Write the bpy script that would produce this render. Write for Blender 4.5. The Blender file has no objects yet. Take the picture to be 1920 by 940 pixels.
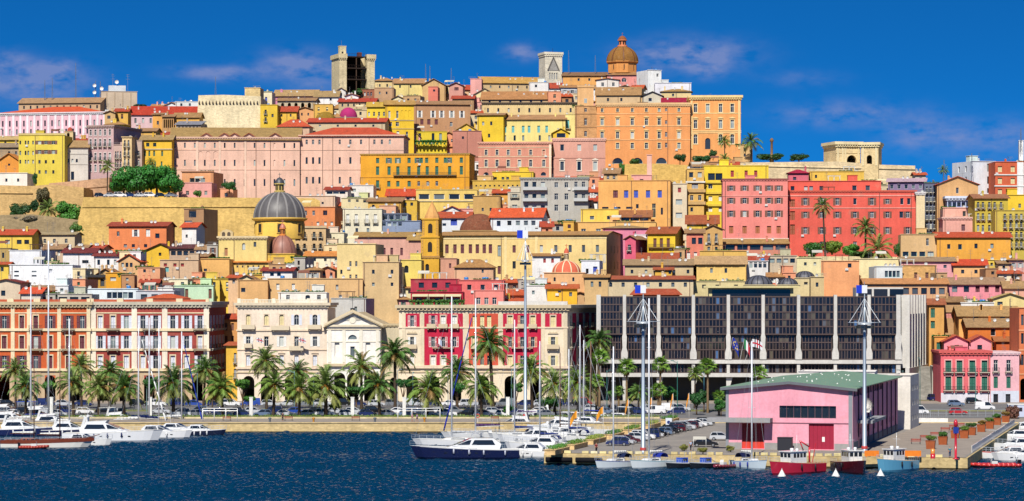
import bpy, math, random
from math import sin, cos, tan, pi, radians, atan2, sqrt, floor
from mathutils import Vector, Matrix
random.seed(7)
scn = bpy.context.scene
COL = scn.collection
# ------------------------------------------------------------------ camera
# long lens from a ship's deck 28 m above the harbour, looking level towards +Y
F, HZ, CX, CH = 5100.0, 555.0, 960.0, 28.0        # focal length in photo pixels, horizon row, centre column, eye height
cam = bpy.data.cameras.new('camera')
cam.sensor_width = 36.0
cam.lens = 36.0 * F / 1920.0
cam.shift_y = (HZ - 470.0) / 1920.0
cam.clip_start = 5.0
cam.clip_end = 20000.0
cam_o = bpy.data.objects.new('camera', cam)
COL.objects.link(cam_o)
cam_o.location = (0, 0, CH)
cam_o.rotation_euler = (radians(90), 0, 0)
scn.camera = cam_o
# ------------------------------------------------------------------ sky, sun, exposure
SUN_EL, SUN_AZ = radians(46), radians(12)          # sun behind the camera, a little to its left
world = bpy.data.worlds.new('World')
scn.world = world
world.use_nodes = True
wt = world.node_tree
wt.nodes.clear()
def wn(t, **k):
 n = wt.nodes.new(t)
 for a, b in k.items():
  setattr(n, a, b)
 return n
def wm(op, a, b=None, c=None):
 n = wn('ShaderNodeMath', operation=op)
 for i, x in enumerate((a, b, c)):
  if x is None:
   continue
  if isinstance(x, (int, float)):
   n.inputs[i].default_value = x
  else:
   wt.links.new(x, n.inputs[i])
 return n.outputs[0]
tc = wn('ShaderNodeTexCoord')
sep = wn('ShaderNodeSeparateXYZ')
wt.links.new(tc.outputs['Generated'], sep.inputs[0])
sx, sy, sz = sep.outputs
# clear dry air: the horizon keeps the deep blue of the sky higher up
zz = wm('MULTIPLY_ADD', wm('MAXIMUM', sz, 0.0), 2.7, 0.14)
cmb = wn('ShaderNodeCombineXYZ')
wt.links.new(sx, cmb.inputs[0]); wt.links.new(sy, cmb.inputs[1]); wt.links.new(zz, cmb.inputs[2])
nrm = wn('ShaderNodeVectorMath', operation='NORMALIZE')
wt.links.new(cmb.outputs[0], nrm.inputs[0])
sky = wn('ShaderNodeTexSky', sky_type='NISHITA')
sky.sun_disc = False
sky.sun_elevation = SUN_EL
sky.sun_rotation = pi + SUN_AZ
sky.altitude = 0
sky.air_density = 1.0
sky.dust_density = 0.1
sky.ozone_density = 3.0
wt.links.new(nrm.outputs[0], sky.inputs[0])
tint = wn('ShaderNodeMix', data_type='RGBA', blend_type='MULTIPLY')
tint.inputs[0].default_value = 1.0
wt.links.new(sky.outputs[0], tint.inputs[6])
tint.inputs[7].default_value = (0.035, 0.53, 1.02, 1)
# thin mauve clouds: azimuth / elevation patches broken up by noise
az = wm('ARCTAN2', sx, sy)
el = wm('ARCSINE', sz)
total = None
for (cx, cy, rx, ry, s) in ((60, 165, 95, 32, .75), (20, 122, 30, 18, .6), (100, 138, 45, 18, .7), (415, 140, 75, 13, .75), (560, 122, 62, 22, .85), (590, 150, 60, 20, .4),
       (1290, 105, 95, 26, 1.0), (1330, 135, 30, 14, .6), (980, 99, 32, 14, .7), (1580, 217, 110, 22, .5),
       (1735, 255, 70, 30, .55), (1880, 265, 90, 30, .5), (1500, 150, 70, 14, .2)):
 a0 = math.atan((cx - CX) / F); e0 = math.atan((HZ - cy) / F)
 da = wm('DIVIDE', wm('SUBTRACT', az, a0), rx / F)
 de = wm('DIVIDE', wm('SUBTRACT', el, e0), ry / F)
 g = wm('MULTIPLY', wm('EXPONENT', wm('MULTIPLY', wm('ADD', wm('MULTIPLY', da, da), wm('MULTIPLY', de, de)), -1.0)), s)
 total = g if total is None else wm('ADD', total, g)
c2 = wn('ShaderNodeCombineXYZ')
wt.links.new(az, c2.inputs[0]); wt.links.new(wm('MULTIPLY', el, 2.0), c2.inputs[1])
nz = wn('ShaderNodeTexNoise')
nz.inputs['Scale'].default_value = 95.0
nz.inputs['Detail'].default_value = 6.0
nz.inputs['Roughness'].default_value = 0.55
wt.links.new(c2.outputs[0], nz.inputs['Vector'])
cl = wm('MULTIPLY', wm('MULTIPLY_ADD', nz.outputs['Fac'], 3.6, -1.15), total)
cl = wm('MINIMUM', wm('MAXIMUM', cl, 0.0), 0.62)
cmix = wn('ShaderNodeMix', data_type='RGBA')
wt.links.new(cl, cmix.inputs[0])
wt.links.new(tint.outputs[2], cmix.inputs[6])
cmix.inputs[7].default_value = (2.3, 2.75, 5.0, 1)
bg = wn('ShaderNodeBackground')
bg.inputs['Strength'].default_value = 0.075
wt.links.new(cmix.outputs[2], bg.inputs[0])
wo = wn('ShaderNodeOutputWorld')
wt.links.new(bg.outputs[0], wo.inputs[0])
sun = bpy.data.lights.new('sun', 'SUN')
sun.energy = 4.6
sun.angle = radians(0.5)
sun.color = (1.0, 0.95, 0.86)
sun_o = bpy.data.objects.new('sun', sun)
COL.objects.link(sun_o)
# direction the light travels: from behind-left of the camera, down into the scene
sdir = Vector((sin(SUN_AZ) * cos(SUN_EL), cos(SUN_AZ) * cos(SUN_EL), -sin(SUN_EL)))
sun_o.rotation_euler = sdir.to_track_quat('-Z', 'Y').to_euler()
sun_o.location = (-100, -100, 300)
vs = scn.view_settings
vs.view_transform = 'Standard'
vs.look = 'None'
vs.exposure = 0.56
vs.gamma = 1.0
vs.use_curve_mapping = False
scn.cycles.use_denoising = True
scn.cycles.max_bounces = 6
scn.cycles.diffuse_bounces = 3
scn.cycles.glossy_bounces = 3
scn.cycles.transmission_bounces = 2
scn.cycles.sample_clamp_indirect = 6.0
EXPO = 1.42                                        # display value of a sunlit white wall (for colours read off the photo)
# ------------------------------------------------------------------ pixel <-> place
def PX(x, d): return (x - CX) * d / F
def PZ(y, d): return CH - (y - HZ) * d / F
def lerp_tab(tab, x):
 if x <= tab[0][0]: return tab[0][1]
 for (a, b), (c, e) in zip(tab, tab[1:]):
  if x <= c: return b + (e - b) * (x - a) / (c - a)
 return tab[-1][1]
# depth of a house whose lowest visible row is y (the town climbs the hill)
PROF = [(130, 1250), (150, 1215), (165, 1190), (190, 1145), (220, 1100), (255, 1060), (290, 1015), (330, 965), (365, 925),
  (400, 885), (440, 840), (480, 795), (520, 755), (560, 722), (600, 705), (700, 690), (758, 666)]
def depth_at(y): return lerp_tab(PROF, y)
TERR = [(0, 2.0), (683, 2.0), (720, 12), (755, 19), (795, 26), (840, 34), (885, 41), (925, 48), (965, 55), (1015, 65),
  (1060, 74), (1100, 82), (1145, 92), (1190, 100), (1250, 108), (1400, 108), (1700, 60), (2500, 10)]
def terr(X, d):
 z = lerp_tab(TERR, d)
 zm = lerp_tab([(-400, 60), (-260, 100), (-100, 112), (80, 112), (112, 62), (150, 54), (220, 44), (500, 20)], X)
 return min(z, zm)
def H(h):
 """colour read off a sunlit wall in the photo -> base colour"""
 h = h.lstrip('#')
 o = []
 for i in (0, 2, 4):
  c = int(h[i:i + 2], 16) / 255.0
  c = c / 12.92 if c <= 0.04045 else ((c + 0.055) / 1.055) ** 2.4
  o.append(min(c / EXPO, 0.86))
 g = .3 * o[0] + .55 * o[1] + .15 * o[2]
 return tuple(q * .95 + .05 * g for q in o)
# ------------------------------------------------------------------ mesh collecting
class MB:
 def __init__(s):
  s.v = []; s.f = []; s.m = []; s.sm = []
 def poly(s, pts, m=0, smooth=False):
  b = len(s.v)
  s.v.extend([tuple(p) for p in pts])
  s.f.append(tuple(range(b, b + len(pts)))); s.m.append(m); s.sm.append(smooth)
 def box(s, x0, x1, y0, y1, z0, z1, m=0):
  b = len(s.v)
  s.v += [(x0, y0, z0), (x1, y0, z0), (x1, y1, z0), (x0, y1, z0), (x0, y0, z1), (x1, y0, z1), (x1, y1, z1), (x0, y1, z1)]
  for q in ((0, 3, 2, 1), (4, 5, 6, 7), (0, 1, 5, 4), (1, 2, 6, 5), (2, 3, 7, 6), (3, 0, 4, 7)):
   s.f.append(tuple(b + i for i in q)); s.m.append(m); s.sm.append(False)
  return s
 def prism(s, pts, z0, z1, m=0, top=True):
  """pts: counter-clockwise outline in XY"""
  n = len(pts); b = len(s.v)
  s.v += [(p[0], p[1], z0) for p in pts] + [(p[0], p[1], z1) for p in pts]
  for i in range(n):
   j = (i + 1) % n
   s.f.append((b + i, b + j, b + n + j, b + n + i)); s.m.append(m); s.sm.append(False)
  if top:
   s.f.append(tuple(b + n + i for i in range(n))); s.m.append(m); s.sm.append(False)
   s.f.append(tuple(b + i for i in reversed(range(n)))); s.m.append(m); s.sm.append(False)
  return s
 def ext(s, pts, y0, y1, m=0):
  """outline in XZ (counter-clockwise seen from the front), pushed back from y0 to y1"""
  n = len(pts); b = len(s.v)
  s.v += [(p[0], y0, p[1]) for p in pts] + [(p[0], y1, p[1]) for p in pts]
  s.f.append(tuple(b + i for i in range(n))); s.m.append(m); s.sm.append(False)
  s.f.append(tuple(b + n + i for i in reversed(range(n)))); s.m.append(m); s.sm.append(False)
  for i in range(n):
   j = (i + 1) % n
   s.f.append((b + j, b + i, b + n + i, b + n + j)); s.m.append(m); s.sm.append(False)
  return s
 def cyl(s, p, q, r0, r1=None, n=6, m=0, caps=True):
  r1 = r0 if r1 is None else r1
  p = Vector(p); q = Vector(q); a = (q - p)
  if a.length < 1e-6: return s
  a.normalize()
  u = a.orthogonal().normalized(); w = a.cross(u)
  b = len(s.v)
  for c, r in ((p, r0), (q, r1)):
   for i in range(n):
    t = 2 * pi * i / n
    s.v.append(tuple(c + (u * cos(t) + w * sin(t)) * r))
  for i in range(n):
   j = (i + 1) % n
   s.f.append((b + i, b + j, b + n + j, b + n + i)); s.m.append(m); s.sm.append(n > 5)
  if caps:
   s.f.append(tuple(b + i for i in reversed(range(n)))); s.m.append(m); s.sm.append(False)
   s.f.append(tuple(b + n + i for i in range(n))); s.m.append(m); s.sm.append(False)
  return s
 def lathe(s, prof, n=24, cx=0, cy=0, m=0, smooth=True, a0=0.0):
  b = len(s.v); k = len(prof)
  for r, z in prof:
   for i in range(n):
    t = 2 * pi * i / n + a0
    s.v.append((cx + r * cos(t), cy + r * sin(t), z))
  for j in range(k - 1):
   for i in range(n):
    i2 = (i + 1) % n
    s.f.append((b + j * n + i, b + j * n + i2, b + (j + 1) * n + i2, b + (j + 1) * n + i)); s.m.append(m); s.sm.append(smooth)
  s.f.append(tuple(b + (k - 1) * n + i for i in range(n))); s.m.append(m); s.sm.append(False)
  return s
 def slab(s, pts, t, m=0):
  """sheet with thickness t hung below the given points (counter-clockwise from above)"""
  n = len(pts); b = len(s.v)
  s.v += [tuple(p) for p in pts] + [(p[0], p[1], p[2] - t) for p in pts]
  s.f.append(tuple(b + i for i in range(n))); s.m.append(m); s.sm.append(False)
  s.f.append(tuple(b + n + i for i in reversed(range(n)))); s.m.append(m); s.sm.append(False)
  for i in range(n):
   j = (i + 1) % n
   s.f.append((b + j, b + i, b + n + i, b + n + j)); s.m.append(m); s.sm.append(False)
  return s
 def mesh(s, name, mats):
  me = bpy.data.meshes.new(name)
  me.from_pydata(s.v, [], s.f)
  for m in (mats if isinstance(mats, (list, tuple)) else [mats]):
   me.materials.append(m)
  me.polygons.foreach_set('material_index', s.m)
  me.polygons.foreach_set('use_smooth', s.sm)
  me.update()
  return me
def O(name, me, parent=None, loc=(0, 0, 0), rz=0.0, scale=None, color=None, rot=None):
 o = bpy.data.objects.new(name, me)
 COL.objects.link(o)
 o.location = loc
 if rot is not None: o.rotation_euler = rot
 elif rz: o.rotation_euler = (0, 0, rz)
 if scale is not None: o.scale = scale
 if parent is not None: o.parent = parent
 if color is not None: o.color = (color[0], color[1], color[2], 1)
 return o
LABELS = set()
def tag(o, label, cat, group=None, kind=None):
 o['label'] = label; o['category'] = cat
 if group: o['group'] = group
 if kind: o['kind'] = kind
 LABELS.add(label)
 return o
def thing(name, label, cat, loc, rz=0.0, group=None):
 o = O(name, None, None, loc, rz)
 return tag(o, label, cat, group)
def struct(name, me, color=None, loc=(0, 0, 0)):
 o = O(name, me, None, loc, color=color)
 o['kind'] = 'structure'
 return o
# ------------------------------------------------------------------ materials
class NT:
 def __init__(s, name):
  s.mat = bpy.data.materials.new(name); s.mat.use_nodes = True
  s.t = s.mat.node_tree
  s.b = s.t.nodes['Principled BSDF']
 def n(s, t, **k):
  x = s.t.nodes.new(t)
  for a, b in k.items(): setattr(x, a, b)
  return x
 def l(s, a, b): s.t.links.new(a, b)
 def math(s, op, a, b=None, c=None, clamp=False):
  x = s.n('ShaderNodeMath', operation=op); x.use_clamp = clamp
  for i, v in enumerate((a, b, c)):
   if v is None: continue
   if isinstance(v, (int, float)): x.inputs[i].default_value = v
   else: s.l(v, x.inputs[i])
  return x.outputs[0]
 def noise(s, scale, sv=(1, 1, 1), detail=3.0, rough=0.55, coord=None):
  mp = s.n('ShaderNodeVectorMath', operation='MULTIPLY')
  if coord is None:
   g = s.n('ShaderNodeNewGeometry'); coord = g.outputs['Position']
  s.l(coord, mp.inputs[0]); mp.inputs[1].default_value = sv
  x = s.n('ShaderNodeTexNoise')
  x.inputs['Scale'].default_value = scale; x.inputs['Detail'].default_value = detail; x.inputs['Roughness'].default_value = rough
  s.l(mp.outputs[0], x.inputs['Vector'])
  return x.outputs['Fac']
 def mixc(s, fac, a, b, blend='MIX'):
  x = s.n('ShaderNodeMix', data_type='RGBA', blend_type=blend)
  if isinstance(fac, (int, float)): x.inputs[0].default_value = fac
  else: s.l(fac, x.inputs[0])
  for i, v in ((6, a), (7, b)):
   if isinstance(v, (tuple, list)): x.inputs[i].default_value = (v[0], v[1], v[2], 1)
   else: s.l(v, x.inputs[i])
  return x.outputs[2]
 def scale(s, col, fac):
  x = s.n('ShaderNodeVectorMath', operation='SCALE')
  s.l(col, x.inputs[0]); s.l(fac, x.inputs['Scale'])
  return x.outputs[0]
 def ocol(s):
  return s.n('ShaderNodeObjectInfo').outputs
 def bump(s, h, strength=0.5, dist=0.1):
  x = s.n('ShaderNodeBump'); x.inputs['Strength'].default_value = strength; x.inputs['Distance'].default_value = dist
  s.l(h, x.inputs['Height']); s.l(x.outputs[0], s.b.inputs['Normal'])
 def done(s, col, rough=0.9, spec=0.3):
  if isinstance(col, (tuple, list)): s.b.inputs['Base Color'].default_value = (col[0], col[1], col[2], 1)
  else: s.l(col, s.b.inputs['Base Color'])
  s.b.inputs['Roughness'].default_value = rough
  s.b.inputs['Specular IOR Level'].default_value = spec
  return s.mat
def m_plaster():
 t = NT('plaster'); oi = t.ocol()
 big = t.noise(0.12, (1, 1, 1.6), 4)
 streak = t.noise(1.0, (.75, .75, 0.09), 6, .7)
 fine = t.noise(2.2, (1, 1, 1), 4, 0.7)
 f = t.math('MULTIPLY_ADD', big, 0.5, 0.75)
 f = t.math('MULTIPLY', f, t.math('MULTIPLY_ADD', streak, 0.5, 0.76))
 f = t.math('MULTIPLY', f, t.math('MULTIPLY_ADD', fine, 0.5, 0.77))
 c = t.scale(oi['Color'], f)
 worn = t.math('MULTIPLY', t.math('SUBTRACT', t.noise(0.35, (1, 1, 0.7), 6, 0.65), 0.585, clamp=True), 3.4, clamp=True)
 c = t.mixc(t.math('MULTIPLY', worn, 0.62), c, (0.33, 0.25, 0.17))
 t.bump(fine, 0.25, 0.05)
 return t.done(c, 0.92, 0.2)
def m_tile():
 t = NT('roof_tiles'); oi = t.ocol()
 big = t.noise(0.5, (1, 1, 1), 5, 0.65)
 sp = t.noise(2.2, (1, 1, 1), 3, 0.75)
 f = t.math('MULTIPLY', t.math('MULTIPLY_ADD', big, 0.9, 0.55), t.math('MULTIPLY_ADD', sp, 1.7, 0.17))
 c = t.scale(oi['Color'], f)
 lich = t.math('MULTIPLY', t.math('SUBTRACT', t.noise(0.9, (1, 1, 1), 5, 0.7), 0.56, clamp=True), 4.0, clamp=True)
 c = t.mixc(t.math('MULTIPLY', lich, 0.6), c, (0.27, 0.20, 0.12))
 w = t.n('ShaderNodeTexWave', wave_type='BANDS', bands_direction='X'); w.inputs['Scale'].default_value = 1.1
 w.inputs['Distortion'].default_value = 0.6
 g = t.n('ShaderNodeTexCoord'); t.l(g.outputs['Object'], w.inputs['Vector'])
 t.bump(t.math('ADD', w.outputs['Fac'], sp), 0.6, 0.12)
 return t.done(c, 0.9, 0.2)
def m_stone():
 t = NT('stone_masonry'); oi = t.ocol()
 g = t.n('ShaderNodeNewGeometry')
 mp = t.n('ShaderNodeVectorMath', operation='MULTIPLY'); t.l(g.outputs['Position'], mp.inputs[0]); mp.inputs[1].default_value = (1, 1, 1.7)
 vo = t.n('ShaderNodeTexVoronoi'); vo.inputs['Scale'].default_value = 1.5
 t.l(mp.outputs[0], vo.inputs['Vector'])
 bw = t.n('ShaderNodeSeparateColor'); t.l(vo.outputs['Color'], bw.inputs[0])
 big = t.noise(0.16, (1, 1, 1), 5, 0.6)
 st = t.noise(0.8, (1.2, 1.2, 0.12), 3)
 f = t.math('MULTIPLY', t.math('MULTIPLY_ADD', bw.outputs[0], 0.30, 0.84), t.math('MULTIPLY_ADD', big, 0.8, 0.6))
 f = t.math('MULTIPLY', f, t.math('MULTIPLY_ADD', st, 0.5, 0.77))
 c = t.scale(oi['Color'], f)
 t.bump(t.math('ADD', vo.outputs['Distance'], t.noise(3.0)), 0.3, 0.08)
 return t.done(c, 0.95, 0.15)
def m_glass():
 t = NT('window_glass'); oi = t.ocol()
 r = t.n('ShaderNodeValToRGB')
 e = r.color_ramp.elements
 e[0].position = 0.0; e[0].color = (0.010, 0.013, 0.018, 1)
 e[1].position = 0.50; e[1].color = (0.02, 0.025, 0.032, 1)
 x = e.new(0.76); x.color = (0.07, 0.08, 0.09, 1)
 x = e.new(0.90); x.color = (0.22, 0.27, 0.26, 1)
 x = e.new(0.97); x.color = (0.42, 0.44, 0.40, 1)
 t.l(oi['Random'], r.inputs[0])
 return t.done(r.outputs[0], 0.08, 0.5)
def m_flat(name, rough=0.6, spec=0.4, var=0.25, vs=2.0, coat=0.0, metal=0.0):
 t = NT(name); oi = t.ocol()
 f = t.math('MULTIPLY_ADD', t.noise(vs, (1, 1, 0.5), 3), var * 2, 1 - var)
 t.done(t.scale(oi['Color'], f), rough, spec)
 if coat: t.b.inputs['Coat Weight'].default_value = coat; t.b.inputs['Coat Roughness'].default_value = 0.05
 if metal: t.b.inputs['Metallic'].default_value = metal
 return t.mat
def m_leaf():
 t = NT('foliage'); oi = t.ocol()
 v = t.noise(1.4, (1, 1, 1), 4, 0.7)
 f = t.math('MULTIPLY', t.math('MULTIPLY_ADD', v, 1.3, 0.35), t.math('MULTIPLY_ADD', oi['Random'], 0.5, 0.75))
 c = t.scale(oi['Color'], f)
 t.done(c, 0.55, 0.35)
 tr = t.n('ShaderNodeBsdfTranslucent'); t.l(t.mixc(0.5, c, (0.25, 0.32, 0.02), 'MIX'), tr.inputs[0])
 mx = t.n('ShaderNodeMixShader'); mx.inputs[0].default_value = 0.22
 out = [n for n in t.t.nodes if n.type == 'OUTPUT_MATERIAL'][0]
 t.l(t.b.outputs[0], mx.inputs[1]); t.l(tr.outputs[0], mx.inputs[2]); t.l(mx.outputs[0], out.inputs[0])
 return t.mat
def m_water():
 t = NT('harbour_water')
 h = t.noise(1.0, (2.3, 1.5, 1), 4, 0.6)
 t.bump(h, 1.0, 0.5)
 t.done((0.0012, 0.026, 0.058), 0.07, 0.5)
 t.b.inputs['IOR'].default_value = 1.33
 return t.mat
def m_ground(name, c1, c2, sc=0.5, rough=0.95):
 t = NT(name)
 v = t.noise(sc, (1, 1, 1), 6, 0.65); v2 = t.noise(sc * 9, (1, 1, 1), 3, 0.6)
 f = t.math('MULTIPLY_ADD', v2, 0.5, t.math('MULTIPLY_ADD', v, 1.8, -0.65), clamp=True)
 t.bump(v2, 0.3, 0.05)
 return t.done(t.mixc(f, c1, c2), rough, 0.2)
PLASTER, TILE, STONE, GLASS, LEAF, WATER = m_plaster(), m_tile(), m_stone(), m_glass(), m_leaf(), m_water()
PAINT = m_flat('paint', 0.6, 0.35, 0.12)
GLOSS = m_flat('gloss_paint', 0.22, 0.5, 0.05, 1.0, coat=0.6)
FABRIC = m_flat('canvas', 0.9, 0.1, 0.2, 3.0)
METAL = m_flat('galvanised_metal', 0.45, 0.5, 0.15, 1.0, metal=0.35)
BARK = m_flat('bark', 0.95, 0.1, 0.4, 5.0)
LEAD = m_flat('lead_sheet', 0.5, 0.5, 0.4, 1.2)
ASPHALT = m_ground('asphalt', (0.10, 0.098, 0.096), (0.17, 0.16, 0.15), 0.3)
PIERTOP = m_ground('worn_concrete', (0.17, 0.155, 0.14), (0.27, 0.24, 0.20), 0.25)
PAVING = m_ground('paving', (0.20, 0.17, 0.14), (0.30, 0.25, 0.20), 0.4)
EARTH = m_ground('dry_earth', (0.16, 0.12, 0.07), (0.10, 0.12, 0.05), 0.12)
HEDGE_G = m_ground('verge', (0.10, 0.14, 0.04), (0.24, 0.19, 0.08), 0.8)
DARKGLASS = None
def m_dark():
 t = NT('smoked_glass'); oi = t.ocol()
 r = t.n('ShaderNodeValToRGB'); e = r.color_ramp.elements
 e[0].position = 0.0; e[0].color = (0.006, 0.006, 0.009, 1); e[1].position = 0.62; e[1].color = (0.012, 0.011, 0.014, 1)
 x = e.new(0.84); x.color = (0.03, 0.024, 0.02, 1); x = e.new(0.96); x.color = (0.10, 0.085, 0.06, 1); x = e.new(0.992); x.color = (0.06, 0.12, 0.24, 1)  # last stop: sky reflection put into the colour of a few panes
 g = t.n('ShaderNodeNewGeometry')
 t.l(t.math('FRACT', t.math('ADD', oi['Random'], g.outputs['Random Per Island'])), r.inputs[0])
 return t.done(r.outputs[0], 0.06, 0.5)
DARKGLASS = m_dark()
WHITE = H('F4F2EA')
# ------------------------------------------------------------------ windows, shutters, balconies (shared meshes)
def mk_window(kind):
 m = MB()
 if kind in ('g', 'p', 'r', 'k'):
  bx, bz = (0.065, 0.04) if kind in 'gr' else (0.05, 0.04)
  m.box(-.5, -.5 + bx, 0, .07, -.5, .5); m.box(.5 - bx, .5, 0, .07, -.5, .5)
  m.box(-.5 + bx, .5 - bx, 0, .07, -.5, -.5 + bz); m.box(-.5 + bx, .5 - bx, 0, .07, .5 - bz, .5)
  if kind == 'g':
   m.box(-.03, .03, 0.005, .065, -.5 + bz, .5 - bz); m.box(-.5 + bx, -.03, .01, .06, .16, .19); m.box(.03, .5 - bx, .01, .06, .16, .19)
  m.poly([(-.5, .05, -.5), (.5, .05, -.5), (.5, .05, .5), (-.5, .05, .5)], 1)
  if kind == 'r':
   for i in range(5): m.box(-.5 + bx, .5 - bx, -.02 - .008 * (i % 2), .02, -.05 + i * .1, .05 + i * .1)
 elif kind == 's':
  for a, b in ((-.5, -.015), (.015, .5)):
   m.box(a, a + .06, 0, .06, -.5, .5); m.box(b - .06, b, 0, .06, -.5, .5)
   m.box(a + .06, b - .06, 0, .06, -.5, -.46); m.box(a + .06, b - .06, 0, .06, .46, .5); m.box(a + .06, b - .06, 0, .06, -.03, .03)
   for h0 in (-.46, .03):
    for i in range(5):
     z = h0 + i * .086
     m.poly([(a + .06, .01, z + .01), (b - .06, .01, z + .01), (b - .06, .055, z + .085), (a + .06, .055, z + .085)])
   m.poly([(a, .06, -.5), (b, .06, -.5), (b, .06, .5), (a, .06, .5)])
 elif kind == 'leaf':
  m.box(-.5, -.38, 0, .05, -.5, .5); m.box(.38, .5, 0, .05, -.5, .5)
  m.box(-.38, .38, 0, .05, -.5, -.46); m.box(-.38, .38, 0, .05, .46, .5); m.box(-.38, .38, 0, .05, -.03, .03)
  for h0 in (-.46, .03):
   for i in range(5):
    z = h0 + i * .086
    m.poly([(-.38, .0, z), (.38, .0, z), (.38, .045, z + .08), (-.38, .045, z + .08)])
  m.poly([(-.5, .05, -.5), (.5, .05, -.5), (.5, .05, .5), (-.5, .05, .5)])
 elif kind == 'surround':
  m.box(-.68, -.5, -.07, .04, -.5, .5); m.box(.5, .68, -.07, .04, -.5, .5)
  m.box(-.70, .70, -.09, .04, .5, .59); m.box(-.74, .74, -.14, .04, -.58, -.5)
 elif kind == 'hood':
  m.box(-.68, -.5, -.07, .04, -.5, .5); m.box(.5, .68, -.07, .04, -.5, .5)
  m.box(-.70, .70, -.09, .04, .5, .57); m.box(-.74, .74, -.14, .04, -.58, -.5)
  m.box(-.84, .84, -.28, .04, .66, .72)
  m.ext([(-.80, .72), (.80, .72), (0, .86)], -.24, .03)
 return m.mesh(kind, [PAINT, CARGL if kind == 'k' else GLASS])
_t = NT('dark_glass'); CARGL = _t.done((0.012, 0.016, 0.022), 0.04, 0.6)
WM = {k: mk_window(k) for k in ('g', 'p', 'r', 's', 'k', 'leaf', 'surround', 'hood')}
def mk_arch():
 m = MB(); m.ext([(-.5, -.5), (.5, -.5), (.5, .2)] + [(.5 * cos(pi * i / 8), .2 + .3 * sin(pi * i / 8)) for i in range(1, 8)] + [(-.5, .2)], 0, .3); return m.mesh('opening', PAINT)
WM['a'] = mk_arch()
_bal = {}
def mk_balcony(w, solid=False, dp=.8):
 k = (round(w * 4), solid, dp)
 if k not in _bal:
  w = max(1, round(w * 4)) / 4
  m = MB(); m.box(-w / 2, w / 2, -dp, .02, -.16, 0, 0)
  for s in (-1, 1): m.ext([(s * w * .36 - .09, -.55), (s * w * .36 + .09, -.55), (s * w * .36 + .09, -.16), (s * w * .36 - .09, -.16)], -dp * .7, .02, 0)
  if solid:
   m.box(-w / 2, w / 2, -dp, -dp + .12, 0, .9, 0); m.box(-w / 2, -w / 2 + .12, -dp + .12, .02, 0, .9, 0); m.box(w / 2 - .12, w / 2, -dp + .12, .02, 0, .9, 0)
  else:
   m.box(-w / 2, w / 2, -dp, -dp + .05, .93, .99, 1)
   n = int(w / .16)
   for i in range(n + 1):
    x = -w / 2 + .02 + (w - .04) * i / n
    m.box(x - .02, x + .02, -dp + .005, -dp + .045, 0, .93, 1)
   for s in (-1, 1): m.box(s * w / 2 - .025, s * w / 2 + .025, -dp + .05, 0, .93, .99, 1)
  _bal[k] = m.mesh('balcony', [PAINT, IRON])
 return _bal[k]
_t = NT('wrought_iron'); IRON = _t.done((0.012, 0.014, 0.016), 0.5, 0.4)
def punch(mb, u0, u1, z0, z1, ops, P, m=0, sheet=False):
 """wall sheet u0..u1 x z0..z1 with openings (ua,ub,za,zb,arch,reveal); P(u,depth,z) -> point"""
 us = sorted({u0, u1} | {min(max(o[i], u0), u1) for o in ops for i in (0, 1)})
 zs = sorted({z0, z1} | {min(max(o[i], z0), z1) for o in ops for i in (2, 3)})
 for za, zb in zip(zs, zs[1:]):
  if zb - za < 1e-4: continue
  zc = (za + zb) / 2; run = None
  live = [o for o in ops if o[2] < zc < o[3]]
  for ua, ub in zip(us, us[1:]):
   uc = (ua + ub) / 2
   hole = any(o[0] < uc < o[1] for o in live)
   if not hole and run is None: run = ua
   if hole and run is not None:
    mb.poly([P(run, 0, za), P(ua, 0, za), P(ua, 0, zb), P(run, 0, zb)], m); run = None
  if run is not None: mb.poly([P(run, 0, za), P(u1, 0, za), P(u1, 0, zb), P(run, 0, zb)], m)
 for (a, b, c, e, arch, r) in (() if sheet else ops):
  mb.poly([P(a, 0, c), P(a, r, c), P(a, r, e), P(a, 0, e)], m)
  mb.poly([P(b, r, c), P(b, 0, c), P(b, 0, e), P(b, r, e)], m)
  mb.poly([P(a, 0, c), P(b, 0, c), P(b, r, c), P(a, r, c)], m)
  if not arch:
   mb.poly([P(a, r, e), P(b, r, e), P(b, 0, e), P(a, 0, e)], m)
  else:
   hw = (b - a) / 2; rise = hw * arch; mid = (a + b) / 2; k = 8
   pts = [(mid - hw * cos(pi * i / k), e - rise + rise * sin(pi * i / k)) for i in range(k + 1)]
   for (ax, az_), (bx, bz_) in zip(pts, pts[1:]):
    mb.poly([P(ax, 0, az_), P(bx, 0, bz_), P(bx, 0, e), P(ax, 0, e)], m)
    mb.poly([P(ax, r, az_), P(bx, r, bz_), P(bx, 0, bz_), P(ax, 0, az_)], m)
def L(n, a, b):
 return [a] if n == 1 else [a + (b - a) * i / (n - 1) for i in range(n)]
SH = {'green': H('1F6B57'), 'brown': H('7A4630'), 'white': H('EDEBE2'), 'grey': H('A9ABAC'), 'maroon': H('6B2A35'), 'blue': H('2F4FC0'), 'turq': H('69BFC0'),
  'cream': H('E9D79C'), 'dark': H('3A3A3C'), 'lgrey': H('DFE2EA'), 'red': H('B02A30'), 'tan': H('B99A6C')}
def shc(c): return SH[c] if c in SH else (H(c) if isinstance(c, str) else c)
class Ctx: pass
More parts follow.
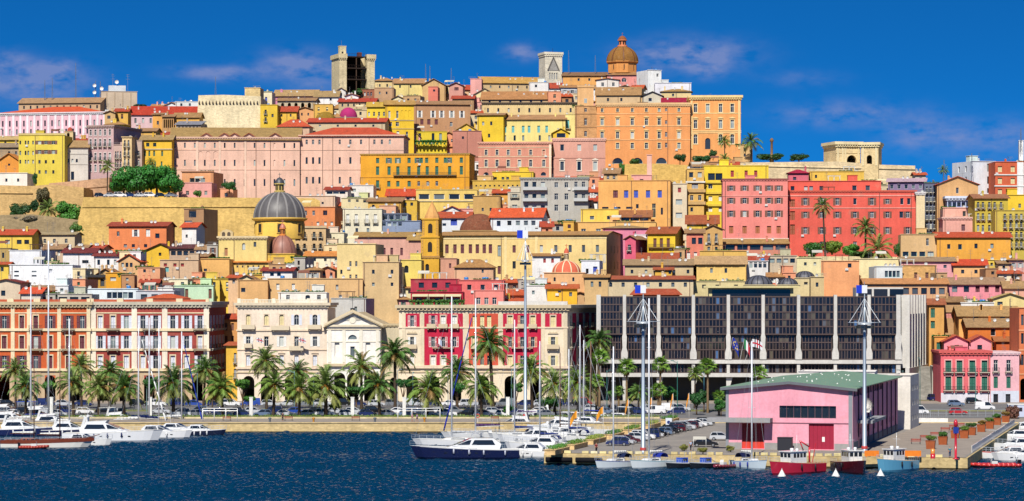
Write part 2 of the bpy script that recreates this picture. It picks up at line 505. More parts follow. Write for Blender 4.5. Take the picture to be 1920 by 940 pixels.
def add_window(root, kind, lx, y, lz, w, h, rz, opt, rev):
 """lx,y,lz: centre of the opening on the wall plane, in the building's frame"""
 fc = shc(opt.get('fc', 'white'))
 off = Vector((sin(-rz) * -1, cos(rz), 0)) if rz else Vector((0, 1, 0))
 wo = O('window', WM[kind], root, (lx + off.x * (rev - .08), y + off.y * (rev - .08), lz), rz, (w, 1, h), fc)
 if 'sc' in opt:
  for s in (-1, 1):
   O('shutter', WM['leaf'], wo, (s * .82, -rev + .02, 0), 0, (.6, 1, 1), shc(opt['sc']))
 if 'sur' in opt:
  O('surround', WM['hood' if opt.get('hood') else 'surround'], wo, (0, -rev + .08, 0), 0, None, shc(opt['sur']))
 return wo
def bld(label, x0, x1, yt, yb, col, wins=(), d=None, rz=4, D=None, roof='flat', rh=0, rc='B9703F', name='house', cat='house', sk=None,
  bands=(), cor=None, pil=(), pipes=(), sw=(), clut=0, base=None, coping=True, mat=None, group=None, rev=.38, eave=.65, ridge=.5, lw=(), deck=None, proud=.06, panels=(), rmat=None):
 c = Ctx()
 d = depth_at(yb) if d is None else d
 th = radians(rz); al = th if sk is None else radians(sk)
 xc = (x0 + x1) / 2
 X0 = PX(xc, d)
 base_in = base
 base = terr(X0, d + 4) - 2.5 if base is None else base
 o = thing(name, label, cat, (X0, d, base), -th, group)
 kxc = (xc - CX) / F
 def lx(px):
  k = (px - CX) / F
  return (k * d - X0) / (cos(th) + k * sin(th))
 def lz(py): return PZ(py, d) - base
 xa, xb = lx(x0), lx(x1)
 w = xb - xa
 h = lz(yt)
 D = D or min(max(9.0, w * .8), 16)
 sv = (sin(al - th), cos(al - th))
 c.o, c.lx, c.lz, c.w, c.h, c.D, c.xa, c.xb, c.d, c.base, c.sv = o, lx, lz, w, h, D, xa, xb, d, base, sv
 col = H(col) if isinstance(col, str) else col
 c.col = col
 mb = MB()
 s = d / F
 ops = []; wl = []
 for g in wins:
  kind, cols, ww, rows = g[:4]; opt = g[4] if len(g) > 4 else {}
  for ri, (ya, yb_) in enumerate(rows):
   for ci, cx in enumerate(cols):
    if 'skip' in opt and (ri, ci) in opt['skip']: continue
    a, b = lx(cx - ww / 2), lx(cx + ww / 2)
    za, zb = lz(yb_), lz(ya)
    if a < xa + .05 or b > xb - .05 or zb > h - .05: continue
    za = max(za, .12)
    if zb < za + .3: continue
    r = opt.get('rev', rev)
    if any(not (b <= q[0] or a >= q[1] or zb <= q[2] or za >= q[3]) for q in ops): continue
    ops.append((a, b, za, zb, opt.get('arch', 0), r))
    if kind == 'n': mb.poly([(a, r, za), (b, r, za), (b, r, zb), (a, r, zb)])
    elif kind != 'o': wl.append((kind, (a + b) / 2, (za + zb) / 2, b - a, zb - za, opt, r, ri))
 flat = roof == 'flat'
 punch(mb, xa, xb, 0, h, ops, lambda u, r, z: (u, r, z))
 bx, by = sv[0] * D, sv[1] * D
 # right side, back, left side
 sops = []; swl = []
 for g in sw:
  kind, fr, ww, rows = g[:4]; opt = g[4] if len(g) > 4 else {}
  for ri, (ya, yb_) in enumerate(rows):
   for f_ in fr:
    u = f_ * D; za, zb = lz(yb_), lz(ya)
    r = opt.get('rev', rev)
    sops.append((u - ww / 2, u + ww / 2, za, zb, opt.get('arch', 0), r))
    if kind != 'o': swl.append((kind, u, (za + zb) / 2, ww, zb - za, opt, r))
 nx, ny = -sv[1], sv[0]
 punch(mb, 0, D, 0, h, sops, lambda u, r, z: (xb + sv[0] * u + nx * r, sv[1] * u + ny * r, z))
 lops = []; lwl = []
 for g in lw:
  kind, fr, ww, rows = g[:4]; opt = g[4] if len(g) > 4 else {}
  for (ya, yb_) in rows:
   for f_ in fr:
    u = f_ * D; za, zb = lz(yb_), lz(ya)
    lops.append((D - u - ww / 2, D - u + ww / 2, za, zb, 0, rev)); lwl.append((kind, u, (za + zb) / 2, ww, zb - za, opt))
 punch(mb, 0, D, 0, h, lops, lambda u, r, z: (xa + sv[0] * (D - u) - nx * r, sv[1] * (D - u) - ny * r, z))
 mb.poly([(xb + bx, by, 0), (xa + bx, by, 0), (xa + bx, by, h), (xb + bx, by, h)])
 def P(u, v, z): return (xa + w * u + bx * v, by * v, z)
 dr = 0 if roof in ('flat', 'gy') else D * (1 if roof == 'shed' else ridge if roof == 'gx' else .5)
 rise = rh * s + (HZ - yt + rh) * dr * .92 / F * (1 if rh else 0)
 ou, ov = eave / max(w, 1), eave / D
 rcol = H(rc) if isinstance(rc, str) else rc
 rm = MB()
 if flat:
  dz = min(.7, h * .3)
  tu, tv = .28 / w, .28 / D
  inner = [P(tu, tv, h), P(1 - tu, tv, h), P(1 - tu, 1 - tv, h), P(tu, 1 - tv, h)]
  outer = [P(0, 0, h), P(1, 0, h), P(1, 1, h), P(0, 1, h)]
  for i in range(4):
   j = (i + 1) % 4
   mb.poly([outer[i], outer[j], inner[j], inner[i]])
   mb.poly([inner[i], inner[j], (inner[j][0], inner[j][1], h - dz), (inner[i][0], inner[i][1], h - dz)])
  rm.poly([(p[0], p[1], h - dz) for p in inner])
  O('roof', rm.mesh('roof', PLASTER), o, color=deck or H('B89A80'))
  if coping:
   cm = MB(); e = .22
   cm.box(xa - e, xb + e, -e, .3, h + .002, h + .16)
   O('coping', cm.mesh('coping', PLASTER), o, color=tuple(min(.8, k * 1.05 + .02) for k in col))
 elif roof in ('gx', 'shed'):
  rv = ridge if roof == 'gx' else 1.0
  rm.slab([P(-ou, -ov, h - rise * ov / rv * .9 + .16), P(1 + ou, -ov, h - rise * ov / rv * .9 + .16), P(1 + ou, rv, h + rise + .16), P(-ou, rv, h + rise + .16)], .16)
  if roof == 'gx':
   rm.slab([P(-ou, rv, h + rise + .16), P(1 + ou, rv, h + rise + .16), P(1 + ou, 1 + ov, h + .1), P(-ou, 1 + ov, h + .1)], .16)
  for u in (0, 1):
   tri = [P(u, 0, h), P(u, 1, h), P(u, rv, h + rise)]
   if roof == 'shed': tri = [P(u, 0, h), P(u, 1, h), P(u, 1, h + rise)]
   mb.poly(tri if u else tri[::-1])
  if roof == 'shed': mb.poly([P(1, 1, h), P(0, 1, h), P(0, 1, h + rise), P(1, 1, h + rise)])
  O('roof', rm.mesh('roof', rmat or TILE), o, color=rcol)
 elif roof == 'gy':
  mid = ridge
  mb.poly([P(0, 0, h), P(1, 0, h), P(mid, 0, h + rise)]); mb.poly([P(1, 1, h), P(0, 1, h), P(mid, 1, h + rise)])
  dl, dr = rise * ou / mid * .8, rise * ou / (1 - mid) * .8
  rm.slab([P(-ou, -ov, h - dl + .14), P(mid, -ov, h + rise + .14), P(mid, 1 + ov, h + rise + .14), P(-ou, 1 + ov, h - dl + .14)], .15)
  rm.slab([P(mid, -ov, h + rise + .14), P(1 + ou, -ov, h - dr + .14), P(1 + ou, 1 + ov, h - dr + .14), P(mid, 1 + ov, h + rise + .14)], .15)
  O('roof', rm.mesh('roof', rmat or TILE), o, color=rcol)
 elif roof == 'hip':
  hu = min(.42, D / max(w, .1) * .45)
  a, b, cc, e = [P(-ou, -ov, h), P(1 + ou, -ov, h), P(1 + ou, 1 + ov, h), P(-ou, 1 + ov, h)]
  r0, r1 = P(hu, .5, h + rise), P(1 - hu, .5, h + rise)
  for q in ([a, b, r1, r0], [b, cc, r1], [cc, e, r0, r1], [e, a, r0]): rm.poly(q)
  rm.poly([e, cc, b, a])
  O('roof', rm.mesh('roof', rmat or TILE), o, color=rcol)
 c.P = P; c.rise = rise
 O('wall', mb.mesh('wall', mat or PLASTER), o, color=col)
 for (kind, X, z, ww, hh, opt, r, ri) in wl:
  add_window(o, kind, X, 0, z, ww, hh, 0, opt, r)
  if kind in 'gps' and random.random() < .07 and mat is None and d > 690: O('air_conditioner', AC, o, (X + (.75 if random.random() < .5 else -.75) * ww, -.02, z - hh / 2 - .75), color=H('DDDDD8'))
  bl = opt.get('bal')
  if bl and (bl is True or ri in bl):
   O('balcony', mk_balcony(ww * opt.get('bw', 1.7), opt.get('solid', False)), o, (X, -.01, z - hh / 2 - .02), color=shc(opt.get('bc', 'C9BFA8')))
 ang = -(al - th)
 for (kind, u, z, ww, hh, opt, r) in swl:
  wo = O('window', WM[kind], o, (xb + sv[0] * u + nx * (r - .08), sv[1] * u + ny * (r - .08), z), ang + pi / 2, (ww, 1, hh), shc(opt.get('fc', 'white')))
  if 'sc' in opt:
   for q in (-1, 1): O('shutter', WM['leaf'], wo, (q * .82, -r + .02, 0), 0, (.6, 1, 1), shc(opt['sc']))
  if opt.get('bal'):
   O('balcony', mk_balcony(ww * 1.7), o, (xb + sv[0] * u, sv[1] * u, z - hh / 2), ang + pi / 2, color=shc('C9BFA8'))
 for (kind, u, z, ww, hh, opt) in lwl:
  O('window', WM[kind], o, (xa + sv[0] * u - nx * (rev - .08), sv[1] * u - ny * (rev - .08), z), ang - pi / 2, (ww, 1, hh), shc(opt.get('fc', 'white')))
 for bnd in bands:
  yb0, yb1, bc = bnd[:3]; pr = bnd[3] if len(bnd) > 3 else .12
  m2 = MB(); m2.box(xa - pr, xb + pr, -pr, .05, lz(yb1), lz(yb0))
  O('string_course', m2.mesh('string_course', PLASTER), o, color=shc(bc))
 if cor:
  y0, y1, cc2, pr = cor
  m2 = MB(); za, zb = lz(y1), lz(y0)
  e = (zb - za)
  m2.prism([(xa - pr * .5, -pr * .5), (xb + pr * .5, -pr * .5), (xb + pr * .5 + bx, by), (xa - pr * .5 + bx, by)], za, za + e * .45)
  m2.prism([(xa - pr, -pr), (xb + pr, -pr), (xb + pr + bx, by + .2), (xa - pr + bx, by + .2)], za + e * .45, zb)
  n = int(w / .9)
  for i in range(n):
   x = xa + (i + .5) * w / n
   m2.box(x - .14, x + .14, -pr * .9, -pr * .5, za + e * .1, za + e * .45)
  O('cornice', m2.mesh('cornice', PLASTER), o, color=shc(cc2))
 for (pa, pb, y0, y1, pc) in panels:
  m2 = MB(); ua, ub, za, zb = lx(pa), lx(pb), lz(y1), lz(y0)
  punch(m2, ua, ub, za, zb, [q for q in ops if q[0] > ua - .01 and q[1] < ub + .01 and q[2] < zb and q[3] > za], lambda u, r, z: (u, r - .05, z), sheet=True)
  O('plaster_panel', m2.mesh('plaster_panel', PLASTER), o, color=shc(pc))
 for p in pil:
  px, pw, y0, y1, pc = p
  m2 = MB(); m2.box(lx(px - pw / 2), lx(px + pw / 2), -proud * 2.5, .03, lz(y1), lz(y0))
  O('pilaster', m2.mesh('pilaster', PLASTER), o, color=shc(pc))
 if cat == 'house' and w > 7:
  u = xa + random.choice((.04, .5, .96)) * w
  if not any(q[0] - .2 < u < q[1] + .2 for q in ops): pipes = list(pipes) + [None]
 for p in pipes:
  m2 = MB(); X = u if p is None else lx(p); m2.cyl((X, -.1, .2), (X, -.1, h - .1), .09, n=5)
  O('downpipe', m2.mesh('downpipe', PAINT), o, color=shc('7A5A50'))
 if cat == 'house' and base_in is None: clut = max(clut + 1, 2 if w < 12 else 4)
 if clut: clutter(c, clut, flat)
 COVER.append((x0, x1, yt - rh, yb, d))
 return c
COVER = []
# ------------------------------------------------------------------ small things fixed on roofs
def mk_dish():
 m = MB(); pr = [(0.001, .0), (.2, .03), (.38, .10), (.5, .19)]
 b = len(m.v); n = 10
 for r, z in pr:
  for i in range(n): m.v.append((r * cos(2 * pi * i / n), -z - 0.25, r * sin(2 * pi * i / n) + .9))
 for j in range(3):
  for i in range(n):
   k = (i + 1) % n; m.f.append((b + j * n + i, b + j * n + k, b + (j + 1) * n + k, b + (j + 1) * n + i)); m.m.append(0); m.sm.append(True)
 m.cyl((0, -.1, 0), (0, -.2, .9), .04, n=5); m.cyl((0, -.2, .55), (0, -.75, .8), .02, n=4)
 return m.mesh('satellite_dish', PAINT)
DISH = mk_dish()
def mk_antenna(h, w):
 m = MB(); m.cyl((0, 0, 0), (0, 0, h), .035, n=5)
 for i, z in enumerate((h * .97, h * .88, h * .72)):
  m.cyl((-w * (.5 + .12 * i), 0, z), (w * (.5 + .12 * i), 0, z), .022, n=4)
  for k in (-.8, -.4, 0, .4, .8): m.cyl((k * w * .5, -.25, z), (k * w * .5, .25, z), .014, n=3)
 return m.mesh('antenna', METAL)
ANT = [mk_antenna(2.6, 1.3), mk_antenna(3.6, 1.0)]
def mk_tank():
 m = MB(); m.lathe([(.55, .25), (.6, .35), (.6, 1.35), (.5, 1.5), (.12, 1.55)], 12); m.box(-.5, .5, -.5, .5, 0, .25)
 return m.mesh('water_tank', GLOSS)
TANK = mk_tank()
def mk_chim():
 m = MB(); m.box(-.3, .3, -.3, .3, 0, 1.5); m.box(-.38, .38, -.38, .38, 1.5, 1.62); m.ext([(-.34, 1.62), (.34, 1.62), (0, 1.9)], -.3, .3)
 return m.mesh('chimney', PLASTER)
CHIM = mk_chim()
def mk_ac():
 m = MB(); m.box(-.42, .42, -.32, 0, 0, .58); m.cyl((-.1, -.325, .3), (-.1, -.335, .3), .22, n=10); m.box(-.45, .45, -.3, .02, -.06, 0)
 return m.mesh('air_conditioner', PAINT)
AC = mk_ac()
def mk_pots():
 m = MB(); r = random.Random(5)
 for i in range(5):
  x = -1.5 + i * .75
  m.lathe([(.16, 0), (.22, .4)], 8, x, 0, 1)
  for k in range(26):
   a = r.uniform(0, 2 * pi); e = r.uniform(-.2, 1); q = r.uniform(.15, .5)
   cx_, cy_, cz_ = x + q * cos(a), q * sin(a) * .6, .55 + q * e
   u = Vector((r.uniform(-1, 1), r.uniform(-1, 1), r.uniform(-1, 1))).normalized() * .16; v = u.orthogonal().normalized() * .12
   p = Vector((cx_, cy_, cz_)); m.poly([p - u - v, p + u - v, p + u + v, p - u + v], 0)
 return m.mesh('potted_plants', [LEAF, PAINT])
POTS = mk_pots()
def mk_awning():
 m = MB(); m.slab([(-1.5, -1.6, 0), (1.5, -1.6, 0), (1.5, 0, .55), (-1.5, 0, .55)], .06); m.box(-1.5, 1.5, -1.62, -1.58, -.25, 0)
 for x in (-1.4, 1.4): m.cyl((x, -1.5, -2.3), (x, -1.5, 0), .05, n=5, m=1)
 return m.mesh('awning', [FABRIC, METAL])
AWN = mk_awning()
def mk_hut():
 m = MB(); m.box(-1.5, 1.5, -1.3, 1.3, 0, 2.5); m.box(-1.65, 1.65, -1.45, 1.45, 2.5, 2.66); m.box(-.5, .4, -1.33, -1.29, 0, 2.0, 1)
 return m.mesh('stair_head', [PLASTER, PAINT])
HUT = mk_hut()
def mk_pergola():
 m = MB()
 for x in (-1.8, 0, 1.8):
  for y in (-1.2, 1.2): m.box(x - .06, x + .06, y - .06, y + .06, 0, 2.3, 0)
 for y in (-1.2, 1.2): m.box(-2, 2, y - .05, y + .05, 2.3, 2.42, 0)
 for i in range(11): m.box(-2 + i * .4 - .04, -2 + i * .4 + .04, -1.5, 1.5, 2.42, 2.5, 0)
 return m.mesh('pergola', PAINT)
PERG = mk_pergola()
def mk_railing():
 m = MB()
 m.box(-1.5, 1.5, -.02, .02, .95, 1.0)
 for i in range(13): m.box(-1.5 + i * .25 - .015, -1.5 + i * .25 + .015, -.015, .015, 0, .95)
 return m.mesh('railing', METAL)
RAILM = mk_railing()
def clutter(c, n, flat, rnd=random):
 for i in range(n):
  u = rnd.uniform(.08, .92); v = rnd.uniform(.1, .6)
  if flat: z = c.h - .65
  else: z = c.h + c.rise * .45
  if not flat: v = .3
  p = c.P(u, v, z)
  k = rnd.random()
  if flat:
   if k < .2: O('satellite_dish', DISH, c.o, (p[0], p[1], p[2] + .25), rnd.uniform(-.7, .3), (.95,) * 3, H('D9D9D4'))
   elif k < .47: O('antenna', rnd.choice(ANT), c.o, p, rnd.uniform(0, 3), None, H('9A9A9A'))
   elif k < .54: O('water_tank', TANK, c.o, p, 0, None, rnd.choice([H('3E86C8'), H('D8D8D4'), H('3E86C8')]))
   elif k < .64: O('stair_head', HUT, c.o, (min(max(p[0], c.xa + 1.9), c.xb - 1.9), max(p[1], 1.6), p[2]), 0, None, tuple(min(.85, q * rnd.uniform(.9, 1.1)) for q in c.col))
   elif k < .74: O('chimney', CHIM, c.o, p, 0, None, c.col)
   elif k < .84: O('potted_plants', POTS, c.o, (p[0], .6, p[2]), 0, (1.2,) * 3, H('3F6B22'))
   elif k < .90 and c.w > 5: O('awning', AWN, c.o, (p[0], 2.4, p[2] + 2.4), 0, None, rnd.choice([H('E9D9A8'), H('C9C4B4'), H('D8D2C0'), H('8A5A4A')]))
   elif k < .95 and c.w > 5: O('pergola', PERG, c.o, (p[0], 2.2, p[2]), 0, None, rnd.choice([H('6A4A36'), H('DCDCD4')]))
   else: O('railing', RAILM, c.o, (p[0], .5, p[2] + .6), 0, None, H('8A8E92'))
  else:
   if k < .35: O('satellite_dish', DISH, c.o, (p[0], p[1], p[2]), rnd.uniform(-.7, .3), (.9,) * 3, H('D9D9D4'))
   elif k < .7: O('antenna', rnd.choice(ANT), c.o, p, rnd.uniform(0, 3), None, H('9A9A9A'))
   else: O('chimney', CHIM, c.o, p, 0, None, c.col)
# ------------------------------------------------------------------ the setting: water, hillside, quay, pier, road
def G(x, y, z=2.0):
 """point of the ground at height z seen at photo pixel (x, y)"""
 d = (CH - z) * F / (y - HZ)
 return Vector((PX(x, d), d, z))
import numpy as np
def water_mesh():
 """rippled harbour surface: choppy wavelets near the quays, running out flat to the horizon"""
 rs = np.random.RandomState(5)
 xs = np.concatenate([[-6000, -1500, -500, -180], np.arange(-113, 113.1, .3), [180, 500, 1500, 6000]])
 ys = np.concatenate([[-6000, -1000, 0, 200, 320], np.arange(358, 566, .3), [640]])
 Xg, Yg = np.meshgrid(xs, ys)
 Z = np.zeros_like(Xg)
 gust = .76 + .34 * np.sin(Xg * .035 + 1.3 * np.sin(Yg * .05)) * np.sin(Yg * .11 + .8 * np.sin(Xg * .03))
 for i in range(64):
  lam = .75 * 5.0 ** rs.rand() if i < 40 else rs.uniform(.65, 1.2)
  a = rs.normal(-1.2, .55); k = 2 * np.pi / lam
  Z += .0205 * lam ** .75 * np.sin(k * (np.cos(a) * Xg + np.sin(a) * Yg) + rs.uniform(0, 6.28))
 edge = np.clip((113 - np.abs(Xg)) / 5, 0, 1) * np.clip((Yg - 358) / 4, 0, 1) * np.clip((640 - Yg) / 60, 0, 1)
 Z = Z * gust * edge
 ny, nx = Xg.shape
 co = np.stack([Xg, Yg, Z], -1).reshape(-1, 3).astype(np.float32)
 idx = np.arange(ny * nx).reshape(ny, nx)
 f = np.stack([idx[:-1, :-1], idx[:-1, 1:], idx[1:, 1:], idx[1:, :-1]], -1).reshape(-1, 4).astype(np.int32)
 me = bpy.data.meshes.new('water'); me.vertices.add(len(co)); me.vertices.foreach_set('co', co.ravel())
 me.loops.add(f.size); me.loops.foreach_set('vertex_index', f.ravel())
 me.polygons.add(len(f)); me.polygons.foreach_set('loop_start', np.arange(len(f), dtype=np.int32) * 4); me.polygons.foreach_set('loop_total', np.full(len(f), 4, np.int32))
 me.polygons.foreach_set('use_smooth', np.ones(len(f), bool)); me.materials.append(WATER); me.update(calc_edges=True)
 return me
struct('water', water_mesh())
m = MB()
gx = [-4000, -1200, -700] + [-500 + 12.5 * i for i in range(81)] + [700, 1200, 4000]
gy = [556.6, 600, 640, 683] + [690 + 10 * i for i in range(72)] + [1450, 1600, 2000, 3000, 6000]
for y in gy:
 for x in gx:
  z = terr(x, y)
  if y > 690: z += .8 * sin(x * .07 + y * .05) + .6 * sin(x * .19 - y * .11)
  m.v.append((x, y, z - .03))
n = len(gx)
for j in range(len(gy) - 1):
 for i in range(n - 1):
  m.f.append((j * n + i, j * n + i + 1, (j + 1) * n + i + 1, (j + 1) * n + i)); m.m.append(0); m.sm.append(True)
struct('hillside_ground', m.mesh('hillside_ground', EARTH))
m = MB(); m.box(-1500, 1500, 556, 558.5, -4, 1.95); m.box(-1500, 1500, 555.85, 557.2, 1.95, 2.12)
qw = struct('quay_wall', m.mesh('quay_wall', STONE), H('D9BE86'))
O('waterline', MB().box(-1500, 1500, 555.97, 556.5, -1, .3).mesh('waterline', STONE), qw, color=H('4A4028'))
m = MB(); m.poly([(-1500, 557.2, 2.004), (1500, 557.2, 2.004), (1500, 578, 2.004), (-1500, 578, 2.004)])
struct('quay_promenade', m.mesh('quay_promenade', PAVING))
m = MB(); m.poly([(-1500, 578, 2.008), (1500, 578, 2.008), (1500, 656, 2.008), (-1500, 656, 2.008)])
struct('road', m.mesh('road', ASPHALT))
m = MB(); m.box(-1500, 1500, 656, 670, 1.9, 2.15)
struct('pavement', m.mesh('pavement', PAVING))
m = MB(); m.box(-1500, PX(1240, 570), 576.5, 580.5, 1.9, 2.3)
struct('planting_bed_wall', m.mesh('planting_bed_wall', STONE), H('D8C79A'))
m = MB(); m.box(-1500, PX(1240, 570), 576.8, 580.2, 2.3, 2.34)
struct('verge', m.mesh('verge', HEDGE_G))
m = MB(); m.box(-1500, 1500, 612, 615.5, 1.9, 2.16)
struct('median_strip', m.mesh('median_strip', HEDGE_G))
pm = MB().box(-.06, .06, 0, 4.6, 0, .006).mesh('parking_line', PAINT)
for i in range(46):
 o = O('parking_line', pm, None, (-128 + i * 3.6, 594.6, 2.013), color=H('CFCFCB')); o['kind'] = 'structure'
# the pier in front of the road
PA, PB = Vector((5.3, 450)), Vector((73.2, 437))
PV = Vector((sin(radians(14.4)), cos(radians(14.4))))
PU = (PB - PA).normalized()
PLEN = (PB - PA).length
def pier(u, v, z=2.0):
 p = PA + PU * u + PV * v
 return Vector((p.x, p.y, z))
pl = [PA, PB, PB + PV * 124, PA + PV * 111]
m = MB(); m.prism([(p.x, p.y) for p in pl], -4, 1.95)
quay = struct('pier', m.mesh('pier', STONE), H('CDB47E'))
m = MB(); k = .35
m.poly([tuple(pier(.3, .3, 2.0)), tuple(pier(PLEN - .3, .3, 2.0)), tuple(pier(PLEN - .3, 124, 2.0)), tuple(pier(.3, 112, 2.0))])
O('deck', m.mesh('deck', PIERTOP), quay)
m = MB()
m.poly([tuple(pier(PLEN - 19, 1, 2.005)), tuple(pier(PLEN - .8, 1, 2.005)), tuple(pier(PLEN - .8, 122, 2.005)), tuple(pier(PLEN - 19, 122, 2.005))])
O('promenade', m.mesh('promenade', PAVING), quay)
m = MB(); m.prism([(p.x + dx, p.y - .02) for p, dx in zip(pl, (-.02, .02, .02, -.02))], -1, .32); O('waterline', m.mesh('waterline', STONE), quay, color=H('4A4028'))
# stone kerb blocks along the pier's edge
m = MB(); m.box(-.55, .55, -.3, .3, 0, .42)
kb = m.mesh('kerb_block', STONE)
ang = atan2(PU.y, PU.x)
for i in range(44):
 u = .9 + i * 1.48
 if random.random() < .12: continue
 O('kerb_block', kb, quay, pier(u, .55, 2.0), ang + random.uniform(-.03, .03), (1, 1, random.uniform(.85, 1.15)), random.choice([H('E8D79A'), H('DDC98F'), H('EBE0B4')]))
# black rubber fenders on the pier front
m = MB(); m.cyl((-2.2, 0, 0), (2.2, 0, 0), .42, n=10)
fen = m.mesh('rubber_fender', FABRIC)
for i, u in enumerate((2.6, 7.6)):
 tag(O('rubber_fender', fen, None, pier(u, -.45, .95), ang, None, H('202024')), ['black rubber fender at the corner of the pier beside the marina', 'second black rubber fender along the pier front, by the small boats',
  'black rubber fender on the pier front by the red boat', 'black rubber fender on the pier front by the blue fishing boat'][i], 'fender', 'rubber fenders on the pier front')
# ------------------------------------------------------------------ waterfront palaces
ARC = {'arch': 1.0, 'rev': .9}
rows3 = [(592, 617), (630, 654), (667, 692)]
CRM = 'EFD9AE'
A = bld('orange-red arcaded palace with cream pilasters and maroon shutters', -30, 169, 577, 758, 'D0602E',
  [('g', [8, 94, 128, 154, -20], 9, rows3[:1], {'sc': 'maroon', 'fc': 'white'}), ('s', [41, 67], 9, rows3[:1], {'fc': 'maroon', 'sur': CRM}),
   ('s', [8, 41, 94, 128, 154, -20], 9, rows3[1:2], {'fc': 'maroon', 'sur': CRM}), ('g', [67], 9, rows3[1:2], {'sc': 'maroon'}),
   ('g', [8, 41, 67], 9, rows3[2:], {'sc': 'maroon'}), ('s', [94, 128, 154, -20], 9, rows3[2:], {'fc': 'maroon', 'sur': CRM}),
   ('o', [8, 50, 94, 140, -25], 20, [(704, 757)], ARC)],
  d=666, rz=1, D=22, name='palace', cat='palace', roof='flat', deck=H('C07050'), cor=(566, 577, 'C8B48C', .75), bands=[(616, 621, CRM, .35), (654, 658, CRM, .35), (691, 696, CRM, .5), (586, 588, CRM)],
  pil=[(p, 7, 577, 691, CRM) for p in (24, 54, 111, 166)] + [(p, 10, 697, 757, 'BFA27E') for p in (28, 72, 117)], base=2.0, panels=[(-29, 168.5, 697, 758, 'C9AE8A')])
B = bld('rose brick arcaded palace with pale grey shutters and iron balconies', 170, 392, 577, 758, 'A94A40',
  [('g', [268, 292, 324, 350, 375, 237], 9, rows3[:1], {'sc': 'lgrey'}), ('s', [188, 212], 9, rows3[:1], {'fc': 'lgrey', 'sur': CRM}),
   ('g', [188, 212, 237, 268, 292, 324, 350], 9, rows3[1:2], {'sc': 'lgrey'}), ('s', [375], 9, rows3[1:2], {'fc': 'lgrey', 'sur': CRM}),
   ('s', [188, 212, 237, 268, 324, 350], 9, rows3[2:], {'fc': 'lgrey', 'sur': CRM}), ('g', [292, 375], 9, rows3[2:], {'sc': 'lgrey'}),
   ('o', [192, 234, 280, 324, 370], 20, [(704, 757)], ARC)],
  d=666, rz=1, D=30, sk=2, name='palace', cat='palace', cor=(566, 577, 'C9BFA8', .75), bands=[(616, 621, CRM, .35), (654, 658, CRM, .35), (691, 696, CRM, .5), (586, 588, CRM)],
  pil=[(p, 10, 577, 691, 'F4E6CC') for p in (175, 252, 309, 387)] + [(p, 10, 697, 757, 'BFA27E') for p in (213, 257, 302, 347)], base=2.0,
  sw=[('g', [.1, .28, .46, .64, .82], 1.2, rows3, {'sc': 'lgrey', 'bal': True})], panels=[(170.5, 391.5, 697, 758, 'C9AE8A')])
for c_, wx in ((A, [8, 67, 94, 128, 154]), (B, [188, 212, 237, 280, 324, 375])):
 for r_ in (618, 656):
  for q, x_ in enumerate(wx):
   if q % 2: O('balcony', mk_balcony(3.3), c_.o, (c_.lx(x_), -.36, c_.lz(r_)), color=H('B9A888'))
 for q in range(5):      # parapet piers with terracotta panels between
  m = MB(); x_ = c_.xa + c_.w * q / 4
  m.box(max(x_ - .8, c_.xa), min(x_ + .8, c_.xb), -.3, .4, c_.h + 1.43, c_.h + 2.2); O('parapet_pier', m.mesh('parapet_pier', PLASTER), c_.o, color=H(CRM))
 m = MB(); m.box(c_.xa, c_.xb, -.1, .2, c_.h + 1.43, c_.h + 2.0); O('parapet', m.mesh('parapet', PLASTER), c_.o, color=H('C05A38'))
bld('narrow yellow house wedged between the rose and cream palaces', 424, 446, 648, 758, 'EDB93A', [('s', [441], 5, [(662, 680), (692, 708)], {'fc': 'grey', 'bal': True})], d=669, rz=1, D=10, roof='shed', rh=6, rc='C0603A', base=2)
CR2 = 'EBD3B4'
C = bld('cream stone palace with roof balustrade and flags over its balconies', 445, 614, 578, 758, 'F3DFC6',
  [('s', [465.5, 499.5, 528], 8, [(590, 610)], {'fc': 'cream', 'arch': .9, 'sur': CR2}), ('g', [556, 590.6], 9, [(590, 610)], {'sc': 'lgrey', 'arch': .9}),
   ('g', [465.5, 528, 590.6], 8, [(631, 650)], {'sc': 'white'}), ('g', [499.5, 556], 8, [(631, 650)], {'sur': CR2}),
   ('s', [465.5, 499.5, 528, 556, 590.6], 8, [(666, 686)], {'fc': 'lgrey', 'sur': CR2, 'hood': 1}),
   ('o', [466, 500, 545, 590], 22, [(705, 757)], ARC)],
  d=668, rz=1, D=24, name='palace', cat='palace', cor=(568, 577, 'E0CFB0', .8), bands=[(618, 621, CR2, .25), (655, 657, CR2, .2), (688, 692, CR2, .4), (697, 700, 'CDB894', .2)], base=2.0, proud=.04)
for (x_, y_, ww) in ((466, 616, 24), (526, 618, 34), (590, 616, 24), (556, 656, 26), (466, 651, 16)):
 O('balcony', mk_balcony(ww * 668 / F, True, .9), C.o, (C.lx(x_), -.26, C.lz(y_)), color=H('E3D0AE'))
bm = MB(); n_ = 60
for i in range(n_):
 x_ = C.xa + (i + .5) * C.w / n_; bm.box(x_ - .09, x_ + .09, .1, .28, C.h + 1.3, C.h + 1.95)
bm.box(C.xa, C.xb, .05, .34, C.h + 1.95, C.h + 2.15); O('balustrade', bm.mesh('balustrade', PLASTER), C.o, color=H('EFE6CC'))
for q in range(6):
 m = MB(); x_ = C.xa + (C.w - .8) * q / 5 + .4; m.box(x_ - .4, x_ + .4, 0, .4, C.h + 1.3, C.h + 2.4); O('balustrade_pier', m.mesh('balustrade_pier', PLASTER), C.o, color=H('EFE6CC'))
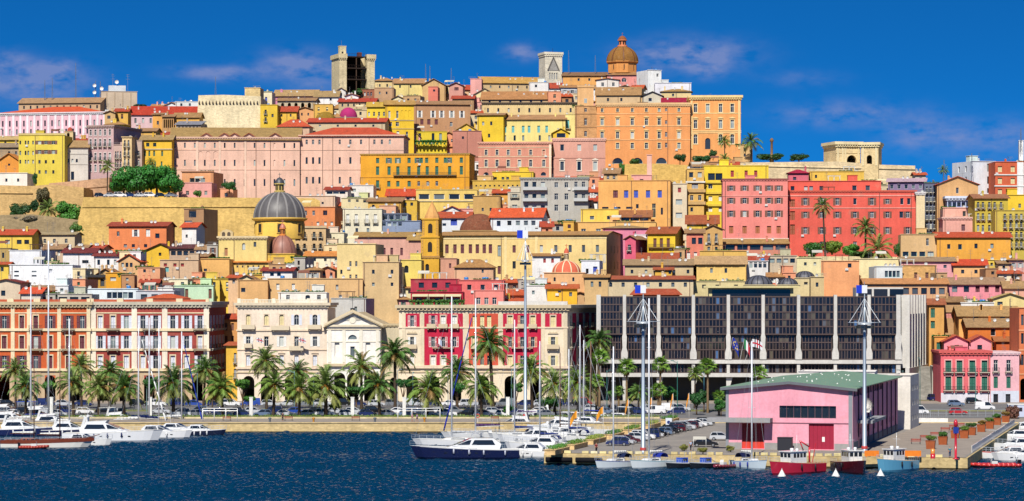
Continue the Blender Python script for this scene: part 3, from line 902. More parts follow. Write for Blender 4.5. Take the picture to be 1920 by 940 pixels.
# church front with pediment and portico
CW = 'F8F2E6'
K = bld('white church front with triangular pediment beside the cream palace', 613, 713, 612, 758, CW,
  [('p', [661], 17, [(628, 637)], {'arch': 1.0, 'fc': 'white'}), ('p', [661], 8, [(650, 670)], {'fc': 'tan', 'sur': CW}), ('n', [632, 690], 9, [(640, 668)], {'arch': 1.0, 'rev': .5}),
   ('o', [637, 661, 693], 21, [(699, 757)], ARC)],
  d=667, rz=1, D=26, sk=3, name='church', cat='church', roof='gy', rh=25, rc='C9B48C', base=2.0, eave=.9, bands=[(609, 613, 'E6D7B8', .5), (617, 619, 'E6D7B8', .2), (640, 642, 'F2E8D0', .12), (682, 687, 'DCC6A0', .7)],
  pil=[(p, 6, 619, 680, 'F2E9D4') for p in (618, 645, 677, 708)])
m = MB()
for (a0, a1) in ((608, 661), (661, 718)):
 p0, p1 = (K.lx(a0), K.lz(612 if a0 == 608 else 585)), (K.lx(a1), K.lz(585 if a0 == 608 else 612))
 m.poly([(p0[0], -.6, p0[1]), (p1[0], -.6, p1[1]), (p1[0], -.6, p1[1] + .6), (p0[0], -.6, p0[1] + .6)]); m.poly([(p0[0], -.6, p0[1]), (p0[0], .05, p0[1]), (p1[0], .05, p1[1]), (p1[0], -.6, p1[1])])
 m.poly([(p0[0], -.6, p0[1] + .6), (p1[0], -.6, p1[1] + .6), (p1[0], .05, p1[1] + .6), (p0[0], .05, p0[1] + .6)])
O('raking_cornice', m.mesh('raking_cornice', PLASTER), K.o, color=H('DCC9A4'))
m = MB(); xx, zz_ = K.lx(661), K.lz(601)
m.cyl((xx, -.16, zz_), (xx, .0, zz_), .75, n=14)
for i in range(15):
 a = pi * i / 14; m.ext([(xx + .8 * cos(a - .06), zz_ + .8 * sin(a - .06)), (xx + (2.6 if i % 2 else 1.7) * cos(a) * 1.2, zz_ + (1.2 if i % 2 else .9) * sin(a)), (xx + .8 * cos(a + .06), zz_ + .8 * sin(a + .06))][::1], -.12, 0)
O('sunburst_relief', m.mesh('sunburst_relief', PLASTER), K.o, color=H('F6ECD4'))
m = MB(); zt = K.lz(584); m.box(xx - .5, xx + .5, -.3, .5, zt, zt + .8); m.cyl((xx, 0, zt + .8), (xx, 0, zt + 4.6), .05, n=5); m.cyl((xx - .9, 0, zt + 3.6), (xx + .9, 0, zt + 3.6), .05, n=5)
m.lathe([(.45, zt + 2.6), (.5, zt + 2.6), (.5, zt + 2.66), (.45, zt + 2.66)], 10, xx, 0)
O('cross', m.mesh('cross', IRON), K.o)
bld('pale grey plain block rising behind the church pediment', 621, 686, 560, 612, 'C4C2BC', [('p', [667], 5, [(575, 586)], {})], d=696, rz=6, D=14, clut=5, roof='flat')
bld('cream wall with shallow cornice between the church and the red palace', 714, 750, 612, 758, 'D8C9A8', [('o', [738], 14, [(708, 757)], ARC)], d=671, rz=1, D=14, base=2, cor=(608, 613, 'C9B48C', .4))
RED, ORG = 'C81E42', 'D9573C'
WS = {'sc': 'white'}; YS = {'sc': 'cream'}
R = bld('cream palace with crimson panels and yellow shutters facing the quay', 748, 1064, 583, 758, 'EFDCBC',
  [('g', [772.7], 7, [(592, 613), (632, 651)], WS), ('s', [772.7], 8, [(667, 686)], {'fc': 'white', 'sur': CR2}), ('g', [812], 7, [(592, 613), (632, 651)], WS),
   ('s', [831, 852], 9, [(592, 613)], {'fc': 'white', 'sur': CR2}), ('g', [831, 852], 7, [(632, 651)], WS), ('s', [812, 831, 852], 9, [(667, 685)], {'fc': 'white', 'sur': CR2}),
   ('s', [890, 904, 917], 8, [(592, 613)], {'fc': 'cream'}), ('s', [890], 9, [(632, 651)], {'fc': 'cream', 'sur': CR2}), ('g', [890, 904, 917], 7, [(667, 685)], {'fc': 'cream'}),
   ('s', [956.5, 999], 9, [(592, 613)], {'fc': 'cream', 'sur': CR2}), ('g', [979], 7, [(592, 613), (667, 685)], YS), ('g', [956.5, 979, 999], 7, [(632, 651)], YS), ('s', [956.5, 999], 9, [(667, 685)], {'fc': 'cream', 'sur': CR2}),
   ('s', [1037], 9, [(592, 613)], {'fc': 'cream', 'sur': CR2}), ('g', [1037], 8, [(632, 651), (667, 686)], YS),
   ('o', [773, 813, 854, 906, 957, 1005], 22, [(705, 757)], ARC)],
  d=667, rz=2, D=34, sk=15, name='palace', cat='palace', cor=(572, 583, 'D2BE9A', .9), bands=[(613, 616, CR2, .2), (686, 691, CR2, .6), (697, 699, 'CDB894', .2)], base=2.0,
  panels=[(757, 787, 588, 613, RED), (795, 868, 588, 685, RED), (879, 934, 588, 685, ORG), (943, 1016, 588, 685, RED), (1022, 1053, 588, 613, RED)],
  sw=[('s', [.1, .3, .5, .7, .88], 1.5, [(592, 613), (632, 651), (667, 686)], {'fc': 'cream', 'bal': True})])
# crimson panels on the shaded street side, between its windows
for (a0, a1) in ((.145, .265), (.345, .465), (.545, .665), (.745, .845)):
 m = MB(); sv = R.sv; e = .05; za, zb = R.lz(686), R.lz(588); va, vb = a0 * R.D, a1 * R.D
 m.poly([(R.xb + sv[0] * va + e, sv[1] * va, za), (R.xb + sv[0] * vb + e, sv[1] * vb, za), (R.xb + sv[0] * vb + e, sv[1] * vb, zb), (R.xb + sv[0] * va + e, sv[1] * va, zb)])
 O('plaster_panel', m.mesh('plaster_panel', PLASTER), R.o, color=H(RED))
for (x_, y_, ww, sol) in ((809, 614.5, 17, 1), (831, 614.5, 17, 1), (852, 614.5, 17, 1), (955, 614.5, 16, 1), (978, 614.5, 16, 1), (999, 614.5, 16, 1), (904, 653, 42, 1), (1037, 653, 22, 1), (772, 653, 20, 1), (831, 652, 40, 0), (979, 652, 40, 0)):
 O('balcony', mk_balcony(ww * 667 / F, bool(sol), .8), R.o, (R.lx(x_), -.21, R.lz(y_)), color=H('DCC6A0'))
for x_ in (772.7, 1037):
 m = MB(); X_ = R.lx(x_); z_ = R.lz(626); m.ext([(X_ - 1.3, z_), (X_ + 1.3, z_), (X_ + .9, z_ + .55), (X_ + .2, z_ + .3), (X_, z_ + .65), (X_ - .2, z_ + .3), (X_ - .9, z_ + .55)], -.25, .02); O('window_pediment', m.mesh('window_pediment', PLASTER), R.o, color=H('D9C4A0'))
for x_ in (757, 792, 874, 938, 1018, 1060):
 m = MB(); m.box(R.lx(x_ - 3.5), R.lx(x_ + 3.5), -.12, .03, R.lz(697), R.lz(584)); O('pilaster', m.mesh('pilaster', PLASTER), R.o, color=H('E4D2B0'))
m = MB(); m.box(R.lx(934), R.lx(1064), .3, 4, R.h + 1.4, R.h + 2.3); O('attic', m.mesh('attic', PLASTER), R.o, color=H('D8D4CC'))
# roof terraces of the red palace
PH = bld('crimson penthouse with striped awning on the red palace roof', 770, 868, 548, 575, 'B3203C', [('p', L(5, 785, 855), 11, [(559, 573)], {'fc': 'dark'})], d=676, rz=2, D=8, base=22.0, clut=3)
for q in range(3): O('awning', AWN, PH.o, (PH.lx(788 + q * 31), -.1, PH.lz(555)), 0, (1.32, .8, .8), H('D9CDA0'))
PL_ = [O('potted_plants', POTS, PH.o, (PH.lx(x_), -2.5, PH.lz(573)), 0, (1.5,) * 3, H('4A7A2A')) for x_ in (790, 820, 850)]
# ------------------------------------------------------------------ black glass office block
OD, ORZ = 672, radians(3)
ox = (1118 + 1690) / 2
OX = PX(ox, OD)
off = thing('office_building', 'black glass office block with tall white concrete piers', 'office building', (OX, OD, 2.0), -ORZ)
def olx(px):
 k = (px - CX) / F
 return (k * OD - OX) / (cos(ORZ) + k * sin(ORZ))
def olz(py): return PZ(py, OD) - 2.0
PIERS = [1122.5, 1171, 1235, 1300, 1365.5, 1430.6, 1497, 1566, 1629, 1684]
CONC, BRN = H('D3CFC6'), H('5A4844')
xa, xb = olx(1120), olx(1690)
OD2 = 42.0
sv = (sin(radians(15) - ORZ), cos(radians(15) - ORZ))
m = MB()   # core behind the glazing
m.prism([(xa, .9), (xb, .9), (xb + sv[0] * OD2, sv[1] * OD2), (xa + sv[0] * OD2, sv[1] * OD2)], olz(706), olz(557))
O('core', m.mesh('core', PAINT), off, color=H('3A302E'))
m = MB(); m.prism([(xa, 6), (xb, 6), (xb + sv[0] * OD2, sv[1] * OD2), (xa + sv[0] * OD2, sv[1] * OD2)], -.5, olz(706))
O('ground_floor', m.mesh('ground_floor', PAINT), off, color=H('4A4644'))
for (y0, y1, pr) in ((675, 682, .9), (700, 707, 1.1)):
 m = MB(); m.box(xa - .2, xb + .3, -pr, .9, olz(y1), olz(y0)); O('concrete_band', m.mesh('concrete_band', PLASTER), off, color=CONC)
for i, px in enumerate(PIERS):
 c0 = olx(px); s = OD / F
 w1, w2 = 3.0 * s, 6.2 * s
 if px in (1122.5, 1684): w1 *= 1.35
 pts = [(c0 - w2, olz(674)), (c0 + w2, olz(674)), (c0 + w2, olz(662)), (c0 + w1 * 1.2, olz(652)), (c0 + w1 * 1.5, olz(632)), (c0 + w1, olz(626)), (c0 + w1, olz(553)), (c0 - w1, olz(553)), (c0 - w1, olz(626)), (c0 - w1 * 1.5, olz(632)), (c0 - w1 * 1.2, olz(652)), (c0 - w2, olz(662))]
 m = MB(); m.ext(pts, -1.1, .85)
 m.ext([(c0 - w1, olz(760)), (c0 + w1 * .8, olz(760)), (c0 + w1 * .8, olz(728)), (c0 + w2 * 1.3, olz(708)), (c0 - w1 * 1.3, olz(708))], -.2, .9)
 m.ext([(c0 - w1, olz(699.8)), (c0 + w1, olz(699.8)), (c0 + w1, olz(682.2)), (c0 - w1, olz(682.2))], -.6, .85)
 O('pier', m.mesh('pier', PLASTER), off, color=CONC)
UP = [(557.5, 570.5), (572, 584.5), (586, 598.5), (600, 611.5), (613.5, 626)]
LO = [(629, 641.5), (643, 655), (657, 673)]
MID = [(684, 699)]
pane = MB(); pane.poly([(-.5, 0, -.5), (.5, 0, -.5), (.5, 0, .5), (-.5, 0, .5)])
pane = pane.mesh('pane', DARKGLASS)
NPANE = 0; rest = MB()
order = [4, 3, 5, 2, 6, 7, 1, 8, 0]
for bi in order:
 p0, p1 = PIERS[bi], PIERS[bi + 1]
 fr = MB()
 for rows, y, inset in ((UP, -.75, 3.6), (LO, -.1, 7.0), (MID, .2, 5.0)):
  a, b = olx(p0 + inset), olx(p1 - inset)
  z1, z0 = olz(rows[0][0]), olz(rows[-1][1])
  nc = 9 if p1 - p0 > 55 else 7
  cw = (b - a) / nc
  fr.box(a, b, y + .25, y + .55, z0, z1)                         # dark backing slab
  for q in range(nc + 1):
   x = a + q * cw; fr.box(x - .09, x + .09, y, y + .25, z0, z1)
  zc = [z1 + .1] + [(olz(rows[k][1]) + olz(rows[k + 1][0])) / 2 for k in range(len(rows) - 1)] + [z0 - .1]
  for z in zc: fr.box(a, b, y - .06, y + .24, z - .14, z + .14)
  for ri, (ya, yb) in enumerate(rows):
   tall = olz(ya) - olz(yb)
   for q in range(nc):
    x = a + (q + .5) * cw
    if NPANE < 300:
     O('pane', pane, off, (x, y + .12, olz(yb) + tall / 2), 0, (cw - .18, 1, tall - .1)); NPANE += 1
    else:
     hw, hh = (cw - .18) / 2, (tall - .1) / 2; zc_ = olz(yb) + tall / 2
     rest.poly([(x - hw, y + .12, zc_ - hh), (x + hw, y + .12, zc_ - hh), (x + hw, y + .12, zc_ + hh), (x - hw, y + .12, zc_ + hh)])
 O('glazing_frame', fr.mesh('glazing_frame', PAINT), off, color=BRN)
o = O('glazing', rest.mesh('glazing', DARKGLASS), off); o['kind'] = 'stuff'
m = MB(); m.box(xa, xb, .4, .7, olz(557), olz(556)); O('roof_edge', m.mesh('roof_edge', PAINT), off, color=BRN)
# shaded street side: white fins and dark strips, stepped at the bottom
nx, ny = -sv[1], sv[0]
def side(u, r, z): return (xb + 1.0 + sv[0] * u - nx * r, sv[1] * u - ny * r, z)
for i in range(7):
 u = 1.5 + i * 5.9; m = MB()
 yb_ = 672 - (i * 6)
 for (ua, ub, r, col_) in ((u, u + 1.3, .9, CONC),):
  za, zb = olz(690), olz(553)
  for (A1, B1) in (((ua, -1.2), (ua, r)), ((ua, r), (ub, r)), ((ub, r), (ub, -1.2))):
   m.poly([side(A1[0], A1[1], za), side(B1[0], B1[1], za), side(B1[0], B1[1], zb), side(A1[0], A1[1], zb)])
  m.poly([side(ua, -1.2, zb), side(ua, r, zb), side(ub, r, zb), side(ub, -1.2, zb)])
 O('fin', m.mesh('fin', PLASTER), off, color=CONC)
 m = MB()
 za, zb = olz(yb_), olz(557)
 m.poly([side(u + 1.3, .1, za), side(u + 5.9, .1, za), side(u + 5.9, .1, zb), side(u + 1.3, .1, zb)])
 O('glazed_strip', m.mesh('glazed_strip', DARKGLASS), off)
m = MB(); m.prism([(xb + .9, -.8), (xb + 1.9, -.8), (xb + 1.9 + sv[0] * OD2, sv[1] * OD2), (xb + .9 + sv[0] * OD2, sv[1] * OD2)], olz(707), olz(690)); O('concrete_band', m.mesh('concrete_band', PLASTER), off, color=CONC)
# roof pavilion behind, rooftop plant
m = MB(); m.box(olx(1330), olx(1490), 6, 16, olz(557), olz(540)); m.box(olx(1320), olx(1500), 4.6, 17, olz(540), olz(536)); O('roof_pavilion', m.mesh('roof_pavilion', PLASTER), off, color=H('D9C98E'))
m = MB(); m.box(olx(1336), olx(1484), 5.9, 5.97, olz(555), olz(543)); O('pavilion_glass', m.mesh('pavilion_glass', DARKGLASS), off)
m = MB(); m.box(olx(1610), olx(1700), 9, 20, olz(557), olz(539)); O('roof_pavilion', m.mesh('roof_pavilion', PLASTER), off, color=CONC)
m = MB()
for q in range(3): m.box(olx(1614 + q * 30), olx(1640 + q * 30), 8.9, 8.97, olz(555), olz(542))
O('pavilion_glass', m.mesh('pavilion_glass', DARKGLASS), off)
m = MB(); m.box(olx(1186), olx(1275), 10, 18, olz(557), olz(551)); m.slab([(olx(1180), 9, olz(552)), (olx(1280), 9, olz(552)), (olx(1268), 15, olz(541)), (olx(1190), 15, olz(541))], .2); O('tiled_penthouse', m.mesh('tiled_penthouse', TILE), off, color=H('B4512F'))
COVER.append((1118, 1740, 540, 760, 660))
# ------------------------------------------------------------------ pink warehouse on the pier
Wd = 459.5
WPK = 'F6A6B6'
W = bld('long pink warehouse with low green metal roof on the pier', 1361, 1599, 728, 846, WPK,
  [('k', L(8, 1468, 1561), 13.2, [(761, 784)], {'fc': 'dark'}), ('o', [1412], 42, [(795, 844)], {'rev': .6}), ('o', [1540], 47, [(794, 845)], {'rev': .35})],
  d=Wd, rz=14.4, D=68, name='warehouse', cat='warehouse', roof='gy', rh=10.5, rc='98BE92', rmat=METAL, base=2.0, eave=.8,
  sw=[('k', [.05, .105, .16, .215, .27, .325, .38, .435, .49, .545, .6], 3.5, [(731, 744)], {'fc': 'dark'}), ('k', [.15, .3, .45, .6, .72, .8, .88], 1.4, [(806, 818)], {'fc': 'dark'})])
for (a, b, y0, y1, c1, nm) in ((1391, 1433, 795, 828, '8E1626', 'door'), (1391, 1433, 828.3, 844, 'E23A22', 'door_lower_panel'), (1517, 1563.5, 794, 845, 'A81238', 'door')):
 m = MB(); X0_, X1_ = W.lx(a), W.lx(b); z0_, z1_ = W.lz(y1), W.lz(y0)
 n_ = 6
 for q in range(n_): m.box(X0_ + (X1_ - X0_) * q / n_ + .02, X0_ + (X1_ - X0_) * (q + 1) / n_ - .02, .3, .42, z0_, z1_)
 m.box(X0_, X1_, .42, .46, z0_, z1_)
 O(nm, m.mesh('door', PAINT), W.o, color=H(c1))
m = MB(); m.box(W.lx(1541), W.lx(1546), .27, .3, W.lz(828), W.lz(819)); O('notice', m.mesh('notice', PAINT), W.o, color=WHITE)
m = MB(); m.box(W.xa - .5, W.xb + .5, -.9, -.82, W.h - .6, W.h - .3)
m = MB()      # grey fascia following the gable
for (a, b) in (((W.xa - .85, W.h - .1), (0, W.h + W.rise + .1)), ((0, W.h + W.rise + .1), (W.xb + .85, W.h - .1))):
 m.poly([(a[0], -.86, a[1] - .35), (b[0], -.86, b[1] - .35), (b[0], -.86, b[1] + .12), (a[0], -.86, a[1] + .12)])
O('fascia', m.mesh('fascia', PAINT), W.o, color=H('6A6E74'))
for (a, b, y0, y1, c1, nm, dp) in ((1361, 1366.5, 729, 844, '8E9298', 'corner_strip', .08), (1591, 1598.5, 733, 846, '8E9298', 'corner_strip', .08)):
 m = MB(); m.box(W.lx(a) , W.lx(b), -dp, 0.0, W.lz(y1), W.lz(y0)); O(nm, m.mesh(nm, PAINT), W.o, color=H(c1))
for (a, b) in ((1367, 1390.5), (1434, 1516), (1564.5, 1590.5)):
 m = MB(); m.box(W.lx(a), W.lx(b), -.07, 0.0, 0, W.lz(831)); O('plinth', m.mesh('plinth', PLASTER), W.o, color=H('A3A09C'))
m = MB(); m.box(W.lx(1331), W.lx(1449), -3.0, -.1, W.lz(792), W.lz(784)); O('canopy', m.mesh('canopy', PLASTER), W.o, color=H('9A9A9A'))
m = MB(); m.box(W.lx(1434), W.lx(1591), -.09, 0, W.lz(794), W.lz(792.6)); O('string_course', m.mesh('string_course', PAINT), W.o, color=H('8A5A6A'))
sv = W.sv
for i in range(9):   # dark downpipes on the street side
 u = 7 + i * 7; m = MB(); m.cyl((W.xb + .12, u, .3), (W.xb + .12, u, W.h - .4), .13, n=5); O('downpipe', m.mesh('downpipe', PAINT), W.o, color=H('5A3A4A'))
m = MB(); m.box(W.xb + .02, W.xb + .1, .5, 67, 0, 1.4); O('plinth', m.mesh('plinth', PLASTER), W.o, color=H('7A7A80'))
m = MB(); m.box(W.xb, W.xb + 2.6, 6, 26, 4.3, 4.8); O('canopy', m.mesh('canopy', PLASTER), W.o, color=H('9A9DA0'))
O('satellite_dish', DISH, W.o, (W.xb + 1.5, 14, 4.8), -.6, (2.6,) * 3, WHITE)
m = MB(); r_ = random.Random(3)
for i in range(26):
 x_ = r_.uniform(W.xa + 1, W.xb - 1); y_ = r_.uniform(1, 50); z_ = W.h + .3 + W.rise * (1 - abs(x_) / (W.w / 2)); m.lathe([(.13, z_), (.11, z_ + .1), (.02, z_ + .16)], 6, x_, y_)
O('roof_vents', m.mesh('roof_vents', PAINT), W.o, color=WHITE)['kind'] = 'stuff'
# white hall and low white block behind the warehouse
bld('low white building with square windows behind the pink warehouse', 1668, 1707, 704, 805, 'E4DDD0', [], d=530, rz=14.4, D=16, base=2.0, name='office_hut', cat='building', sw=[('p', [.2, .4, .6, .8], 1.3, [(724, 734), (752, 762), (780, 790)], {'fc': 'grey'})])
bld('white curved-roof hall showing above the warehouse roof', 1497, 1640, 697, 760, 'E6E2DC', [], d=560, rz=10, D=14, base=2.0, name='terminal_hall', cat='building')
# ------------------------------------------------------------------ domes, towers, bastions on the hill
def add_dome(c, cx, ytop, ysp, wpx, ybot, drumcol, domecol, dmat, lantern=None, ribs=0, ribcol=None, y=None, nwin=8, sides=24, lantcol=None, capcol=None, pw=1.0, drum_w=1.0):
 COVER.append((cx - wpx / 2, cx + wpx / 2, ytop, max(ybot, ysp), c.d))
 s = c.d / F; X = c.lx(cx); y = c.D * .45 if y is None else y
 R = wpx * s / 2; z0, z1, z2 = c.lz(ybot), c.lz(ysp), c.lz(ytop)
 if ybot > ysp:
  m = MB(); Rd = R * .95 * drum_w
  m.lathe([(Rd, z0), (Rd, z1 - .1)], sides, X, y, smooth=sides > 12, a0=pi / sides); m.lathe([(Rd * 1.01, z1 - .9), (R * 1.06, z1 - .45), (R * 1.08, z1), (R * .98, z1 + .1)], sides, X, y, smooth=sides > 12, a0=pi / sides)
  dr = O('drum', m.mesh('drum', PLASTER), c.o, color=H(drumcol))
  hw = (z1 - z0)
  for i in range(nwin):
   a = 2 * pi * i / nwin - pi / 2 + .2
   rr = Rd * (cos(pi / sides) if sides <= 12 else 1.0) + .09
   O('window', WM['a'], dr, (X + rr * cos(a), y + rr * sin(a), z0 + hw * .5), a + pi / 2, (R * .17, 1, hw * .42), H('2E2826'))
   O('surround', WM['surround'], dr, (X + rr * cos(a), y + rr * sin(a), z0 + hw * .5), a + pi / 2, (R * .17, .7, hw * .42), H(drumcol))
 m = MB(); k = 10
 prof = [(max(R * cos(pi / 2 * i / k) ** pw, .02), z1 + (z2 - z1) * sin(pi / 2 * i / k)) for i in range(k + 1)]
 m.lathe(prof, max(sides, 16), X, y, smooth=True)
 dm = O('dome', m.mesh('dome', dmat), c.o, color=H(domecol))
 if ribs:
  rm_ = MB(); wd = R * .035
  for (r0, za), (r1, zb) in zip(prof, prof[1:]):
   o0, o1 = r0 + .12, r1 + .12
   rm_.poly([(o0, -wd, za), (o0, wd, za), (o1, wd, zb), (o1, -wd, zb)])
   rm_.poly([(r0 - .1, wd, za), (r1 - .1, wd, zb), (o1, wd, zb), (o0, wd, za)]); rm_.poly([(o0, -wd, za), (o1, -wd, zb), (r1 - .1, -wd, zb), (r0 - .1, -wd, za)])
  rm_ = rm_.mesh('rib', PAINT)
  for i in range(ribs): O('rib', rm_, dm, (X, y, 0), 2 * pi * i / ribs + .1, None, H(ribcol or domecol))
 if lantern:
  yl, lw = lantern; rl = lw * s / 2; zl = c.lz(yl); hl = zl - z2
  m = MB(); zc = z2 - .3
  m.lathe([(rl * 1.25, zc), (rl * 1.25, zc + hl * .12), (rl * .9, zc + hl * .14), (rl * .9, zc + hl * .52), (rl * 1.25, zc + hl * .54), (rl * 1.25, zc + hl * .6)], 10, X, y, smooth=False)
  ln = O('lantern', m.mesh('lantern', PLASTER), c.o, color=H(lantcol or drumcol))
  for i in range(8): O('opening', WM['a'], ln, (X + (rl * .9 + .06) * cos(i * pi / 4 + .3), y + (rl * .9 + .06) * sin(i * pi / 4 + .3), zc + hl * .33), i * pi / 4 + .3 + pi / 2, (rl * .34, 1, hl * .3), H('2A221E'))  # solid dark arches, the shade inside the lantern put into their colour
  m = MB(); m.lathe([(rl * 1.1, zc + hl * .6), (rl * 1.0, zc + hl * .75), (rl * .55, zc + hl * .92), (.05, zc + hl)], 12, X, y); m.cyl((X, y, zc + hl * .95), (X, y, zc + hl * 1.28), .07, n=5); m.cyl((X - .45, y, zc + hl * 1.18), (X + .45, y, zc + hl * 1.18), .06, n=5)
  O('lantern_cap', m.mesh('lantern_cap', dmat), c.o, color=H(capcol or domecol))
 return dm
# medieval tower, open at the back, with wooden floors
d = 1192; s = d / F; th = radians(-20)
Xc = PX(669, d); bz = terr(Xc, d) - 2
tw = thing('medieval_tower', 'tall open-backed medieval stone tower with dark timber floors', 'tower', (Xc, d, bz), -th)
def tl(px): return (PX(px, d) - Xc) / cos(th)
def tz(py): return PZ(py, d) - bz
xl, xr, xi0, xi1 = tl(637), tl(702), tl(650.5), tl(688)
dep = 10.5; top = tz(103)
for nm, (a, b_, c_, e_) in (('wall', (xl, xi0, 0, 2.5)), ('wall', (xi1, xr, 0, 2.5)), ('wall', (xl, xl + 1.6, 2.5, dep)), ('wall', (xr - 1.6, xr, 2.5, dep)), ('wall', (xl, xr, dep, dep + 1.6))):
 m = MB(); m.box(a, b_, c_, e_, 0, top); O(nm, m.mesh('wall', STONE), tw, color=H('E0CDA0'))
m = MB(); m.box(xl + .2, xi0 - .2, .2, 2.4, top, tz(87)); m.box(xl + .1, xi0 - .1, .1, 2.5, tz(88.5), tz(87)); O('turret', m.mesh('turret', STONE), tw, color=H('E6D4A4'))
for (a, b_, c_, e_) in ((xl - .5, xi0 + .2, -.5, 2.6), (xl - .5, xl + 1.6, 2.6, dep + 2), (xi1 - .2, xr + .5, -.5, 2.6)):
 m = MB(); m.box(a, b_, c_, e_, top - 1.6, top + .3)
 n_ = max(2, int((b_ - a) / .8))
 for i in range(n_):
  x_ = a + (i + .5) * (b_ - a) / n_; m.box(x_ - .17, x_ + .17, c_ + .05, c_ + .5, top - 2.3, top - 1.6)
 O('parapet', m.mesh('parapet', STONE), tw, color=H('DCC89A'))
for y_ in (105.5, 127, 148):
 m = MB(); m.box(xi0 - .1, xi1 + .1, .6, dep, tz(y_) - .25, tz(y_))
 for i in range(9): x_ = xi0 + (i + .5) * (xi1 - xi0) / 9; m.box(x_ - .03, x_ + .03, .62, .68, tz(y_), tz(y_) + 1.1)
 m.box(xi0, xi1, .6, .7, tz(y_) + 1.1, tz(y_) + 1.18); m.box(xi0, xi1, .55, .75, tz(y_) - .5, tz(y_) - .25); O('timber_floor', m.mesh('timber_floor', BARK), tw, color=H('3A2E28'))
m = MB(); xm = (xi0 + xi1) / 2; m.box(xm - .18, xm + .18, .8, 1.2, 0, tz(105.5)); O('post', m.mesh('post', BARK), tw, color=H('5A4638'))
m = MB(); m.box(xi0 - .05, xi1 + .05, dep - .5, dep - .02, 0, tz(105.5)); O('shade_backing', m.mesh('shade_backing', BARK), tw, color=H('2A2426'))  # dark sheet before the back wall, painting the shade of the interior
m = MB(); m.box(tl(641.5), tl(644.5), .12, .2, tz(103), tz(98)); O('window', m.mesh('window', PAINT), tw, color=H('2A2622'))
m = MB(); m.box(tl(675), tl(682), 3, 5, tz(105), tz(97)); O('roof_hatch', m.mesh('roof_hatch', PAINT), tw, color=H('6A3A34'))
m = MB(); m.cyl((tl(642), 1, tz(87)), (tl(642), 1, tz(77)), .06, n=5); O('flagpole', m.mesh('flagpole', METAL), tw, color=H('9A9A9A'))
COVER.append((624, 702, 87, 172, d))
# second tower: pale, with a pointed gothic gable
E = bld('square pale stone tower with gothic gable on the ridge', 1022, 1054, 106, 153, 'DCD3BC', [('s', L(4, 1031, 1044), 2.4, [(137, 149)], {'fc': 'grey'})], d=1205, rz=-17, D=9, name='stone_tower', cat='tower', mat=STONE, cor=(98, 106, 'E2D8BE', .5))
m = MB(); x0_, x1_ = E.lx(1026), E.lx(1049); xm = (x0_ + x1_) / 2; zb_, zt_ = E.lz(132), E.lz(106)
for (a, b_) in ((x0_, xm), (x1_, xm)): m.ext([(a, zb_), (a + (.5 if a < xm else -.5), zb_), (xm, zt_ - .8), (xm, zt_)] if a < xm else [(a - .5, zb_), (a, zb_), (xm, zt_), (xm, zt_ - .8)], -.4, 0)
O('gothic_gable', m.mesh('gothic_gable', PAINT), E.o, color=H('6F6A64'))
m = MB(); m.ext([(x0_ + .6, zb_), (x1_ - .6, zb_), (xm, zt_ - 1)], -.2, 0); O('gable_panel', m.mesh('gable_panel', STONE), E.o, color=H('A8A49C'))
m = MB(); m.cyl((xm + 1, 4, E.h), (xm + 1, 4, E.h + 4), .08, n=5); O('cross', m.mesh('cross', IRON), E.o)
# cathedral with the majolica dome
T = bld('pink church wing carrying the great orange-drummed tiled dome', 1138, 1205, 141, 158, 'E8958A', [('g', [1170], 9, [(146, 154)], {'arch': 1}), ('p', [1196], 5, [(146, 152)], {})], d=1198, rz=3, D=18, name='cathedral', cat='church', roof='hip', rh=9, rc='A87A4A')
add_dome(T, 1166.5, 83, 113, 60, 135, 'E59A4E', '9A6A2E', TILE, lantern=(62, 15), ribs=8, ribcol='7A4A26', sides=8, nwin=8, lantcol='E08A5A', capcol='9A5A30', y=9)
bld('orange-walled church nave with brown roof left of the tiled dome', 1055, 1137, 142, 156, 'E8A85A', [('p', [1085, 1105], 4, [(147, 152)], {})], d=1203, rz=2, D=14, roof='gx', rh=6, rc='8F6B4A', name='church_nave', cat='church')
# lead dome church
S = bld('pale yellow church with arched window carrying the big lead-grey dome', 410, 500, 449, 492, 'E9CE7E', [('p', [457], 6, [(456, 469)], {'arch': 1, 'fc': 'dark'}), ('s', [424], 6, [(465, 480)], {'fc': 'B87A4A'}), ('p', [478], 5, [(454, 463)], {'fc': 'dark'})], rz=6, D=26, name='church', cat='church', cor=(443, 449, 'E6CFA0', .5), pipes=[439])
add_dome(S, 499.5, 355, 406, 100, 446, 'E5B94C', '625E5C', LEAD, lantern=(325, 17), ribs=16, ribcol='8E8A86', y=20, nwin=7, lantcol='C9B060', capcol='4A4A4E')
m = MB(); X_ = S.lx(425)
m.ext([(S.lx(412), S.lz(445)), (S.lx(436), S.lz(445)), (S.lx(436), S.lz(436)), (S.lx(431), S.lz(432)), (S.lx(424), S.lz(430)), (S.lx(417), S.lz(432)), (S.lx(412), S.lz(436))], .5, 1.6); bg_ = O('bell_gable', m.mesh('bell_gable', PLASTER), S.o, color=H('D9BE8A'))
for x_ in (418.5, 428.5): O('window', WM['a'], bg_, (S.lx(x_), .44, S.lz(440)), 0, (.95, 1, 1.5), H('5A4A3A'))
# small copper-brown dome beside it
U = bld('ochre chapel under the small copper-brown dome', 499, 552, 477, 492, 'E8BE3E', [], rz=4, D=12, name='chapel', cat='chapel')
add_dome(U, 524, 440, 475, 50, 482, 'C89A6A', 'A8705C', LEAD, lantern=(416, 11), ribs=8, ribcol='8A5A4C', y=6, lantcol='E08A3A', capcol='C8785A', sides=12)
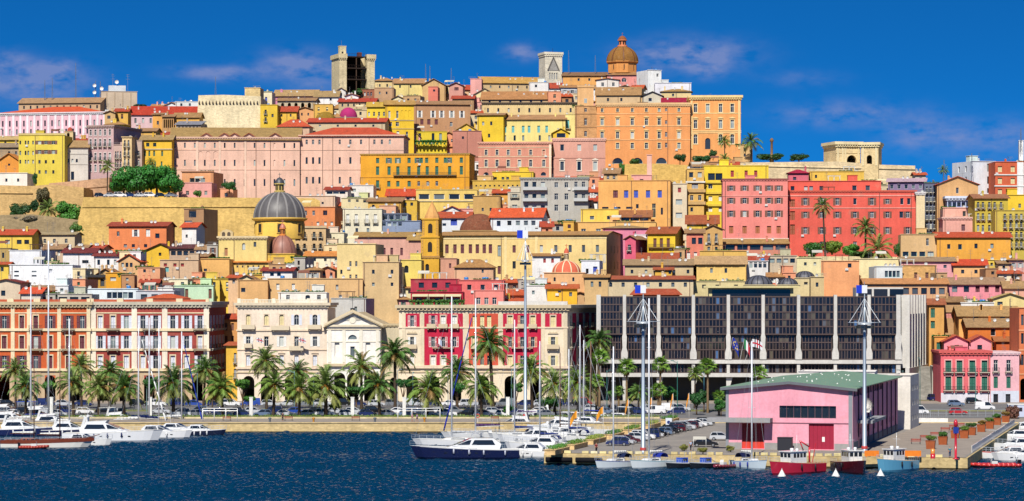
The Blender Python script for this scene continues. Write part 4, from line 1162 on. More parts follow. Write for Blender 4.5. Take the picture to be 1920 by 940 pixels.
# bell tower
s_ = .1735
V = bld('yellow bell tower with pointed spire and arched belfry openings', 789, 823, 484, 530, 'E2AC2E', [('p', [801], 7, [(495, 514)], {'arch': 1, 'fc': 'tan'})], d=782, rz=12, D=5.6, name='bell_tower', cat='tower', cor=(480, 485, 'B98A4A', .3))
m = MB(); X_, y_, w_ = 0, 2.8, V.w
def stage(ya, yb, sc, nm, col, cy=True):
 m = MB(); h = w_ * sc / 2; za, zb = V.lz(yb), V.lz(ya)
 m.box(-h, h, y_ - h, y_ + h, za, zb); m.box(-h - .25, h + .25, y_ - h - .25, y_ + h + .25, zb, zb + .35)
 o_ = O(nm, m.mesh(nm, PLASTER), V.o, color=H(col))
 return o_, h, (za + zb) / 2, zb - za
for (ya, yb, sc) in ((446, 480, .98), (412, 444, .86)):
 o_, h, zc, hh = stage(ya, yb, sc, 'belfry_stage', 'E2AC2E')
 for a in range(4):
  ang_ = a * pi / 2
  O('opening', WM['a'], o_, (sin(ang_) * (h + .08), y_ - cos(ang_) * (h + .08), zc), ang_, (w_ * .24, 1, hh * .55), H('2A1E14'))  # not a hole: solid dark arch painted as belfry shade
  for q in (-1, 1):
   O('corner_pilaster', WM['leaf'], o_, (sin(ang_) * (h + .09) + cos(ang_) * q * h * .85, y_ - cos(ang_) * (h + .09) + sin(ang_) * q * h * .85, zc), ang_, (.5, 2, hh), H('D09A2C'))
m = MB(); m.lathe([(w_ * .44, V.lz(411)), (w_ * .40, V.lz(405)), (.06, V.lz(377))], 8, 0, y_, smooth=False, a0=pi / 8); O('spire', m.mesh('spire', PLASTER), V.o, color=H('D9A05A'))
COVER.append((785, 826, 377, 520, 780))
# brown brick dome beyond the yellow convent
N = bld('long cream-yellow convent with a row of maroon-shuttered windows', 823, 1137, 441, 520, 'EFCF86',
  [('s', [838, 853, 867, 882, 895, 908, 919.5], 6.5, [(458, 475)], {'fc': 'maroon'}), ('g', [936], 6, [(460, 481)], {'fc': 'dark'}), ('s', [964, 989.5], 6, [(460, 474)], {'fc': 'maroon'}), ('p', [1015, 1042, 1069, 1094, 1120], 6, [(460, 474)], {'fc': 'cream'}), ('p', [964], 6, [(490, 504)], {'fc': 'dark'}), ('s', [936], 6, [(499, 514)], {'fc': 'maroon'}),
   ('p', [1094, 1120], 6, [(492, 506)], {'fc': 'dark'})],
  d=800, rz=11, D=44, roof='gx', rh=6, ridge=.2, rc='B98A50', name='convent', cat='convent', pil=[(948, 5, 441, 520, 'F2D898'), (1006, 5, 441, 520, 'F2D898')], bands=[(446, 448, 'F4E0A8')], pipes=[940],
  sw=[('p', [.2, .35, .5, .75, .9], 1.0, [(460, 474), (490, 504)], {'fc': 'tan'})])
Q = bld('low tan block under the dark brick dome', 848, 930, 433, 442, 'B99A62', [], d=847, rz=8, D=20, name='church_drum', cat='church')
add_dome(Q, 889, 399, 434, 76, 436, 'A8844C', '8A5238', TILE, y=11, ribs=0, nwin=0)
# orange plaster dome by the convent end
J = bld('salmon chapel with ribbed orange dome beside the white house', 1020, 1096, 512, 545, 'E9B27A', [('p', [1040, 1075], 4, [(520, 528)], {'arch': 1})], rz=5, D=13, name='chapel', cat='chapel')
add_dome(J, 1059, 488, 511, 54, 516, 'E8AE78', 'D8694A', PLASTER, lantern=(462, 9), ribs=10, ribcol='EEDDB0', y=6.5, nwin=0, lantcol='E9D0A8', capcol='D8694A')
# gold and magenta domes up the hill
Y1 = bld('low tan chapel under the gold-brown tiled dome', 586, 631, 224, 236, 'C9B183', [], rz=2, D=12, d=1092, name='chapel', cat='chapel')
add_dome(Y1, 608, 208, 224, 38, 226, 'C9A860', '9C7A22', TILE, y=5, nwin=0)
Y2 = bld('low brown chapel under the magenta dome', 630, 672, 221, 236, 'B79A78', [], rz=2, D=12, d=1094, name='chapel', cat='chapel')
add_dome(Y2, 651, 200, 219, 34, 223, '5A4A6A', 'B42A6C', PLASTER, y=5, nwin=0, lantern=None)
# dark ribbed domes behind the office block
for (cx, yt, yb_, w_, lab) in ((1424, 516, 536, 52, 'largest'), (1479, 521, 536, 38, 'lowest'), (1511, 508, 523, 38, 'highest')):
 Z = bld(f'cream block under the {lab} of three dark ribbed domes', cx - w_ * .56, cx + w_ * .56, yb_ - 1, yb_ + 18, 'DCC894', [('p', [cx], 7, [(yb_ + 6, yb_ + 11)], {'fc': 'grey'})], d=722 if lab != 'highest' else 742, rz=3, D=12, name='domed_hall', cat='building')
 add_dome(Z, cx, yt, yb_ - 1, w_, yb_, 'DCC894', '5A5A62', LEAD, y=5.5, ribs=14, ribcol='2E2E34', nwin=0)
# stone bastions
def bastion(label, pts, ybot, d, col, batter=.12, D=25, cordon=None, rz=0, name='bastion', topcol=None):
 """pts: left to right (x, y) crest in the photo; a battered masonry front at depth d"""
 xs = [p[0] for p in pts]; xc = (xs[0] + xs[-1]) / 2; X0 = PX(xc, d); bz_ = min(terr(X0, d), PZ(ybot, d)) - 3
 r = thing(name, label, 'fortress wall', (X0, d, bz_), -radians(rz))
 m = MB(); tp = [(PX(x, d) - X0, PZ(y, d) - bz_) for x, y in pts]
 for (xa_, za), (xb_, zb) in zip(tp, tp[1:]):
  m.poly([(xa_, -za * batter, 0), (xb_, -zb * batter, 0), (xb_, 0, zb), (xa_, 0, za)])
  m.poly([(xa_, 0, za), (xb_, 0, zb), (xb_, D, zb), (xa_, D, za)])
 (xa_, za), (xb_, zb) = tp[0], tp[-1]
 m.poly([(xa_ - za * batter, D, 0), (xa_ - za * batter, -za * batter, 0), (xa_, 0, za), (xa_, D, za)])
 m.poly([(xa_, -za * batter, 0), (xa_, 0, za), (xa_ - za * batter, -za * batter, 0)])
 m.poly([(xb_, -zb * batter, 0), (xb_ , D, 0), (xb_, D, zb), (xb_, 0, zb)])
 O('wall', m.mesh('wall', STONE), r, color=H(col))
 if cordon:
  m = MB()
  for (x0_, y0_), (x1_, y1_) in zip(cordon, cordon[1:]):
   p0 = (PX(x0_, d) - X0, PZ(y0_, d) - bz_); p1 = (PX(x1_, d) - X0, PZ(y1_, d) - bz_)
   f0 = -(tp[0][1] - p0[1]) * batter - .1
   m.cyl((p0[0], f0, p0[1]), (p1[0], f0, p1[1]), .28, n=8)
  O('cordon', m.mesh('cordon', STONE), r, color=H(col))
 COVER.append((xs[0], xs[-1], min(p[1] for p in pts), ybot, d))
 return r
bastion('big yellow stone bastion with rounded cordon below the pine trees', [(157, 370), (300, 370), (600, 372)], 456, 905, 'D3AE62', .2, 40, [(155, 388.5), (600, 388)])
bastion('rough tan fortress wall with bushes at the left edge', [(-20, 347), (60, 349), (96, 346), (157, 352)], 420, 925, 'CFA96C', .1, 20, [(-20, 362), (62, 363)])
bastion('reddish fortress wall below the tall palm', [(92, 344), (150, 339), (205, 333)], 372, 945, 'C39A76', .1, 14, [(94, 357), (200, 350)])
gb = bastion('cream stone bastion wall with a row of gun loops', [(372, 179), (420, 178), (470, 180), (489, 181)], 238, 1098, 'EAD7AC', .05, 30, name='bastion')
gl = MB().ext([(-.35, 0), (.35, 0), (0, 1.2)], -.35, .3).mesh('gun_loop', PAINT)
for i in range(18): O('gun_loop', gl, gb, (PX(374 + i * 6.4, 1098) - gb.location.x, -.5, PZ(194.5, 1098) - gb.location.z), color=H('4A3A30'))
COVER.append((1137, 1172, 441, 520, 800))
bastion('cream retaining wall of the garden below the vermilion house', [(1494, 481), (1600, 481), (1690, 482)], 500, 796, 'DDCB98', .02, 22, name='retaining_wall')
bastion('dry earth bank with scrub under the fortress wall', [(-20, 404), (60, 402), (110, 408), (157, 414)], 440, 906, '94805E', .5, 18, name='earth_bank')
bastion('golden terrace wall below the orange palace', [(1172, 308), (1230, 307), (1290, 310)], 345, 975, 'DDB35E', .05, 45)
bastion('long pale terrace wall carrying the triumphal arch', [(1388, 305), (1480, 304), (1570, 303), (1650, 309), (1716, 311)], 345, 985, 'DFC79C', .02, 30, [(1388, 311), (1716, 318)])
# triumphal arch on the terrace
AR = bld('pale stone triumphal arch standing on the terrace', 1568, 1613, 276, 306, 'E6CD9A', [('o', [1597], 18, [(291, 305.5)], {'arch': 1, 'rev': 1.2})], d=990, rz=-14, D=13, name='triumphal_arch', cat='arch', mat=STONE, cor=(266, 276, 'EBD8A8', .9), pil=[(x, 3, 276, 305, 'EBD8A8') for x in (1571, 1580, 1585, 1609)], bands=[(287, 288, 'D0B684')])
AR2 = bld('right pavilion of the triumphal arch with narrow dark archway', 1614, 1647, 276, 312, 'E4C892', [('o', [1630], 10, [(291, 310)], {'arch': 1, 'rev': 1.2})], d=984, rz=14, D=11, name='triumphal_arch', cat='arch', mat=STONE, cor=(267, 276, 'EBD8A8', .8), pil=[(1618, 4, 276, 311, 'EBD8A8'), (1643, 4, 276, 311, 'EBD8A8')])
# ------------------------------------------------------------------ houses of the hill town, listed back to front
G_, Bn, Wt, Mr, Dk, Cr = {'sc': 'green'}, {'sc': 'brown'}, {'sc': 'white'}, {'fc': 'maroon'}, {'fc': 'dark'}, {'fc': 'cream'}
TC, OR_, BR, RD = 'C8552E', 'D9602C', 'A87F55', 'B8402A'
b = bld
# --- ridge, left
b('long tan barracks with dark eaves and brown roof on the left skyline', 35, 188, 193, 205, 'C9A47E', [('p', L(12, 45, 182), 3, [(198, 204)], Dk)], d=1185, rz=8, D=14, roof='gx', rh=9, rc='B08A62', name='barracks', cat='building')
c = b('tan concrete block with white roof cabin and aerials on the skyline', 190, 257, 172, 200, 'CDB79C', [], d=1190, rz=-10, D=16, name='concrete_block', cat='building', pil=[(x, 2, 174, 200, 'BBA488') for x in (200, 215, 230, 245)])
m = MB(); m.box(c.lx(204), c.lx(236), 2, 10, c.h, c.lz(160)); O('roof_cabin', m.mesh('roof_cabin', PLASTER), c.o, color=H('D3D9DC'))
O('satellite_dish', DISH, c.o, (c.lx(219), 2, c.lz(160)), 0, (1.7,) * 3, WHITE); O('satellite_dish', DISH, c.o, (c.lx(192), 1, c.lz(173)), -.4, (1.7,) * 3, WHITE)
for x_ in (240, 212): O('antenna', ANT[1], c.o, (c.lx(x_), 3, c.h), .4, (1.4, 1.4, 2.2), H('B0B0B0'))
b('long pink and white barracks with bright orange tiled roof', -20, 196, 213, 256, 'E9B9C2', [('p', L(16, -8, 190), 3, [(226, 237), (242, 252)], Dk)], d=1110, rz=12, D=42, roof='hip', rh=13, rc='DF5A26', name='barracks', cat='building', pil=[(x, 4, 216, 255, 'EFE6E8') for x in L(17, -14, 196)], cor=(211, 216, 'E6E2E4', .5), sw=[('p', [.2, .4, .6, .8], 1.2, [(226, 237)], Dk)])
b('pale building with long dark red roof left of the bastion', 246, 374, 215, 236, 'E3BFC0', [('p', L(9, 254, 368), 4, [(222, 231)], Dk)], d=1120, rz=-3, D=14, roof='gx', rh=15, rc='B93A22')
b('white block peeping above the dark red roof', 329, 372, 191, 205, 'E3E3DE', [('p', [340, 356], 4, [(194, 199)], Dk)], d=1160, rz=2, clut=2)
b('orange house with a single window beside the dark red roof', 286, 304, 215, 246, 'E9A84E', [('p', [296], 4, [(227, 234)], Dk)], d=1088, roof='shed', rh=3, rc=BR)
b('tan gallery with small columns next to the orange house', 304, 326, 219, 246, 'C6965E', [('o', L(5, 308, 323), 2.4, [(224, 240)], {'arch': 1})], d=1085, roof='gx', rh=4, rc=BR)
b('ochre wide house with brown tiled roof under the dark red roof', 326, 374, 220, 246, 'EDB455', [('p', [340, 360], 3, [(228, 234)], Dk)], d=1086, rz=3, roof='gx', rh=8, rc='A9814F')
b('grey-roofed long shed above the pale pink college', 330, 376, 234, 250, 'B9A898', [('p', L(6, 336, 370), 4, [(238, 245)], Dk)], d=1072, roof='shed', rh=6, rc='8C8C94')
# --- tower ridge
b('cream house with blue shutter beside the bastion', 489, 510, 173, 193, 'EFE0B8', [('s', [499], 4, [(182, 190)], {'fc': 'blue'})], d=1150, clut=1)
b('plain stone block house on the end of the bastion', 459, 488, 165, 182, 'D9BE86', [], d=1130, mat=STONE, clut=1)
b('long pink-walled house with broad tan roof left of the tower', 513, 592, 180, 188, 'D98AA8', [('p', [530, 545, 560], 4, [(182, 186)], Dk)], d=1165, roof='gx', rh=11, rc='B6935F', D=16)
b('white wall house with tiled roof under the tower', 590, 634, 181, 192, 'EDE8E2', [('p', [620], 4, [(184, 189)], Dk)], d=1150, roof='gx', rh=10, rc='A88A5A', clut=2)
b('tiny white gabled house at the foot of the tower', 632, 648, 170, 184, 'E9E4DA', [('p', [640], 3, [(175, 180)], Dk)], d=1155, roof='gy', rh=5, rc=BR)
b('cream house right of the tower with low brown roof', 701, 738, 152, 168, 'E5C98C', [('p', [712, 726], 3, [(158, 163)], Dk)], d=1195, roof='hip', rh=6, rc='A97E52', clut=2)
b('long yellow house with brown roof right of the tower', 738, 795, 156, 176, 'EBD381', [('p', [750, 770], 3, [(160, 165)], Dk)], d=1185, roof='gx', rh=8, rc='B5875A', clut=3)
b('red-brown brick house with pale windows below the tower', 678, 702, 168, 186, 'A8674C', [('g', [684, 690, 696], 3, [(173, 180)], {})], d=1160)
b('bare tan gable wall beside the red-brown brick house', 702, 738, 165, 188, 'C49A72', [('p', [712, 725], 3, [(172, 177)], Dk)], d=1158, clut=2)
b('low house with bright red roof strip below the tower', 635, 703, 191, 206, 'CDB288', [('p', L(6, 642, 696), 3, [(195, 200)], Dk)], d=1125, roof='gx', rh=6, rc=RD, clut=2)
b('stone arcaded house left of the magenta dome', 520, 590, 189, 204, 'CDBA98', [('o', L(5, 530, 580), 6, [(193, 203)], {'arch': 1})], d=1128, roof='gx', rh=5, rc=BR, clut=2)
b('yellow house with red roof below the bastion end', 520, 556, 209, 224, 'E9B93E', [('p', [528, 545], 3, [(214, 219)], Dk)], d=1100, roof='gx', rh=9, rc='B84A2C', clut=1)
b('narrow yellow house with dark balcony by the bastion', 488, 520, 197, 236, 'E6BE2E', [('s', [498], 4, [(206, 214), (220, 228)], {'fc': 'dark', 'bal': True}), ('p', [511], 4, [(214, 220)], Dk)], d=1095)
b('salmon house with tiny pediment between yellow house and gold dome', 556, 588, 206, 226, 'E3A56A', [('p', [566, 578], 3, [(212, 217)], Dk)], d=1102, roof='gy', rh=5, rc=BR)
b('cream small house with dark awning above the magenta dome', 640, 690, 207, 222, 'D9C39A', [('p', [676], 4, [(210, 216)], Dk)], d=1108, clut=3)
b('bright yellow small house with dormer right of the magenta dome', 688, 724, 200, 228, 'EFCB28', [('g', L(4, 692, 720), 3.4, [(210, 218)], {})], d=1098, roof='gx', rh=8, rc='C9A23A')
c = b('tall bright yellow house with blind arches', 723, 776, 196, 290, 'EFC31F', [('g', [730, 745], 4, [(208, 222)], {}), ('g', [732, 745], 6, [(229, 237)], {}), ('g', [763], 4, [(247, 265)], {}), ('s', [746], 5, [(246, 254)], {'fc': 'white'}), ('n', [754, 761, 768, 774], 4.5, [(207, 222)], {'arch': 1, 'rev': .12})], d=1045, rz=-4, roof='gx', rh=7, rc='B98F4A', bands=[(225, 227, 'B9A06A'), (241, 242.5, 'B9A06A')])
b('weathered tan house with long wooden balcony', 776, 882, 196, 246, 'BE8F66', [('g', [787, 812, 828, 847, 866], 4.5, [(208, 221)], Wt), ('s', [791, 804, 818], 6, [(224, 234)], {'fc': 'maroon'}), ('g', [846], 5, [(229, 237)], {})], d=1062, rz=-5, roof='gx', rh=6, rc='A97F55', clut=3)
c = b('yellow ground storey with terrace plants under the wooden balcony', 781, 838, 247, 290, 'E6C828', [('p', [787, 812, 826], 5, [(250, 266)], {'fc': 'green'})], d=1050, rz=-3)
for x_ in (792, 806, 820): O('potted_plants', POTS, c.o, (c.lx(x_), -2.2, c.lz(272)), 0, (1.8,) * 3, H('2F6A22'))
b('small salmon box house on the roofs left of the ridge tower', 803, 821, 163, 184, 'E8806A', [('p', [814], 4, [(168, 172)], Dk)], d=1160)
b('pink roof tower with dish on the skyline', 882, 903, 148, 172, 'EBA79C', [], d=1185, clut=2)
b('cream gable house with grey slopes on the ridge', 888, 930, 178, 190, 'E9D9A0', [], d=1150, roof='gy', rh=12, rc='7E7468')
b('stone gable house with aerial on the skyline left of the ridge', 792, 835, 160, 180, 'D8AE72', [('p', [806], 4, [(165, 170)], Dk)], d=1180, roof='gy', rh=12, rc=BR, clut=2)
b('pink gabled hut with dark shutter on the skyline', 842, 868, 161, 176, 'D99A88', [('s', [856], 8, [(164, 170)], {'fc': 'maroon'})], d=1178, roof='gy', rh=6, rc='9A4A3A')
b('very long tan roofed building climbing to the pale stone tower', 905, 1016, 156, 176, 'D6B684', [('p', L(6, 920, 1005), 3, [(161, 166)], Dk)], d=1192, rz=-10, D=18, roof='gx', rh=11, rc='C99A4A')
b('white terrace wall with wash lines below the pale stone tower', 992, 1028, 155, 168, 'ECE7E0', [('p', [1005], 4, [(159, 164)], Dk)], d=1168, clut=4)
b('wide ochre-tiled house in the middle of the ridge roofs', 903, 1028, 186, 196, 'D3B384', [('p', L(6, 918, 1015), 4, [(188, 193)], Dk)], d=1135, roof='gx', rh=14, rc='B8804C', clut=4)
b('long cream attic range with small windows below the ridge', 905, 1080, 196, 214, 'E9C98A', [('p', L(9, 915, 1070), 3.5, [(203, 211)], Dk)], d=1108, rz=1, D=14, cor=(192, 196, '6A5A4A', .5))
b('bright yellow cube house below the attic range', 895, 944, 216, 290, 'EEC722', [('p', [906, 921], 4, [(228, 235)], {'fc': 'blue'}), ('p', [917], 4, [(251, 258)], Dk)], d=1048, rz=9, roof='gx', rh=3, rc=BR)
b('pale yellow terrace house with turquoise shutters', 944, 1060, 224, 290, 'F0DB84', [('s', [947, 962, 981, 992, 1010, 1025], 5, [(236, 249)], {'fc': 'turq'}), ('p', [947, 965, 981, 1012, 1030], 4, [(254, 264)], Dk)], d=1050, rz=2, roof='gx', rh=8, rc='BA8A5A', clut=2)
b('pale yellow tall house with one turquoise door', 1060, 1079, 215, 290, 'F2E08E', [('s', [1064], 7, [(225, 241)], {'fc': 'turq', 'bal': True})], d=1052, rz=2)
b('small yellow gabled hut with blue window on the terrace', 1037, 1066, 249, 275, 'E9BE22', [('p', [1052], 16, [(250, 258)], {'fc': 'blue'})], d=1040, rz=0, roof='gy', rh=8, rc='D9B83A')
b('yellow gabled house front with round vent', 852, 897, 246, 290, 'E9C243', [('p', [876], 4, [(250, 254)], Dk)], d=1049, rz=-2, roof='gy', rh=14, rc='C9A050')
b('brick-pink plain wall house below the yellow gable', 849, 903, 246, 300, 'C88470', [('p', [868], 4, [(256, 261)], Dk)], d=1044, rz=-2)
c = b('ruined tan tower house with small windows', 1079, 1119, 199, 290, 'CF9C66', [('g', [1098], 5, [(203, 210), (222, 235), (246, 256)], {})], d=1042, rz=0, mat=STONE, bands=[(213, 214.5, 'B98A5A'), (238, 239.5, 'B98A5A')])
m = MB(); m.box(c.lx(1083), c.lx(1113), .5, 6, c.h, c.lz(164)); m.box(c.lx(1082), c.lx(1114), .3, 6.2, c.lz(164), c.lz(160)); O('upper_storey', m.mesh('upper_storey', PLASTER), c.o, color=H('E6B478')); O('window', WM['g'], c.o, (c.lx(1098), .42, c.lz(189)), 0, (1.1, 1, 1.7), WHITE)
# --- orange palaces on the crest
PW = {'sur': 'F2CF8A', 'hood': 1}
b('wide orange palace with cream window hoods on the crest', 1119, 1294, 200, 312, 'EE9E5A',
 [('g', [1129, 1158, 1185.5, 1212, 1236, 1273], 5, [(203, 210)], {'sur': 'F2CF8A'}), ('g', [1129, 1158, 1185.5, 1212, 1236, 1273], 6, [(222, 235), (247, 260)], PW), ('g', [1129, 1158, 1185.5, 1212, 1236, 1273], 6, [(268, 279)], {'sur': 'F2CF8A'}), ('g', [1249], 4, [(203, 209), (226, 233), (248, 257), (268, 277)], {}),
 ('p', [1158, 1195, 1240], 20, [(296, 307)], {'arch': 1, 'fc': 'turq'})], d=1036, rz=3, D=20, name='palace', cat='palace', cor=(193, 200, 'E8BE86', .5), bands=[(213, 214, 'F2C48A'), (236, 237.2, 'F2C48A'), (262, 263, 'F2C48A')], pipes=[1252], clut=3)
b('taller orange palace with balustrade and balcony at the end of the crest', 1294, 1389, 187, 300, 'F0A45C',
 [('g', [1304, 1327, 1351, 1373], 6.5, [(195, 211)], {'sur': 'F4D694'}), ('g', [1304, 1327, 1351, 1373], 6.5, [(225, 241)], {'sur': 'F4D694', 'hood': 1}), ('g', [1304, 1351, 1373], 7, [(252, 270)], {'arch': 1, 'sur': 'F4D694'}), ('p', [1327], 10, [(259, 280)], {'arch': 1, 'fc': 'dark'})],
 d=1038, rz=2, D=22, name='palace', cat='palace', cor=(179, 187, 'F0D08C', .8), bands=[(212, 213.5, 'F4D28E'), (245, 247, 'F4D28E'), (248.5, 250, 'F4D28E')], pil=[(1297, 3, 188, 280, 'F4D28E'), (1386, 4, 188, 280, 'F4D28E')], deck=H('A9704C'), clut=2)
b('white cubic house with shaded left side by the tiled dome', 1215, 1240, 132, 168, 'EFEFEA', [('g', [1233], 4, [(138, 144)], {})], d=1180, rz=-24, D=11, clut=0)
b('long low white wall block right of the tiled dome', 1228, 1296, 156, 176, 'E6E3E8', [], d=1172, rz=0)
b('white houses front with magenta awning below the tiled dome', 1118, 1160, 150, 166, 'EDE4D8', [('g', [1130, 1150], 5, [(155, 162)], {})], d=1165, clut=3, roof='gy', rh=3)
b('broad tan tiled house above the wide orange palace', 1118, 1200, 178, 194, 'D5B487', [('p', [1140, 1165], 4, [(184, 190)], Dk)], d=1110, roof='gx', rh=14, rc='AE8452', clut=4)
b('grey gabled house with black roof above the wide orange palace', 1205, 1242, 180, 194, 'D8CDB4', [('p', [1219], 6, [(184, 190)], {'fc': 'blue'})], d=1105, roof='gy', rh=8, rc='3A3A3E', clut=1)
b('house with crimson roof sheet beside the taller orange palace', 1242, 1290, 192, 200, 'E3C9A0', [], d=1100, roof='gx', rh=8, rc='A3163A')
b('house with hipped tan roof behind the taller orange palace', 1240, 1296, 172, 186, 'E8CF92', [('p', [1262], 4, [(176, 181)], Dk)], d=1120, roof='hip', rh=5, rc='B08A4C', clut=2)
# --- left, below the barracks
b('olive-yellow tall apartment house with brown windows', 35, 121, 254, 342, 'E3CB45', [('g', [74, 86, 100], 6.5, [(264, 271), (281.5, 289)], Bn), ('p', [74, 86, 100], 4, [(300.5, 307), (319.5, 326)], {'fc': 'brown'}), ('p', [38, 48, 53, 62], 3, [(264, 271), (283, 291), (300, 307)], Dk)], d=955, rz=3, name='apartment_house', pipes=[66], bands=[(250, 253, 'C9B478')])
b('low yellow house with pale roof at the left edge', -15, 35, 262, 275, 'E9C53C', [('p', [10], 4, [(266, 271)], Dk)], d=1000, roof='gx', rh=6, rc='C9A96A')
b('rough stone hut beside the olive-yellow apartment house', -15, 35, 276, 300, 'B59A78', [('p', [17, 30], 4, [(284, 290)], {'fc': 'green'})], d=985, roof='gx', rh=7, rc='9A8468', mat=STONE)
b('orange gabled chapel at the left edge', -8, 41, 305, 330, 'EB9A3A', [('p', [17], 4, [(293 + 14, 297 + 14)], Dk)], d=960, roof='gy', rh=17, rc='D98A3A')
b('white low house with two small windows on the fortress wall', -15, 51, 325, 352, 'EDE6DA', [('p', [12, 34], 4, [(335, 341)], Dk)], d=940, roof='flat')
c = b('small cream bell turret with red dome', 121, 137, 247, 270, 'E8C890', [('o', [128], 5, [(249, 262)], {'arch': 1})], d=985, D=4, name='bell_turret', cat='turret'); add_dome(c, 129, 238, 247, 11, 248, 'E0BE8A', 'B8503A', PLASTER, nwin=0, y=2)
b('pale grey church front with stepped brown roof', 122, 165, 276, 342, 'D6CFC4', [('p', [128, 136, 144], 4, [(298, 305)], {'arch': 1}), ('p', [136], 6, [(322, 338)], {'fc': 'tan'})], d=960, rz=-4, roof='shed', rh=12, rc='B3905F', name='church', cat='church', bands=[(288, 290, 'C4BDB2'), (308, 309, 'C4BDB2')])
b('mauve palace with rows of white-framed windows', 165, 213, 240, 336, 'C9A6A4', [('g', L(5, 170, 206), 3.8, [(243, 254), (261, 275), (287, 301), (309, 322)], {'sur': 'E6DAD4', 'bal': {1, 2}})], d=962, rz=14, D=26, name='palace', cat='palace', cor=(235, 240, 'B0948C', .5), roof='flat', deck=H('C69A76'))
b('narrow pale house with balconies right of the mauve palace', 213, 229, 272, 336, 'CDAEA0', [('g', [217, 221, 226], 2.6, [(284, 297), (303, 314)], {'bal': True})], d=958)
b('narrow cream house with tall balconied windows', 229, 247, 258, 340, 'E2C48E', [('g', [234, 241], 3.2, [(263, 275), (280, 292), (298, 311)], {'bal': True})], d=957, cor=(256, 259, 'C4A87A', .3))
b('small grey-pink house beside the yellow green-shuttered house', 247, 266, 264, 330, 'C9AFA0', [('g', [252, 260], 3, [(283, 292), (300, 310)], {'bal': True})], d=963)
b('yellow house with green shutters and roof terrace', 264, 322, 262, 330, 'EBBB2C', [('g', [277, 290], 6, [(268, 275)], {'fc': 'green'}), ('s', [272, 280, 289, 304], 3.4, [(283, 293)], {'fc': 'green'}), ('s', [286, 291, 303], 3, [(303, 314)], {'fc': 'green'})], d=966, rz=3, roof='gx', rh=8, rc='A88A58', bands=[(279, 281, 'C9B48A', .3)])
b('ochre upper house with tiled roof behind the green-shuttered one', 244, 292, 246, 266, 'E9B65A', [('p', [257], 4, [(247.5, 252)], Dk)], d=1000, roof='gx', rh=5, rc=BR, clut=2)
# pale pink college
PK = 'EDBFA6'
c = b('huge pale pink college with long rows of small windows', 320, 562, 262, 372, PK, [('p', L(13, 328, 552), 3.2, [(268, 278), (300, 312)], {'fc': 'cream'}), ('p', L(13, 328, 552), 3.2, [(336, 349)], {'fc': 'maroon'}), ('n', [376, 390, 404], 8, [(284, 299)], {'arch': 1, 'rev': .15})], d=972, rz=-3, D=26, name='college', cat='college', cor=(257, 262, 'DDB59C', .5), pipes=[507, 480], pil=[(370, 4, 263, 372, 'F2CDB2'), (412, 4, 263, 372, 'F2CDB2'), (460, 4, 263, 372, 'F2CDB2')], bands=[(281, 282, 'DDB59C'), (318, 319, 'DDB59C')], roof='gx', rh=22, rc='A8874E')
b('taller pale pink college wing with bright red hipped roof', 562, 757, 256, 372, PK, [('g', [575, 587, 599, 637, 657, 677, 702, 716, 731], 4, [(262, 271)], {'fc': 'white'}), ('p', [575, 587, 599, 637, 657, 677, 702, 716, 731], 4, [(295, 308), (332, 345)], {'fc': 'cream'})], d=974, rz=2, D=24, name='college', cat='college', roof='hip', rh=17, rc='C9502C', cor=(253, 257, 'DDB59C', .5), pipes=[555.5 + 7, 605, 624, 692], bands=[(281, 282, 'DDB59C'), (318, 319, 'DDB59C')])
for q, (x_, lab) in enumerate(((387, 'first'), (421, 'second'), (440, 'third'), (467, 'fourth'), (516, 'fifth'))):
 b(f'{lab} little pink gabled dormer on the college roof from its tan end', x_ - 9, x_ + 9, 256, 264, 'EBC4B0', [('p', [x_], 4, [(257, 261)], {'fc': 'white'})], d=973, base=70, D=4, roof='gy', rh=6, rc='B86A48', name='dormer_house', cat='dormer')
b('long tan wall under red roof behind the college', 577, 722, 229, 262, 'D2BC94', [('p', L(4, 600, 700), 4, [(234, 238)], Dk)], d=1030, roof='gx', rh=7, rc='C4492A', rz=3)
b('red roofed low wing behind the college gable', 520, 580, 238, 262, 'D8B292', [], d=1020, roof='hip', rh=14, rc='C9522E')
b('orange-tan lodge with wide blue window above the pink box house', 341, 400, 323, 350, 'E3A06C', [('p', L(3, 360, 380), 9, [(334, 342)], {'fc': 'white'})], d=935, rz=8, D=14, bands=[(321, 323, 'A8785A', .3)])
b('pink box house with three square windows on the bastion', 335, 397, 343, 374, 'E6A49C', [('g', [351.5, 369, 386], 5.5, [(358, 366)], {})], d=928, rz=5)
b('small peach hut with shrubs beside the pink box house', 413, 437, 354, 374, 'E3A27C', [('p', [424], 6, [(362, 369)], {'fc': 'white'})], d=930)
b('brown modern house with big dark window on the yellow bastion', 345, 382, 392, 424, 'B08660', [('p', [361], 14, [(394, 408)], Dk), ('p', [353], 14, [(414, 420)], Dk)], d=882, rz=16, D=12)
# --- centre, below the college
b('amber long house with rows of green shutters', 676, 880, 291, 356, 'E9A41E', [('s', [708, 767, 790, 800, 819, 835, 865], 6, [(296, 306)], {'fc': 'green'}), ('g', [729, 746, 783, 842], 5, [(296, 306)], G_), ('s', [708, 729.5, 746, 767, 785, 801, 819, 843, 865], 6, [(312, 328)], {'fc': 'green'}), ('s', [729, 746, 767], 6, [(339.5, 350)], {'fc': 'green'}), ('g', [785, 802, 819], 5, [(340, 349)], {}), ('s', [708], 6, [(338, 352)], {'fc': 'green', 'bal': True})],
 d=940, rz=6, D=16, cor=(288, 291, 'A88A4A', .3), bands=[(332, 333, 'D4942A')])
bo = bpy.data.objects[[o.name for o in COL.objects if o.get('label') == 'amber long house with rows of green shutters'][0]]
O('balcony', mk_balcony(22), bo, ((PX(797, 940) - PX(778, 940)), -.1, PZ(329, 940) - bo.location.z), color=H('8A7A5A'))
